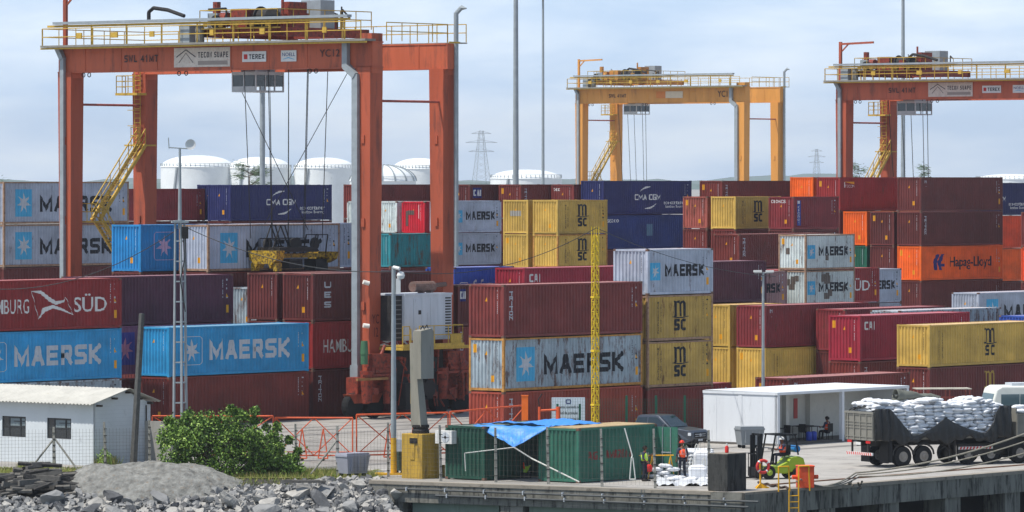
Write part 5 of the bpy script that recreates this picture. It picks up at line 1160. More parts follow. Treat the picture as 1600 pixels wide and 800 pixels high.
# ------------------------------------------------------------------ fence posts along the quay and shore
pm = mat('fence_post_concrete', (150, 148, 140), .9, var=.25, dirt=.6, dcol=(60, 58, 54), scale=6, bump=.2)
wire = mat('fence_wire', (96, 92, 84), .6, var=.2, dirt=.4, dcol=(120, 76, 50))
PO = [(85, 735, 668, 'left, before the hut window'), (165, 733, 660, 'by the hut corner'), (234, 731, 657, 'before the grey wall'), (463, 733, 662, 'right of the bush'), (528, 745, 665, 'left of the grey bin'), (607, 745, 660, 'left of the lamp pole'), (689, 752, 664, 'left end of the dark green container'), (775, 753.5, 668, 'before the blue tarpaulin'), (857, 756.5, 667, 'before the green lettered container end'), (941, 760.5, 670, 'before the faded red lettering'), (1024, 763, 670, 'right of the person in green vest'), (1108, 764, 672, 'left of the stained concrete block')]
for k, (px_, py_, pt_, lb) in enumerate(PO):
    base = G(px_, py_) if px_ > 400 else G(px_, py_ - 1); s = (py_ - HZ) / CAMH; h_ = (py_ - pt_) / s
    t = thing('fence_post', base, random.uniform(-.2, .2), 'slim stained concrete fence post ' + lb, 'fence post', 'concrete fence posts')
    b_ = MB().use(pm); b_.frus((0, 0, -.2), .13, .13, (random.uniform(-.05, .02) - .04, 0, h_), .10, .10); b_.build('shaft', t)
    b_ = MB().use(dark)
    for i in range(6): b_.box(-.08, -.08, .3 + i * h_ / 7, .06, .07, .33 + i * h_ / 7)
    b_.build('tie_wire', t)
    if k in (0, 4):
        for sg in ((-1, 1) if k == 0 else (-1,)):
            b_ = MB().use(pm); b_.tube((0, 0, h_ * .74), (sg * 1.25 * (1.15 if k else 1), -.15, -.05), .055, 6); b_.build('brace', t)
def mesh_fence(p, q_, h_, label, dx=.2, dz=.2, r=.003):
    p = Vector(p); q_ = Vector(q_); n = int((q_ - p).length / dx); b_ = MB().use(wire)
    for i in range(n + 1): c = p.lerp(q_, i / n); b_.tube(c + Z * .1, c + Z * h_, r, 4, cap=False)
    for j in range(int(h_ / dz)): b_.tube(p + Z * (.1 + j * dz), q_ + Z * (.1 + j * dz), r, 4, cap=False)
    o = b_.build('wire_mesh_fence', fixn=False); return tag(o, label, 'fence')
mesh_fence(G(-40, 736), G(234, 731), 2.0, 'rusty square wire mesh before the white hut', .17, .17, .0035)
mesh_fence(G(463, 734), G(528, 745), 2.3, 'thin wire mesh between the bush and the grey bin')
mesh_fence(G(528, 745), G(689, 752), 2.3, 'thin wire mesh in front of the yellow pillar base')
mesh_fence(G(689, 752.3), G(1108, 764.5), 2.5, 'thin wire mesh in front of the green containers', .22, .25, .0028)

# ------------------------------------------------------------------ white hut with corrugated roof
wallw = mat('hut_white_wall', (198, 204, 207), .85, var=.05, dirt=.18, dcol=(150, 154, 156), scale=.8, bump=.15)
hp = G(146, 728); ha, hb = AB(hp); t = thing('hut', W(ha, hb), TH, 'white block-walled hut with two windows and a corrugated roof', 'hut')
HD, HWd, EV, RG_ = 4.15, 9.0, 3.12, 3.78
b_ = MB().use(wallw)
b_.add([(0, 0, -.1), (HD, 0, -.1), (HD, 0, EV - .12), (HD * .55, 0, RG_ - .06), (0, 0, EV)], [(0, 1, 2, 3, 4)]); b_.add([(0, HWd, -.1), (HD, HWd, -.1), (HD, HWd, EV - .1), (HD * .55, HWd, RG_ - .06), (0, HWd, EV)], [(4, 3, 2, 1, 0)])
win = [(1.55, 3.25), (4.75, 6.45)]; z0, z1 = 1.28, 2.32; ys = [0]
for y0, y1 in win: ys += [y0, y1]
ys.append(HWd)
for i in range(0, len(ys) - 1):
    y0, y1 = ys[i], ys[i + 1]
    if i % 2 == 0: b_.box(0, y0, -.1, .15, y1, EV)
    else: b_.box(0, y0, -.1, .15, y1, z0); b_.box(0, y0, z1, .15, y1, EV)
b_.add([(HD, 0, -.1), (HD, HWd, -.1), (HD, HWd, EV), (HD, 0, EV)], [(0, 1, 2, 3)]); b_.build('wall', t, fixn=False)
b_ = MB().use(plain('block_joint', (176, 182, 186), .9))
for k in range(15): b_.box(.1, -.004, .15 + k * .2, HD - .02, .0015, .158 + k * .2) if .15 + k * .2 < EV - .15 else None
b_.build('block_course', t)
for y0, y1 in win:
    b_ = MB().use(plain('window_frame_dark', (46, 48, 50))); 
    for yy in (y0, (y0 + y1) / 2 - .45, (y0 + y1) / 2 + .35, y1 - .05): b_.box(.06, yy, z0, .11, yy + .05, z1)
    for zz in (z0, z0 + .5, z1 - .05): b_.box(.055, y0, zz, .115, y1, zz + .05)
    b_.box(.055, y0, z0 + .78, .1, y0 + .9, z0 + .81); wf = b_.build('window', t)
    b_ = MB().use(plain('hut_painted_reflection', (112, 124, 128), .2)); b_.box(.072, y0 + .12, z0 + .58, .079, (y0 + y1) / 2 - .5, z1 - .1); b_.box(.072, (y0 + y1) / 2 - .35, z0 + .56, .079, (y0 + y1) / 2 + .3, z1 - .1); b_.build('pane', wf)  # paler slips paint a reflection over the upper window glass
    b_ = MB().use(glass('hut_glass', (40, 46, 50))); b_.box(.08, y0 + .03, z0 + .03, .09, y1 - .03, z1 - .03); b_.build('pane', wf)
ac = mat('fibre_cement_roof', (184, 182, 174), .9, var=.12, dirt=.3, dcol=(164, 156, 138), scale=1.5)
b_ = MB().use(ac); n = int((HWd + 1) / .0625)
for x0, zz0, x1, zz1 in ((-.45, EV - .02, HD * .55, RG_ + .03), (HD * .55, RG_ + .03, HD + .42, EV - .02)):
    vs = []
    for i in range(n + 1):
        y = -.35 + i * .0625; w_ = .028 * math.sin(i * math.pi / 2 + .7) * 1.3; vs += [(x0, y, zz0 + w_), (x1, y, zz1 + w_), (x0, y, zz0 + w_ - .018), (x1, y, zz1 + w_ - .018)]
    b_.add(vs, [(4 * i, 4 * i + 4, 4 * i + 5, 4 * i + 1) for i in range(n)] + [(4 * i + 2, 4 * i + 3, 4 * i + 7, 4 * i + 6) for i in range(n)] + [(4 * i, 4 * i + 2, 4 * i + 6, 4 * i + 4) for i in range(n)] + [(0, 1, 3, 2)])
b_.build('roof', t, smooth=True, fixn=False)
b_ = MB().use(plain('dark_timber', (60, 52, 46)))
for x, zz in ((.2, EV - .06), (1.3, EV + .27), (2.3, RG_ - .12), (3.1, EV + .2), (3.9, EV - .05)): b_.box(x, -.34, zz - .1, x + .12, .02, zz)
b_.tube((HD - .35, -.05, .1), (HD - .35, -.05, EV - .2), .035, 8); b_.build('rafter_end', t)
# white vehicle roof behind the hut
t = thing('truck', G(78, 672) , R(-20), 'white truck cab showing above the hut roof', 'truck')
zb_ = 0; b_ = MB().use(white); b_.box(-.9, -1.1, .6, .9, 1.1, 2.75); b_.prism([(-1.0, 2.75), (-.8, 3.02), (.8, 3.05), (1.0, 2.9), (1.0, 2.75)], -1.1, 1.1); o = b_.build('cab', t); bv = o.modifiers.new('b', 'BEVEL'); bv.width = .06
b_ = MB().use(glz); b_.box(.25, -1.12, 1.9, .85, -1.09, 2.65); b_.box(.9, -.95, 1.8, .915, .95, 2.6); b_.build('window', t)
for x in (-.5, .5):
    for y in (-.95, .75): b_ = MB().use(rubber); b_.lathe((x, y, .5), [(.3, 0), (.5, .02), (.5, .2), (.3, .22)], 20, 'y'); b_.build('wheel', t)
# grey wall beside the hut
gw = mat('grey_rendered_wall', (150, 148, 142), .9, var=.12, dirt=.5, dcol=(100, 98, 92), scale=1.3, streak=True)
p_ = G(226, 724); q_ = G(274, 726); L_, an = segframe(p_, q_); b_ = MB().use(gw); b_.box(0, 0, -.1, L_, .15, 2.15); tag(b_.build('concrete_wall', loc=p_, rz=an), 'low grey rendered wall between the hut and the bush', 'wall')
# leaning dark post
pp = G(208, 727); tt = AT(221.5, 490, pp.y - .3); b_ = MB().use(mat('weathered_dark_post', (82, 82, 80), .8, var=.3, dirt=.4, dcol=(120, 118, 112), scale=5)); b_.tube(pp - Z * .2, tt, .13, 4, .10); tag(b_.build('leaning_post'), 'dark leaning post in front of the hut gable', 'post')
# lattice tower
tb = G(281, 724); t = thing('lattice_tower', tb, .2, 'slender grey lattice tower with a dish antenna behind the bush', 'antenna tower')
zj = AT(0, 345, tb.y).z; zt_ = AT(0, 232, tb.y).z; b_ = MB().use(galv); base = [(-.34, -.1), (.08, -.22), (.38, .18)]; top = [(-.24, -.05), (.04, -.12), (.24, .08)]
for (x0, y0), (x1, y1) in zip(base, top): b_.tube((x0, y0, 0), (x1, y1, zj), (.055), 4, .04)
for i in range(13):
    f = i / 12; z = zj * f; P_ = [Vector((x0 + (x1 - x0) * f, y0 + (y1 - y0) * f, z)) for (x0, y0), (x1, y1) in zip(base, top)]
    for k in range(3): b_.tube(P_[k], P_[(k + 1) % 3], .035, 4)
b_.build('lattice', t)
b_ = MB().use(galv); b_.tube((0, 0, zj - .4), (0, 0, zt_), .10, 8, .06); b_.box(-.42, -.25, zj - .1, .42, .25, zj); b_.build('pole', t)
b_ = MB().use(galv); b_.tube((-.55, 0, zt_ + .05), (.62, 0, zt_ - .02), .03, 6); b_.tube((-.55, 0, zt_), (-.58, 0, zt_ + .55), .025, 6); b_.build('cross_arm', t)
b_ = MB().use(white); b_.lathe((.52, -.12, zt_ + .2), [(.05, .1), (.2, .06), (.27, -.04), (.27, -.05), (.05, .02)], 18, 'y'); autosmooth(b_.build('dish', t))
b_ = MB().use(dark); b_.path([(.15, -.15, zj - .5), (.2, -.2, zj - 2), (0, -.2, zj - 3), (.25, -.2, zj - 4.6)], .03, 5); b_.path([(.25, -.2, zj - .3), (.3, -.2, zj - 2.6)], .03, 5); b_.box(.1, -.3, zj - .9, .4, -.1, zj - .3); b_.build('cable', t)
# lamp pole with cameras
lp = G(615, 742); t = thing('lamp_pole', lp, 0, 'grey pole with security cameras and a yellow painted foot', 'camera pole'); zt_ = AT(0, 416, lp.y).z
b_ = MB().use(galv); b_.tube((0, 0, 1.8), (0, 0, zt_), .14, 12, .10); b_.build('pole', t); b_ = MB().use(mat('yellow_pole_foot', (206, 160, 40), .6, var=.2, dirt=.3)); b_.tube((0, 0, 0), (0, 0, 1.8), .16, 12, .145); b_.box(-.9, -.25, 0, 1.2, .4, .09); b_.build('foot', t)
b_ = MB().use(white); b_.tube((.0, -.1, zt_ - .05), (.3, -.3, zt_ - .12), .09, 10); b_.lathe((.35, -.15, zt_ - .55), [(.05, .3), (.16, .24), (.2, .1), (.16, -.04), (.05, -.08)], 14); b_.box(.12, -.25, zt_ - 1.35, .34, -.05, zt_ - .6); b_.build('security_camera', t)
b_ = MB().use(greyw); b_.box(.15, -.25, 1.15, .85, .1, 1.72); b_.build('control_box', t)
# yellow based tapered column with box
cp = G(655, 747); t = thing('pillar_crane_column', cp, TH - R(0), 'grey-green tapered steel column on a chunky yellow concrete base', 'steel column')
yb = mat('yellow_concrete_base', (178, 144, 58), .85, var=.2, dirt=.6, dcol=(96, 84, 58), scale=2.2, streak=True, bump=.3); gg = mat('grey_green_steel', (138, 134, 122), .6, var=.14, dirt=.4, dcol=(92, 98, 90), scale=2, streak=True)
b_ = MB().use(yb); b_.box(-.55, -.65, -.02, .75, .65, 2.15); b_.box(.75, -.5, 0, 1.35, .2, .6); b_.box(-.58, -.2, .9, -.545, .1, 2.0); o = b_.build('base', t); bv = o.modifiers.new('b', 'BEVEL'); bv.width = .03
b_ = MB().use(dark); b_.lathe((0.05, -.05, 2.15), [(.42, 0), (.42, .15), (.36, .25), (.42, .3), (.42, .42)], 16); b_.box(-.6, -.35, 1.7, -.54, .1, 1.95); b_.build('collar', t)
ztp = AT(0, 536, cp.y).z
b_ = MB().use(gg); b_.add([(-.28, -.34, 2.5), (.26, -.34, 2.5), (.26, .28, 2.5), (-.28, .28, 2.5), (-.26, .08, ztp), (.06, .08, ztp), (.06, .38, ztp), (-.26, .38, ztp)], [(0, 3, 2, 1), (4, 5, 6, 7), (0, 1, 5, 4), (1, 2, 6, 5), (2, 3, 7, 6), (3, 0, 4, 7)]); b_.build('column', t)
b_ = MB().use(gg); b_.prism([(-.6, ztp - 1.7), (.35, ztp - 1.7), (.35, ztp + .55), (.2, ztp + .72), (-.6, ztp + .6)], -.62, -.12, 'y'); b_.box(-.35, -.14, ztp - .2, -.1, .1, ztp); b_.box(-.35, -.14, ztp - 1.5, -.1, .1, ztp - 1.3); o = b_.build('counterweight_box', t)
b_ = MB().use(dark); b_.path([(-.2, -.5, ztp + .65), (-.2, -.4, ztp + .85), (-.2, -.25, ztp + .66)], .025, 6); b_.path([(.1, -.5, ztp + .68), (.1, -.4, ztp + .88), (.1, -.25, ztp + .7)], .025, 6); b_.build('lifting_eye', t)
# bins
def bin_(p, rz, label, col, k=1.0):
    t = thing('waste_container', p, rz, label, 'waste container'); bm_ = plain('bin_' + '%d_%d' % (col[0], col[2]), col, .6)
    b_ = MB().use(bm_); b_.frus((0, 0, .18), 1.15 * k, .8, (0, 0, 1.02), 1.36 * k, .98); 
    for x in (-.4, 0, .4): b_.box(x * k - .03, -.53, .3, x * k + .03, -.44, .95)
    b_.box(-.7 * k, -.5, .98, .7 * k, .5, 1.06); b_.build('tub', t); b_ = MB().use(bm_); b_.prism([(-.68 * k, 1.06), (.68 * k, 1.06), (.66 * k, 1.16), (-.66 * k, 1.16)], -.45, .45); b_.build('lid', t)
    for x in (-.45, .45):
        for y in (-.3, .3): b_ = MB().use(rubber); b_.lathe((x * k, y - .03, .11), [(.04, 0), (.11, .01), (.11, .05), (.04, .06)], 12, 'y'); b_.build('wheel', t)
    return t
bin_(G(551, 745), R(38), 'lilac grey wheeled waste container by the shore fence', (150, 152, 164))
bin_(G(1171, 700), R(18), 'grey wheeled waste container against the white canteen wall', (132, 138, 142), 1.0)
t = bin_(G(630, 741), R(30), 'small dark green bin at the foot of the camera pole', (46, 66, 60), .45)
# ------------------------------------------------------------------ orange pipe barriers
op = mat('barrier_orange', (206, 88, 48), .55, var=.15, dirt=.3, dcol=(140, 90, 70), scale=4)
def barrier(p, q_, h_, label, casters=True, hz=None):
    t = thing('pipe_barrier', p, 0, label, 'barrier', 'orange pipe barriers'); q_ = q_ - p; b_ = MB().use(op); r = .04; h2 = hz or h_
    z_ = Vector((0, 0, 0)); b_.tube(Z * h_, q_ + Z * h2, r * 1.2, 6); b_.tube(Z * .28, q_ + Z * .28, r, 6); b_.tube(Z * .46, q_ + Z * .46, r * .7, 6); b_.tube(z_, Z * h_, r, 6); b_.tube(q_, q_ + Z * h2, r, 6)
    b_.build('frame', t)
    n = 2
    for i in range(n):
        a0, a1_ = q_ * (i / n), q_ * ((i + 1) / n)
        b_ = MB().use(op); b_.tube(a0 + Z * .3, a1_ + Z * h_, r * .75, 6); b_.build('brace', t); b_ = MB().use(op); b_.tube(a0 + Z * h_, a1_ + Z * .3 + Vector((0, -.06, 0)), r * .75, 6); b_.build('brace', t)
    if casters:
        for f in (.35, .62):
            b_ = MB().use(rubber); c = q_ * f; b_.lathe((c.x, c.y - .15, .09), [(.03, 0), (.09, .01), (.09, .06), (.03, .07)], 12, 'y'); b_.build('caster', t)
            b_ = MB().use(op); b_.tube(c + Z * h_ * .75, c + Vector((-.25, 0, .15)), .035, 6); b_.tube(c + Z * h_ * .75, c + Vector((.25, -.3, .15)), .035, 6); b_.tube(c + Vector((-.25, 0, .15)), c + Vector((.25, -.3, .15)), .035, 6); b_.build('caster_foot', t)
barrier(G(238, 720), G(427, 720), 2.28, 'orange pipe barrier passing behind the bush', False)
barrier(G(430, 720), G(551, 720.5), 2.2, 'orange pipe barrier with crossed braces above the lilac grey bin')
barrier(G(557, 720), G(700, 716), 2.35, 'orange pipe barrier with crossed braces behind the yellow based column')
barrier(G(703, 716), G(818, 708), 2.38, 'orange pipe barrier rising behind the dark green container', False, 2.5)
t = thing('gate_post', G(820, 712), 0, 'stout orange square post behind the blue tarpaulin', 'post'); b_ = MB().use(plain('bright_orange_post', (226, 108, 36), .5)); b_.box(-.17, -.17, 0, .17, .17, 3.1); b_.box(-.19, -.19, 3.1, .19, .19, 3.14); b_.build('shaft', t)
t = thing('orange_gate', G(872, 700), 0, 'small red-orange gate frame before the white notice board', 'gate'); b_ = MB().use(op); b_.tube((-1.0, 0, 0), (-1.0, 0, 2.2), .07, 6); b_.tube((0, 0, 0), (0, 0, 2.2), .12, 6); b_.tube((-1, 0, 2.0), (0, 0, 2.05), .06, 6); b_.build('frame', t); b_ = MB().use(dark); b_.path([(-1.0, 0, 2.2), (-1.05, 0, 2.6), (-.85, 0, 2.9)], .03, 5); b_.build('lamp_hook', t)
# notice board
nb_ = G(888, 697); t = thing('notice_board', nb_, R(4), 'white notice board with four lines of dark text behind the tarpaulin', 'notice board'); s = (697 - HZ) / CAMH
b_ = MB().use(mat('sign_white', (206, 218, 226), .5, var=.03)); b_.box(-26 / s, 0, 1.15, 26 / s, .05, 76 / s); b_.build('panel', t)
d = Decal(); ink = plain('sign_ink', (40, 48, 56))
for i, tx in enumerate(('Estamos operando no', 'nível de proteção', 'We are operating in', 'protection level')):
    z = 58 / s - i * .32; wd_ = (.62, .5, .56, .46)[i]; d.text(tx, -wd_, z, wd_, z + .19, ink, bold=.012)
d.ring(-.14, 66 / s, .14, 66 / s + .24, .05, navyp, rad=.04); d.build('lettering', t, (0, 0, 0), (1, 0, 0), (0, 0, 1))
gp = plain('fence_green', (28, 84, 66), .5)
for px_, py_, lb in ((871, 698, 'before the notice board, left one'), (906, 698, 'at the right edge of the notice board'), (979, 698, 'left of the pickup roof'), (1025, 698, 'above the pickup roof'), (1070, 698, 'above the pickup bonnet')):
    t = thing('green_fence_post', G(px_, py_), 0, 'thin dark green fence post ' + lb, 'fence post', 'green fence posts'); b_ = MB().use(gp); b_.box(-.06, -.06, 0, .06, .06, 2.75 if px_ > 950 else 2.3); b_.box(-.1, -.1, 0, .1, .1, .05); b_.build('shaft', t)
gmesh = plain('green_mesh_wire', (44, 92, 76), .5)
b_ = MB().use(gmesh); p0_, p1_ = G(860, 698), G(1094, 699); n = 60
for i in range(n + 1): c = p0_.lerp(p1_, i / n); b_.tube(c + Z * .1, c + Z * 2.6, .004, 4, cap=False)
for j in range(16): b_.tube(p0_ + Z * (.1 + j * .165), p1_ + Z * (.1 + j * .165), .0035, 4, cap=False)
tag(b_.build('wire_mesh_fence', fixn=False), 'dark green mesh fence running behind the pickup and the canteen', 'fence')
# yellow lattice mast
lm = G(930, 712); t = thing('yellow_lattice_mast', lm, .5, 'thin yellow lattice mast standing before the rust streaked container', 'lattice mast'); yl = plain('mast_yellow', (222, 190, 40), .5); zt_ = AT(0, 354, lm.y).z
b_ = MB().use(yl); c4 = [(-.14, -.14), (.14, -.14), (.14, .14), (-.14, .14)]
for x, y in c4: b_.tube((x, y, 0), (x, y, zt_), .022, 5)
b_.build('chord', t); b_ = MB().use(yl); n = int(zt_ / .5)
for i in range(n):
    z = i * .5
    for k in range(4): p_, q_ = c4[k], c4[(k + 1) % 4]; b_.tube((*p_, z), (*q_, z + .5), .014, 4); b_.tube((*q_, z), (*p_, z + .5), .011, 4) if k % 2 == 0 else None; b_.tube((*p_, z), (*q_, z), .013, 4)
b_.build('bracing', t); b_ = MB().use(yl)
for z in (2.6, 5.4, 8.2): b_.box(-.18, -.18, z, .18, .18, z + .08)
b_.box(-.3, -.3, 0, .3, .3, .06); b_.build('flange', t)
# lamp pole by the canteen
lp = G(1212, 690) + Vector((0, 14, 0)); zt_ = AT(0, 425, lp.y).z; t = thing('lamp_pole', lp, 0, 'thin grey lamp pole with two flat heads behind the canteen', 'lamp pole'); b_ = MB().use(galv); b_.tube((0, 0, 0), (0, 0, zt_), .11, 10, .07); b_.build('pole', t)
b_ = MB().use(white); b_.box(-.55, -.2, zt_ - .02, -.08, .2, zt_ + .1); b_.box(.15, -.2, zt_ - .02, .6, .2, zt_ + .1); b_.build('lamp_head', t); b_ = MB().use(galv); b_.tube((-.5, 0, zt_ - .05), (.55, 0, zt_ - .05), .035, 6); b_.build('cross_arm', t)
# overhead cables
cb = plain('cable_black', (50, 52, 54), .6)
rope([AT(0, 452, 262), AT(278, 358, 259)], .02, 'thin overhead cable from the left edge to the lattice tower', cb, 'overhead_cable', .8, 'overhead cables', cat='cable')
rope([AT(290, 355, 259), AT(620, 424, 252)], .022, 'thin overhead cable between the lattice tower and the camera pole', cb, 'overhead_cable', .7, 'overhead cables', cat='cable')
rope([AT(620, 424, 252), AT(932, 356, 266)], .018, 'thin overhead cable between the camera pole and the yellow mast', cb, 'overhead_cable', .9, 'overhead cables', cat='cable')
rope([AT(932, 356, 266), AT(1212, 432, 291)], .018, 'thin overhead cable from the yellow mast to the canteen lamp pole', cb, 'overhead_cable', .5, 'overhead cables', cat='cable')
# ------------------------------------------------------------------ white canteen made of open steel modules
cw = mat('canteen_white', (214, 218, 222), .6, var=.05, dirt=.22, dcol=(160, 164, 166), scale=1.4, streak=True)
cin = mat('canteen_inner_wall', (196, 196, 190), .8, var=.06, dirt=.2); cfl = mat('canteen_floor', (96, 92, 88), .8)
kp = G(1215, 697); ka, kb = AB(kp); t = thing('canteen', W(ka, kb, .02), TH, 'white flat-roofed canteen of steel modules, open on the truck side', 'building')
KL, KW, KH = 12.3, 5.0, 2.85
b_ = MB().use(cw); b_.box(0, .02, .1, .06, KW, KH - .05); b_.box(.06, KW - .06, .1, KL, KW, KH - .05); b_.box(KL - .06, .1, .1, KL, KW, KH - .05)
for y in (1.0, 2.47, 2.53, 4.1): b_.box(-.012, y, .15, .001, y + .02, KH - .2)
b_.box(-.02, 2.38, .1, -.0, 2.62, KH - .1); b_.build('wall', t)
b_ = MB().use(cin); b_.box(.062, 2.6 + 0, .12, KL - .07, 2.64, KH - .12); b_.box(.065, .1, .12, .09, 2.6, KH - .12); b_.build('inner_wall', t)
b_ = MB().use(cw); b_.box(-.05, -.02, KH - .14, KL + .03, KW + .02, KH)
b_.add([(-.02, .1, KH + .004), (KL, .1, KH + .004), (KL, KW, KH + .03), (-.02, KW, KH + .03)], [(0, 1, 2, 3)]); b_.build('roof', t)
for x in (0, 5.95, KL - .18): b_ = MB().use(cw); b_.box(x, -.01, 0, x + .2, .2, KH - .14); b_.build('post', t)
for x in (6.15, 3.1): b_ = MB().use(cin); b_.box(x, 2.3 if x > 4 else 1.7, .1, x + (.12 if x > 4 else .3), 2.6 if x > 4 else 2.0, KH - .15); b_.build('inner_post', t)
b_ = MB().use(cfl); b_.box(0, 0, 0, KL, KW, .1); b_.build('floor', t)
b_ = MB().use(glass('canteen_window', (120, 140, 140), .2)); b_.box(2.1, 2.57, .95, 2.5, 2.6, 2.1); b_.box(1.6, 2.57, 1.0, 1.9, 2.595, 1.9); b_.build('window_pane', t)
b_ = MB().use(plain('red_poster', (170, 60, 60))); b_.box(5.0, 2.57, 1.2, 5.35, 2.59, 2.3); tag(b_.build('wall_poster', t))
o0 = W(ka, kb, .12)
def inside(x, y, z=0): return W(ka + x, kb + y, .12 + z)
def table(x, y, label):
    t = thing('folding_table', inside(x, y), TH, label, 'table', 'tables inside the canteen'); b_ = MB().use(dark); b_.box(-.6, -.35, .70, .6, .35, .74); b_.build('tabletop', t)
    for sx_ in (-.5, .5):
        for sy in (-.28, .28): b_ = MB().use(dark); b_.tube((sx_, sy, 0), (sx_, sy, .7), .02, 6); b_.build('leg', t)
def chair(x, y, rz, label):
    t = thing('plastic_chair', inside(x, y), TH + rz, label, 'chair', 'chairs inside the canteen'); b_ = MB().use(dark); b_.box(-.22, -.22, .42, .22, .22, .46); b_.build('seat', t); b_ = MB().use(dark); b_.box(-.22, -.22, .46, -.18, .22, .88); b_.build('backrest', t)
    for sx_ in (-.19, .19):
        for sy in (-.19, .19): b_ = MB().use(dark); b_.tube((sx_, sy, 0), (sx_, sy, .42), .018, 6); b_.build('leg', t)
table(1.5, 1.3, 'dark table by the left opening of the canteen'); table(4.7, 1.4, 'dark table in the middle of the canteen'); table(5.0, 2.0, 'dark table against the inner wall of the canteen')
chair(2.3, 1.2, R(180), 'empty dark chair right of the left canteen table'); chair(.75, 1.0, 0, 'dark chair carrying the person in dark clothes'); chair(4.1, 1.2, 0, 'dark chair left of the middle canteen table'); chair(5.55, .7, R(90), 'dark chair carrying the seated person in orange')
person(inside(.75, 1.0, -.03), TH, 'person in dark clothes seated inside the canteen at the left', None, 'sit', 1.7)
person(inside(5.55, .7, -.03), TH + R(90), 'person in an orange vest seated inside the canteen, back turned', hvo, 'sit', 1.72)
for k, (x, y, lb) in enumerate(((3.9, .75, 'left'), (4.35, .75, 'right'))):
    b_ = MB().use(plain('blue_plastic', (44, 70, 170), .4)); b_.lathe((0, 0, 0), [(.15, 0), (.17, .03), (.17, .4), (.14, .46), (.05, .5)], 18); autosmooth(tag(b_.build('water_jug', loc=inside(x, y)), lb + ' one of two blue jugs on the canteen floor', 'jug', 'blue jugs in the canteen'))
b_ = MB().use(plain('bright_blue_panel', (40, 130, 205), .4)); b_.box(-.05, -.2, .1, .05, .25, 1.75); b_.box(-.12, -.25, 0, .12, .3, .1); tag(b_.build('blue_dispenser', loc=inside(.25, .35), rz=TH), 'upright blue panel just inside the left canteen opening', 'panel')

# ------------------------------------------------------------------ pickup
cg = mat('pickup_grey_paint', (70, 76, 86), .28, metal=.4, var=.04, spec=.6); blackp = plain('black_plastic', (22, 23, 25), .6)
pp = G(1029, 700); t = thing('pickup_truck', pp, TH - R(90) + R(4), 'dark grey double cab pickup parked behind the green container', 'pickup')
def arch(cx, r=.47, n=8): return [(cx + r * math.cos(math.pi - math.pi * i / n), .42 + r * math.sin(math.pi * i / n) * .95) for i in range(n + 1)]
low = [(-2.62, .55)] + [(-2.1, .42)] + arch(-1.55)[0:] + arch(1.6) + [(2.3, .35), (2.6, .45), (2.66, .62), (2.64, .92), (2.5, 1.03), (1.55, 1.14), (1.2, 1.17), (-2.62, 1.15)]
def loft(name, outline, wfun, m, parent, seg=.05):
    b_ = MB().use(m); n = len(outline); vs = []
    for sgn in (-1, 1):
        for x, z in outline: vs.append((x, sgn * wfun(x, z), z))
    inner = [(x * .996, sgn * (wfun(x, z)), z) for sgn in (-1, 1) for x, z in outline]
    b_.add(vs, [tuple(range(n)), tuple(range(2 * n - 1, n - 1, -1))] + [(i, (i + 1) % n, n + (i + 1) % n, n + i) for i in range(n)]); o = b_.build(name, parent)
    bv = o.modifiers.new('b', 'BEVEL'); bv.width = seg; bv.segments = 3; bv.limit_method = 'ANGLE'; bv.angle_limit = R(40); return o
loft('body', low, lambda x, z: .93 - (.08 if abs(x) > 2.4 else 0) - (.03 if z < .5 else 0), cg, t)
cabp = [(-1.05, 1.14), (-.85, 1.74), (-.6, 1.80), (.35, 1.80), (.55, 1.76), (1.35, 1.16)]
loft('cab', cabp, lambda x, z: .90 if z < 1.3 else .74, cg, t, .06)
b_ = MB().use(glz)
for sgn in (-1, 1):
    yy = lambda z: sgn * (.905 - (z - 1.16) * .26)
    for q in ([(-.92, 1.22), (-.78, 1.66), (-.2, 1.68), (-.2, 1.22)], [(-.12, 1.22), (-.12, 1.68), (.42, 1.68), (1.08, 1.22)]):
        b_.add([(x, yy(z), z) for x, z in q], [(0, 1, 2, 3)])
b_.add([(.60, -.66, 1.73), (.60, .66, 1.73), (1.33, .80, 1.2), (1.33, -.80, 1.2)], [(0, 1, 2, 3)]); b_.build('window', t)
b_ = MB().use(plain('chrome', (170, 174, 178), .25)); b_.box(2.655, -.5, .80, 2.675, .5, .84); b_.box(2.655, -.5, .70, 2.675, .5, .73); b_.lathe((2.66, 0, .77), [(.09, 0), (.09, .03)], 16, 'x'); b_.build('grille_bar', t)
b_ = MB().use(blackp); b_.box(2.62, -.55, .62, 2.662, .55, .9); b_.box(2.6, -.6, .38, 2.66, .6, .55); b_.build('grille', t)
for sgn in (-1, 1):
    b_ = MB().use(plain('headlight_glass', (200, 205, 210), .15)); b_.box(2.45, min(sgn * .58, sgn * .88), .76, 2.63, max(sgn * .58, sgn * .88), .92); b_.build('headlight', t)
    b_ = MB().use(cg); b_.box(.95, min(sgn * .93, sgn * 1.1), 1.18, 1.1, max(sgn * .93, sgn * 1.1), 1.34); b_.build('mirror', t)
b_ = MB().use(plain('plate_grey', (190, 192, 194))); b_.box(2.668, -.22, .46, 2.68, .22, .57); b_.build('number_plate', t)
alloy = plain('alloy', (140, 144, 148), .3)
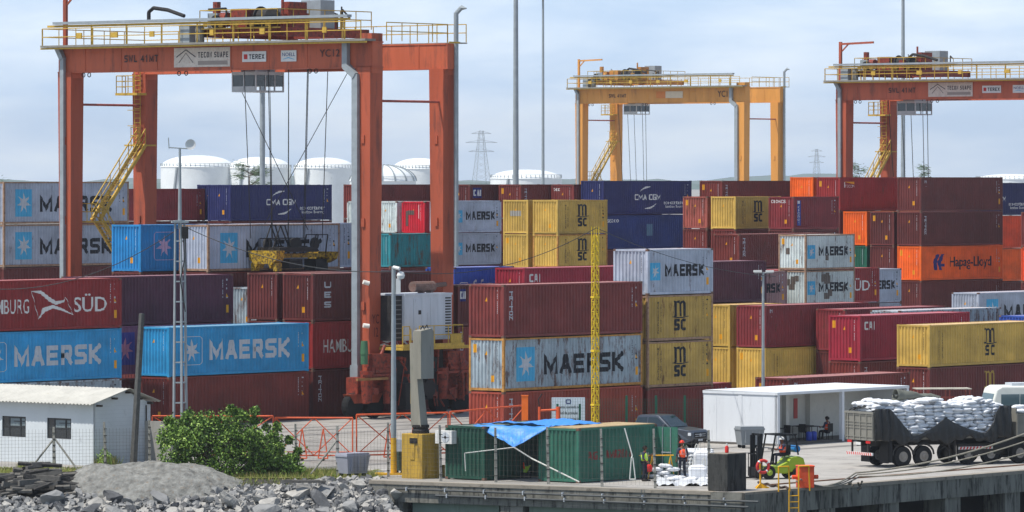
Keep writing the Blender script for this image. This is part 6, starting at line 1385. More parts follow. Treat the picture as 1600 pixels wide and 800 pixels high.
def wheel(p, r, w_, parent, sgn=1, rimm=None, rimr=.6):
    b_ = MB().use(rubber); b_.lathe((p[0], p[1] - w_ / 2, p[2]), [(r * .55, 0), (r * .93, .0), (r, w_ * .2), (r, w_ * .8), (r * .93, w_), (r * .55, w_)], 24, 'y'); o = autosmooth(b_.build('wheel', parent), 30)
    b_ = MB().use(rimm or alloy)
    for s_ in (-1, 1): b_.lathe((p[0], p[1] + s_ * (w_ / 2 + .006), p[2]), [(r * rimr, 0), (r * rimr * .96, s_ * .02), (r * rimr * .55, s_ * .008), (r * .26, s_ * .03), (r * .16, s_ * .06)], 20, 'y')
    for k in range(5 if rimm is None else 0):
        a_ = k * math.pi * .4
        for s_ in (-1, 1): b_.bar((p[0], p[1] + s_ * (w_ / 2 + .03), p[2]), (p[0] + r * rimr * math.cos(a_), p[1] + s_ * (w_ / 2 + .03), p[2] + r * rimr * math.sin(a_)), r * .14)
    b_.build('rim', o); return o
for x in (-1.55, 1.6):
    for y in (-.82, .82): wheel((x, y, .40), .40, .25, t)

# ------------------------------------------------------------------ forklift
lime = mat('forklift_lime', (150, 172, 42), .4, var=.06, dirt=.12, dcol=(90, 96, 50), scale=3)
fp = G(1214, 748); t = thing('forklift', fp, R(206), 'lime green forklift with black mast facing left on the quay', 'forklift')
b_ = MB().use(lime); b_.prism([(-1.22, .38), (-1.28, .7), (-1.2, .98), (-.95, 1.08), (-.5, 1.02), (-.35, .82), (.15, .60), (.6, .62), (.85, .5), (.75, .32), (-.2, .26), (-.45, .34), (-1.0, .28)], -.52, .52); o = b_.build('body', t); bv = o.modifiers.new('b', 'BEVEL'); bv.width = .06; bv.segments = 2; bv.limit_method = 'ANGLE'
b_ = MB().use(blackp); b_.box(-.55, -.26, 1.1, -.05, .26, 1.22); b_.box(-.62, -.24, 1.15, -.52, .24, 1.62); b_.build('seat', t)
b_ = MB().use(blackp)
for y in (-.48, .48): b_.bar((.62, y, .7), (.35, y, 2.12), .06); b_.bar((-.9, y, 1.15), (-.72, y, 2.12), .06)
for k in range(6): b_.box(-.78 + k * .21, -.52, 2.10, -.72 + k * .21, .52, 2.15)
b_.box(-.8, -.54, 2.09, .4, -.48, 2.17); b_.box(-.8, .48, 2.09, .4, .54, 2.17); b_.build('overhead_guard', t)
b_ = MB().use(blackp)
for y in (-.36, .36): b_.box(1.02, y - .06, .08, 1.16, y + .06, 2.2); b_.box(1.16, y - .04, .08, 1.26, y + .04, 2.12)
for z in (.5, 1.25, 2.1): b_.box(1.0, -.4, z, 1.1, .4, z + .1)
b_.tube((1.1, 0, .2), (1.1, 0, 1.5), .05, 8); b_.build('mast', t)
b_ = MB().use(blackp); b_.box(1.27, -.5, .15, 1.32, .5, .6)
for k in range(5): b_.box(1.28, -.5 + k * .24, .6, 1.31, -.46 + k * .24, 1.25)
b_.box(1.28, -.5, 1.2, 1.31, .5, 1.25); b_.build('carriage', t)
for y in (-.33, .25): b_ = MB().use(dark); b_.box(1.32, y, .1, 1.36, y + .1, .6); b_.box(1.32, y, .08, 2.35, y + .1, .12); b_.build('fork', t)
for x, r_ in ((.72, .34), (-.82, .27)):
    for y in (-.5, .5): wheel((x, y, r_), r_, .2, t, rimm=plain('lime_rim', (150, 170, 60)), rimr=.45)
b_ = MB().use(plain('gas_blue', (40, 120, 180), .35)); b_.tube((-.95, -.28, 1.42), (-.95, .3, 1.42), .17, 16); autosmooth(b_.build('gas_bottle', t)); b_ = MB().use(blackp); b_.tube((.15, 0, 1.0), (.3, 0, 1.4), .02, 6); b_.lathe((.3, 0, 1.42), [(.17, 0), (.19, .02), (.17, .04)], 16); b_.build('steering_wheel', t)
b_ = MB().use(plain('ext_red', (190, 40, 36))); b_.tube((.55, -.5, .85), (.55, -.5, 1.15), .05, 8); b_.build('fire_bottle', t)
fd = person(Vector(fp) + Vector((.27, .12, .70)), R(206), 'person in an orange vest and white helmet driving the lime forklift', hvo, 'drive', 1.68, helmet=helw)

# ------------------------------------------------------------------ life ring, ladder, bollard, mooring ropes
lr = plain('ring_red', (206, 60, 58), .5)
rp_ = G(1188, 763); t = thing('life_ring_stand', rp_, 0, 'yellow post with three small feet holding the red life ring', 'stand'); b_ = MB().use(ty); b_.tube((0, 0, 0), (0, 0, 1.35), .04, 8); b_.build('post', t)
for a_ in (0, 2.1, 4.2): b_ = MB().use(ty); b_.prism([(0, 0), (.42, 0), (.42, .04), (.05, .22), (0, .3)], -.02, .02); o = b_.build('foot', t); o.rotation_euler.z = a_
t = thing('life_ring', rp_ + Vector((.12, -.08, 1.02)), .3, 'red and white life ring hung on a yellow post before the forklift', 'life ring')
def torus(b_, R_, r_, n=28, k=10, a0=0, a1=2 * math.pi):
    vs = []; fs = []
    for i in range(n + 1):
        a_ = a0 + (a1 - a0) * i / n
        for j in range(k): f = 2 * math.pi * j / k; vs.append(((R_ + r_ * math.cos(f)) * math.cos(a_), r_ * math.sin(f), (R_ + r_ * math.cos(f)) * math.sin(a_)))
    for i in range(n):
        for j in range(k): fs.append((i * k + j, i * k + (j + 1) % k, (i + 1) * k + (j + 1) % k, (i + 1) * k + j))
    b_.add(vs, fs)
b_ = MB().use(lr); torus(b_, .28, .075); b_.build('ring', t, smooth=True)
b_ = MB().use(white)
for k in range(4): torus(b_, .28, .079, 3, 10, k * math.pi / 2 + .6, k * math.pi / 2 + .85)
b_.build('band', t, smooth=True)
t = thing('ladder', G(1236, 768), R(20), 'yellow quay ladder with tall bent handrails', 'ladder')
for x in (-.62, .38):
    b_ = MB().use(ty); w_ = .55; b_.path([(x, 0, -1.4 if x > 0 else 0), (x, 0, 1.15), (x + w_, .1, 1.15), (x + w_ + .1, .2, 0)], .035, 6); b_.build('handrail', t)
b_ = MB().use(ty)
for k in range(8): b_.tube((.38, 0, -.2 - k * .28), (-.10, 0, -.2 - k * .28), .025, 6)
b_.tube((-.1, 0, -1.6), (-.1, 0, .1), .03, 6); b_.build('rung', t)
bo = G(1258, 762); t = thing('mooring_bollard', bo, .2, 'orange square mooring bollard with side horns at the quay edge', 'bollard'); obm = mat('bollard_orange', (226, 84, 44), .5, var=.12, dirt=.3, dcol=(130, 60, 44), scale=4)
b_ = MB().use(obm); b_.box(-.36, -.33, -.004, .36, .33, 1.0); b_.box(-.39, -.36, .98, .39, .36, 1.05); o = b_.build('body', t); bv = o.modifiers.new('b', 'BEVEL'); bv.width = .03; b_ = MB().use(obm); b_.tube((-.62, 0, .5), (.62, 0, .5), .1, 12); autosmooth(b_.build('horn', t))
mrp = mat('mooring_rope_fibre', (132, 128, 118), .95, var=.3, dirt=.5, dcol=(92, 86, 76), scale=9)
h0 = bo + Vector((-.45, -.42, .33)); cl = [G(1340, 738) + Vector((0, -1.6, .55))]
kn = AT(1337, 742, 240.5)
for k, (pe_, lb) in enumerate(((AT(1660, 654, 226), 'upper mooring rope running from the orange bollard out over the truck wheels'), (AT(1660, 668, 226.5), 'middle mooring rope running from the orange bollard out over the truck wheels'), (AT(1665, 688, 227), 'lower mooring rope running from the orange bollard out to the right'))):
    rope([h0 + Vector((.1 * k, 0, .05 * k)), kn + Vector((.1 * k, .1 * k, .10 - .09 * k)), pe_], (.042, .032, .032)[k], lb, mrp, 'mooring_rope', .42, 'mooring ropes')
b_ = MB().use(mat('knot_rope', (96, 90, 80), .95, var=.3)); rk = random.Random(3)
for k in range(9): c = Vector((rk.uniform(-.3, .3), rk.uniform(-.1, .1), rk.uniform(-.25, .12))); b_.tube(c, c + Vector((rk.uniform(-.2, .2), .05, rk.uniform(-.2, .1))), .06, 6, .04)
tag(b_.build('rope_lashing', loc=kn + Vector((0, 0, -.38))), 'tangled rope lashing hanging on the mooring ropes', 'rope lashing')
b_ = MB().use(mat('old_hawser', (70, 56, 46), .95, var=.3)); b_.path([tuple(GB(1185 + k * 7, 755 + 1.2 * k + (3 if k % 2 else 0), .05)) for k in range(8)], .06, 6); tag(b_.build('rope'), 'dark old hawser lying on the quay behind the life ring stand', 'rope')
rail = mat('rusty_edge_rail', (132, 92, 66), .8, var=.3, dirt=.4); b_ = MB().use(rail); ca_, cb_ = AB(CORN); b_.box(0, 0, 0, 60, .07, .06); tag(b_.build('crane_rail', loc=W(ca_ + 4.5, cb_ + 2.4, .004), rz=an2), 'rusty rail set in the concrete along the quay edge', 'rail')

# ------------------------------------------------------------------ loaded truck and trailer
tg = mat('truck_body_grey', (124, 122, 114), .7, var=.12, dirt=.4, dcol=(86, 80, 70), scale=2, streak=True); fr = mat('truck_chassis_dark', (52, 50, 48), .7, var=.2, dirt=.3); trp = mat('black_tarpaulin', (40, 41, 42), .42, var=.25, dirt=.2, dcol=(84, 84, 82), scale=2, bump=.5)
red_l = plain('tail_red', (190, 30, 30), .3); rimw = mat('dusty_rim', (138, 132, 124), .6, var=.2, dirt=.4)
PH = R(30); w2 = G(1444, 729.3); org = w2 - Vector((math.cos(PH), math.sin(PH), 0)) * 3.05
t = thing('truck_trailer', org, PH, 'grey two-axle trailer loaded with white sacks under a drawn-back black tarpaulin', 'trailer')
TL, TW = 8.3, 2.5
b_ = MB().use(tg); b_.box(0, 0, 1.45, .08, TW, 2.72)
for y in (.02, .55, 1.1, 1.65, 2.2, 2.42): b_.box(-.05, y, 1.45, 0, y + .06, 2.72)
for z in (1.52, 1.95, 2.1, 2.25, 2.6): b_.box(-.03, 0, z, 0.0, TW, z + .05)
b_.box(-.06, -.03, 2.68, .1, TW + .03, 2.78); b_.build('tailgate', t)
b_ = MB().use(tg); b_.box(.08, 0, 1.45, TL, .06, 1.62); b_.box(.08, TW - .06, 1.45, TL, TW, 2.5); b_.box(TL - .06, .06, 1.45, TL, TW - .06, 2.9); b_.box(.0, .0, 1.36, TL, TW, 1.45); b_.build('side_board', t)
b_ = MB().use(fr)
for y in (.7, 1.65): b_.box(.2, y, 1.05, TL, y + .15, 1.36)
for x in (1.2, 2.6, 4.1, 6): b_.box(x, .75, 1.15, x + .12, 1.75, 1.3)
b_.build('chassis', t)
b_ = MB().use(blackp); b_.box(.9, .05, .22, .95, .8, 1.36); b_.box(.9, 1.7, .22, .95, 2.45, 1.36); b_.box(.95, .02, .25, 1.15, .1, 1.36); b_.build('mudflap', t)
b_ = MB().use(white); b_.box(-.02, .1, .62, .06, TW - .1, .76); o = b_.build('rear_bumper', t); b_ = MB().use(red_l)
for k in range(12): b_.prism([(.15 + k * .19, .625), (.23 + k * .19, .625), (.29 + k * .19, .755), (.21 + k * .19, .755)], -.03, -.018, 'x')
b_.build('red_stripe', o)
b_ = MB().use(fr)
for y in (.5, 1.9): b_.box(0, y, .7, .08, y + .08, 1.36)
b_.build('bumper_bracket', t)
for y in (.25, 1.9): b_ = MB().use(red_l); b_.box(-.04, y, 1.22, .0, y + .38, 1.34); b_.build('tail_light', t)
b_ = MB().use(white); b_.box(-.04, 1.1, 1.12, -.01, 1.5, 1.26); b_.build('number_plate', t)
for x in (1.8, 3.05):
    for y in (.16, TW - .16): wheel((x, y, .53), .53, .3, t, rimm=rimw, rimr=.5)
    b_ = MB().use(fr); b_.path([(x - .62 + .62 * (1 - math.cos(math.pi * i / 8)), .05, .62 + .52 * math.sin(math.pi * i / 8)) for i in range(9)], .05, 6); b_.box(x - .55, .0, 1.10, x + .55, .42, 1.14); b_.build('mudguard', t)
for x in (4.75, 5.1): b_ = MB().use(fr); b_.box(x, .3, .25, x + .1, .4, 1.36); b_.build('landing_leg', t)
b_ = MB().use(fr); b_.tube((4.2, .3, 1.1), (4.8, .3, .8), .03, 6); b_.tube((4.2, .3, .8), (4.8, .3, 1.1), .03, 6); b_.build('side_bar', t)
M_ = Matrix.Translation(org) @ Matrix.Rotation(PH, 4, 'Z')
def tl(x, y, z): return M_ @ Vector((x, y, z))
rnd = random.Random(11)
SLT = 'full white sack stacked in the trailer load between the tarpaulin folds'
for l in range(10):
    z = 1.50 + l * .162; x = .55 + rnd.uniform(0, .3)
    while x < TL - .5:
        sack(tl(x, .30 + rnd.uniform(-.08, .05) + l * .022, z + rnd.uniform(-.035, .035)), PH + R(rnd.uniform(-16, 16)), (rnd.uniform(-.2, .1), rnd.uniform(-.16, .16)), SLT, 'sacks loaded on the trailer', rnd.uniform(.86, 1.02)); x += .58 + rnd.uniform(-.04, .06)
for i in range(14):
    for j in range(4):
        x = .45 + i * .57; sack(tl(x + rnd.uniform(-.08, .08), .55 + j * .5, 3.12 + rnd.uniform(-.05, .08) + .12 * math.sin(i * 1.3)), PH + R(rnd.uniform(-30, 30)), (rnd.uniform(-.2, .2), rnd.uniform(-.2, .2)), SLT, 'sacks loaded on the trailer', rnd.uniform(.85, 1.1))
for i in range(3):
    for l in range(2): sack(tl(.35 + .1 * i, .5 + i * .7, 2.86 + l * .16), PH + R(90 + rnd.uniform(-15, 15)), (0, .1), SLT, 'sacks loaded on the trailer', 1.15)
# core of the load (keeps the view from passing between sacks)
b_ = MB().use(bagm); b_.box(.35, .5, 1.46, TL - .2, TW - .15, 3.0); b_.build('load_core', t)
# black tarpaulin: hangs along the side in scallops, bunched at both corners
def edge_top(u_):   # height of the tarpaulin's upper edge along the side
    x = u_ * TL
    if x < .9: return 2.95
    if x < 2.3: return 2.95 - (x - .9) / 1.4 * 1.42
    if x < 4.3: return 1.55 + (1 - ((4.3 - x) / 2.0)) ** 1.6 * .95
    if x < 6.6: return 2.5 - (1 - ((6.6 - x) / 2.3)) ** .7 * .95
    if x < 7.5: return 1.58 + ((x - 6.6) / .9) ** 1.6 * 1.3
    return 2.95
def tarps(u_, v_):
    zt__ = edge_top(u_); zb2 = 1.28 + .12 * math.sin(u_ * 21) + .08 * math.sin(u_ * 57); z = zb2 + (zt__ - zb2) * v_; fold = .06 * math.sin(u_ * 120 + v_ * 2) * (1 if (u_ < .13 or u_ > .84) else .35)
    return Vector((u_ * TL + .03, -.10 - .05 * math.sin(v_ * 3.1) + fold, z))
sheet('tarpaulin_side', tarps, 150, 14, trp, t, .02, 12, .02)
sheet('tarpaulin_corner', lambda u_, v_: Vector((.1 - .12 * v_ * 0 + .25 * u_, -.12 + 2.6 * v_, 2.78 + .22 * math.sin(v_ * 3.14) + .05 * math.sin(v_ * 30) + .1 * u_)), 8, 40, trp, t, .05, 14, .02)
sheet('tarpaulin_roll', lambda u_, v_: Vector((2.6 + 2.6 * u_, 1.9 + .28 * math.cos(v_ * 6.28), 3.35 + .26 * math.sin(v_ * 6.28) * (1.1 - u_ * .7) + .18 * (1 - u_))), 24, 14, mat('grey_green_canvas', (104, 106, 98), .8, var=.2), t, .05, 15, .02)
# front unit
org2 = org + Vector((math.cos(PH), math.sin(PH), 0)) * (TL + .05)
t = thing('truck', org2, PH, 'front truck of the loaded rig, grey box body cut by the right edge', 'truck')
b_ = MB().use(tg); b_.box(0.35, 0, 1.45, 8, .06, 2.5); b_.box(.35, 2.44, 1.45, 8, 2.5, 2.6); b_.box(.35, .06, 1.4, .42, 2.44, 2.8)
for x in (.36, 1.5, 2.7, 3.9, 5.1): b_.box(x, -.05, 1.42, x + .08, -.0, 2.55)
for z in (1.5, 2.0, 2.45): b_.box(.36, -.03, z, 8, -.0, z + .05)
b_.box(.35, 0, 1.36, 8, 2.5, 1.44); b_.build('box_body', t)
b_ = MB().use(fr); b_.box(-2.9, .7, .95, 8, .85, 1.3); b_.box(-2.9, 1.65, .95, 8, 1.8, 1.3); b_.box(-3.0, .35, .5, .0, .5, 1.05); b_.build('chassis', t)
for x in (-2.35, -.95, .6, 1.9): 
    for y in (.18, 2.3): wheel((x + .0, y + (.35 if x < 0 else 0) if y < 1 else y, .53), .53, .3, t, rimm=rimw, rimr=.5)
b_ = MB().use(blackp); b_.box(-.15, .02, .3, -.1, .7, 1.2); b_.box(-1.0, -.02, .85, .4, .05, 1.3); b_.build('mudflap', t)
b_ = MB().use(white); b_.box(-3.0, .28, .78, -.9, .34, .92); o = b_.build('side_marker', t); b_ = MB().use(red_l)
for k in range(10): b_.prism([(-2.95 + k * .2, .79), (-2.86 + k * .2, .79), (-2.80 + k * .2, .91), (-2.89 + k * .2, .91)], .262, .278, 'y')
b_.build('red_stripe', o)
M2 = Matrix.Translation(org2) @ Matrix.Rotation(PH, 4, 'Z')
for l in range(2):
    for i in range(6): sack(M2 @ Vector((.9 + i * .7, .35 + .25 * l, 2.62 + .2 * l)), PH + R(rnd.uniform(-10, 10)), (rnd.uniform(-.1, .1), rnd.uniform(-.1, .1)), 'full white sack in the front truck box at the right edge', 'sacks loaded on the front truck', 1.2)
b_ = MB().use(bagm); b_.box(.5, .4, 1.45, 7.9, 2.3, 2.75); b_.build('load_core', t)
# minibus behind
bp_ = G(1622, 712); t = thing('minibus', bp_ + Vector((0, 4, 0)), R(12), 'white bus showing above the truck at the right edge', 'bus')
b_ = MB().use(mat('bus_cream', (216, 218, 210), .35, var=.04)); b_.prism([(-2.3, .5), (-2.5, 1.0), (-2.45, 2.5), (-2.2, 3.35), (-1.9, 3.5), (3, 3.5), (3, .4)], -1.1, 1.1); o = b_.build('body', t); bv = o.modifiers.new('b', 'BEVEL'); bv.width = .1; bv.segments = 3
b_ = MB().use(glass('bus_glass', (74, 96, 102), .1)); 
for x in (-1.95, -.9, .3, 1.5): b_.box(x, -1.125, 2.35, x + 1.0, -1.101, 3.08)
b_.add([(-2.485, -.95, 2.4), (-2.485, .95, 2.4), (-2.29, .95, 3.1), (-2.29, -.95, 3.1)], [(0, 3, 2, 1)]); b_.build('window', t)
b_ = MB().use(greyw); b_.box(-1.2, -.6, 3.5, 1.6, .6, 3.64); b_.build('roof_vent', t); b_ = MB().use(red_l); b_.box(-2.53, -.9, 2.5 - .8, -2.47, .9, 2.0); b_.build('red_panel', t)
for x in (-1.6, 1.9):
    for y in (-.95, .95): wheel((x, y, .48), .48, .28, t)
# scaffold frame
sp_ = G(1441, 700); t = thing('scaffold_frame', sp_ + Vector((0, 3, 0)), R(6), 'rusty steel scaffold frame with a flat top behind the loaded trailer', 'scaffold'); b_ = MB().use(rustpipe); X_ = 2.75; q_z = 3.05
for x in (0, 1.75, X_ + .1):
    for y in (0, 1.2): b_.tube((x, y, 0), (x, y, q_z - .05), .035, 6)
for z in (1.2, 2.0, 2.55): b_.tube((0, 0, z), (X_ + .1, 0, z), .03, 6); b_.tube((0, 1.2, z), (X_ + .1, 1.2, z), .03, 6)
b_.tube((0, 0, 1.2), (X_, 0, 2.55), .02, 6); b_.build('tube_frame', t); b_ = MB().use(mat('old_board', (176, 170, 156), .8, var=.2, dirt=.4)); b_.box(-.05, -.1, q_z - .05, X_ + .2, 1.3, q_z); b_.build('top_board', t)

# ------------------------------------------------------------------ vegetation, rocks and timber on the bank
gl = mat('grass_blades', (126, 140, 66), .9, var=.4, scale=3); gl2 = mat('dry_grass', (168, 152, 100), .9, var=.3, scale=3)
def grass(name, regions, n, seed, label=None):
    rnd = random.Random(seed); b_ = MB()
    for k in range(n):
        px_, py_, h_ = rnd.choice(regions)(rnd); p = G(px_, py_); p.z = bankz(p.x, p.y) - .02; b_.use(gl if rnd.random() < .72 else gl2); h_ *= rnd.uniform(.5, 1.3)
        a_ = rnd.uniform(0, 6.28); d = Vector((math.cos(a_), math.sin(a_), 0)) * rnd.uniform(.012, .03); l_ = Vector((rnd.gauss(0, .3), rnd.gauss(0, .2), 1)) * h_
        b_.add([p - d, p + d, p + l_], [(0, 1, 2)])
    return tag(b_.build(name, fixn=False), kind='stuff')
grass('grass', [lambda r: (r.uniform(-10, 262), r.uniform(731, 745), .16), lambda r: (r.uniform(-10, 262), r.uniform(731, 745), .16), lambda r: (r.uniform(355, 590), r.uniform(736, 750), .2), lambda r: (r.uniform(360, 530), r.uniform(737, 746), .3), lambda r: (r.uniform(30, 80), r.uniform(735, 745), .45), lambda r: (r.gauss(162, 8), r.uniform(722, 728), .5)], 30000, 2)
gsurf = mat('grassy_soil', (112, 112, 68), .95, var=.3, dirt=.4, dcol=(140, 122, 90), scale=1.5, bump=.4)
b_ = MB().use(gsurf)
for x0, x1, n in ((-10, 262, 30), (350, 600, 26)):
    vs = []
    for i in range(n + 1): px_ = x0 + (x1 - x0) * i / n; vs += [tuple(GB(px_, 732 + 2 * math.sin(i * 1.7) + (3 if x0 > 0 else 0), .006)), tuple(Vector((G(px_, 741).x, 246.22, .006)))]
    b_.add(vs, [(2 * i, 2 * i + 1, 2 * i + 3, 2 * i + 2) for i in range(n)])
tag(b_.build('grass_verge_ground'), kind='structure')
# broad-leaved bush
bl = mat('bush_leaf', (98, 128, 50), .6, var=.4, scale=5); bl2 = mat('bush_leaf_light', (144, 172, 80), .55, var=.3, scale=5); bl3 = mat('bush_leaf_deep', (52, 76, 34), .7, var=.3, scale=5)
bc = G(352, 743); t = thing('bush', bc, 0, 'large round green broad-leaved bush growing beside the orange barrier', 'bush')
rnd = random.Random(21); b_ = MB().use(barkm); lobes = []
for k in range(64):
    a_ = rnd.uniform(0, 6.28); rr = rnd.uniform(.1, 1) ** .7; x = math.cos(a_) * rr * 2.9; y = math.sin(a_) * rr * 1.5
    top = 2.85 * (1 - (abs(x + .3) / 3.6) ** 2.2) ** .6 * (1 - .15 * abs(y)); z = (rnd.uniform(.1, 1) ** .8) * max(.5, top); lobes.append((Vector((x, y, z)), rnd.uniform(.34, .62))); b_.tube((x * .15, y * .15, -.1), (x, y, z), .035, 5, .012)
for k in range(16): x = rnd.uniform(1.6, 3.6); lobes.append((Vector((x, rnd.uniform(-1, .4), max(.25, 1.9 - (x - 1.4) * .75) * rnd.uniform(.4, 1))), rnd.uniform(.3, .45)))
for k in range(14): x = rnd.uniform(-3.0, -1.8); lobes.append((Vector((x, rnd.uniform(-1, .4), rnd.uniform(.3, 2.4))), rnd.uniform(.3, .5)))
for k in range(60):
    c, r_ = rnd.choice(lobes); d = Vector((rnd.gauss(0, 1), rnd.gauss(0, .6), abs(rnd.gauss(0, 1)))).normalized(); q_ = c + d * (r_ + rnd.uniform(.1, .4)); lobes.append((q_, rnd.uniform(.12, .2))); b_.tube(c, q_, .012, 4, .006)
b_.build('stem', t)
b_ = MB()
for k in range(40000):
    c, r_ = rnd.choice(lobes); d = Vector((rnd.gauss(0, 1), rnd.gauss(0, 1), rnd.gauss(0, 1))).normalized(); p = c + d * r_ * rnd.uniform(.55, 1.12)
    if p.z < .03: continue
    if rnd.random() < .015: p = p + d * rnd.uniform(.1, .3)
    b_.use(rnd.choice((bl, bl, bl2, bl3, bl))); ax = (d * .5 + Vector((rnd.gauss(0, .6), rnd.gauss(0, .6), rnd.gauss(-.2, .5)))).normalized(); sd_ = ax.cross(Vector((rnd.gauss(0, 1), rnd.gauss(0, 1), rnd.gauss(0, 1)))).normalized(); l_ = rnd.uniform(.09, .2); w_ = l_ * .28
    b_.add([p, p + ax * l_ * .5 + sd_ * w_, p + ax * l_, p + ax * l_ * .5 - sd_ * w_], [(0, 1, 2, 3)])
b_.build('foliage', t, fixn=False)
# rocks
rkm = [mat('riprap_grey', (132, 132, 131), .9, var=.22, dirt=.35, dcol=(84, 86, 90), scale=2.2, bump=.9), mat('riprap_dark', (86, 87, 89), .9, var=.25, dirt=.3, dcol=(130, 130, 128), scale=2.2, bump=.9), mat('riprap_pale', (162, 159, 153), .9, var=.2, dirt=.3, dcol=(120, 112, 100), scale=2.2, bump=.9)]
def rockmesh(seed):
    rnd = random.Random(seed); bm = bmesh.new(); bmesh.ops.create_icosphere(bm, subdivisions=2, radius=.56)
    for v in bm.verts: v.co *= rnd.uniform(.98, 1.02)
    for k in range(11):
        n_ = Vector((rnd.gauss(0, 1), rnd.gauss(0, 1), rnd.gauss(0, 1))).normalized(); d_ = rnd.uniform(.20, .36)
        for v in bm.verts:
            e = v.co.dot(n_) - d_
            if e > 0: v.co -= n_ * e
    for v in bm.verts: v.co.x *= rnd.uniform(.98, 1.02)
    me = bpy.data.meshes.new('rock'); bmesh.ops.recalc_face_normals(bm, faces=bm.faces); bm.to_mesh(me); bm.free(); me.materials.append(rkm[0]); return me
RKS = [rockmesh(50 + k) for k in range(10)]
rnd = random.Random(31)
def rock(x, y, s, name='rock'):
    o = bpy.data.objects.new(name, rnd.choice(RKS)); COL.objects.link(o); sc = (s * rnd.uniform(.9, 1.5), s * rnd.uniform(.8, 1.2), s * rnd.uniform(.6, .95)); o.scale = sc
    o.rotation_euler = (rnd.uniform(-.5, .5), rnd.uniform(-.5, .5), rnd.uniform(0, 6.28)); o.location = (x, y, bankz(x, y) + s * rnd.uniform(.02, .35)); o.material_slots[0].link = 'OBJECT'; o.material_slots[0].material = rnd.choice((rkm[0], rkm[0], rkm[1], rkm[2])); return o
pts = []
def toprow(px_): return (784 if px_ < 95 else 776) if px_ < 330 else 772 - (px_ - 330) * .095
tries = 0
while len(pts) < 292 and tries < 60000:
    tries += 1; x = rnd.uniform(-25.5, -5.2); y = rnd.uniform(239.2, 245.9); px_ = 800 + x * F / y; z = bankz(x, y); py_ = HZ + (CAMH - z) * F / y
    if (px_ > 540 and y > 245.0) or py_ < toprow(px_) or px_ > 612 - (py_ - 760) * -.4 or px_ < -15: continue
    s = rnd.uniform(.32, .7) if rnd.random() < .6 else rnd.uniform(.7, 1.35)
    if any((x - a_) ** 2 + (y - b1) ** 2 < ((s + c1) * .33) ** 2 for a_, b1, c1 in pts): continue
    pts.append((x, y, s))
for x, y, s in pts: tag(rock(x, y, s), 'angular grey quarry rock in the riprap bank along the shore', 'rock', 'riprap rocks')
# smaller rubble between them
b_ = MB()
for k in range(5200):
    x = rnd.uniform(-25.5, -5.0); y = rnd.uniform(239.0, 245.9); px_ = 800 + x * F / y; z = bankz(x, y); py_ = HZ + (CAMH - z) * F / y
    if py_ < toprow(px_) - 3 or px_ > 606: continue
    s = rnd.uniform(.06, .34); b_.use(rnd.choice(rkm)); b_.M = Matrix.Translation((x, y, z + .05)) @ Matrix.Rotation(rnd.uniform(0, 6), 4, Vector((rnd.gauss(0, 1), rnd.gauss(0, 1), rnd.gauss(0, 1))).normalized())
    me = rnd.choice(RKS[:3]); j = [rnd.uniform(.7, 1.3) for _ in range(8)]
    c8 = [(sx_ * s * j[i] * .5, sy * s * j[(i + 3) % 8] * .5, sz * s * .4 * j[(i + 5) % 8]) for i, (sx_, sy, sz) in enumerate(((-1, -1, -1), (1, -1, -1), (1, 1, -1), (-1, 1, -1), (-1, -1, 1), (1, -1, 1), (1, 1, 1), (-1, 1, 1)))]
    b_.add(c8, [(0, 3, 2, 1), (4, 5, 6, 7), (0, 1, 5, 4), (1, 2, 6, 5), (2, 3, 7, 6), (3, 0, 4, 7)])
b_.M = None; tag(b_.build('rubble', fixn=False), kind='stuff')
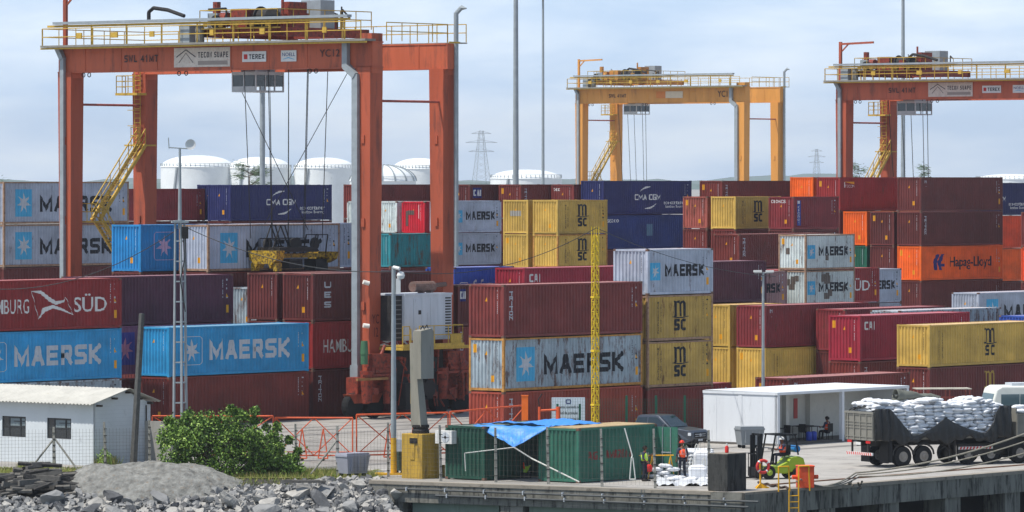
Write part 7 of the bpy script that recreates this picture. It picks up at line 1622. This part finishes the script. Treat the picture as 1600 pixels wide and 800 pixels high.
# pile of weathered timbers
tm = [mat('burnt_timber', (60, 58, 56), .9, var=.35, dirt=.5, dcol=(112, 108, 102), scale=5), mat('grey_timber', (100, 97, 92), .9, var=.3, dirt=.4, dcol=(60, 58, 56), scale=5)]
for k in range(95):
    px_ = rnd.uniform(2, 108); p = Vector(((px_ - 800) * 244.8 / F, rnd.uniform(243.6, 246.2), 0)); L_ = rnd.uniform(.7, 1.7); a_ = rnd.gauss(.2, .5) ; z = bankz(p.x, p.y) + .12 + rnd.uniform(0, .85) * max(0.1, 1 - abs(px_ - 66) / 62)
    d = Vector((math.cos(a_), math.sin(a_) * .5, rnd.gauss(.05, .14))) * L_ / 2; p = Vector((p.x, p.y, z)); b_ = MB().use(rnd.choice(tm)); w_ = rnd.uniform(.14, .27); b_.tube(-d, d, w_ / 2, rnd.choice((4, 6)), w_ * .42)
    tag(b_.build('timber', loc=p), 'weathered dark timber in the untidy pile on the bank before the hut', 'timber', 'pile of old timbers')
b_ = MB().use(tm[1])
p = GB(470, 752, .05); b_.box(-.9, -.12, 0, .9, .12, .14); b_.box(-.4, -.3, .02, 1.2, -.1, .12); tag(b_.build('driftwood_plank', loc=p + Z * -.12, rz=.06), 'dark plank lying in the grass above the rocks', 'plank')
# small shrub by the hut post
t = thing('weed_plant', G(163, 729), 0, 'small leafy weed growing at the fence post by the hut', 'plant'); b_ = MB().use(bl2)
for k in range(420):
    a_ = rnd.uniform(0, 6.28); r_ = rnd.uniform(0, .4); p = Vector((math.cos(a_) * r_, math.sin(a_) * r_, rnd.uniform(.05, .95) * (1 - r_))); ax = Vector((rnd.gauss(0, 1), rnd.gauss(0, 1), rnd.gauss(.5, 1))).normalized(); sd_ = ax.cross(Z + Vector((.1, 0, 0))).normalized() * .03; b_.add([p, p + ax * .07 + sd_, p + ax * .14, p + ax * .07 - sd_], [(0, 1, 2, 3)])
b_.build('foliage', t, fixn=False); b_ = MB().use(barkm); b_.tube((0, 0, 0), (0, 0, .6), .015, 5); b_.build('stem', t)
# haze
hz_ = MB(); hz_.box(-4200, -80, -12, 4200, 9600, 120); ho = hz_.build('haze'); tag(ho, kind='stuff')
hm_ = bpy.data.materials.new('haze_air'); hm_.use_nodes = True; nt_ = hm_.node_tree; nt_.nodes.clear(); oo = nt_.nodes.new('ShaderNodeOutputMaterial'); pv = nt_.nodes.new('ShaderNodeVolumePrincipled'); pv.inputs['Density'].default_value = .00009; pv.inputs['Color'].default_value = (.86, .92, 1, 1); pv.inputs['Anisotropy'].default_value = .2
nt_.links.new(pv.outputs[0], oo.inputs['Volume']); ho.data.materials.append(hm_)
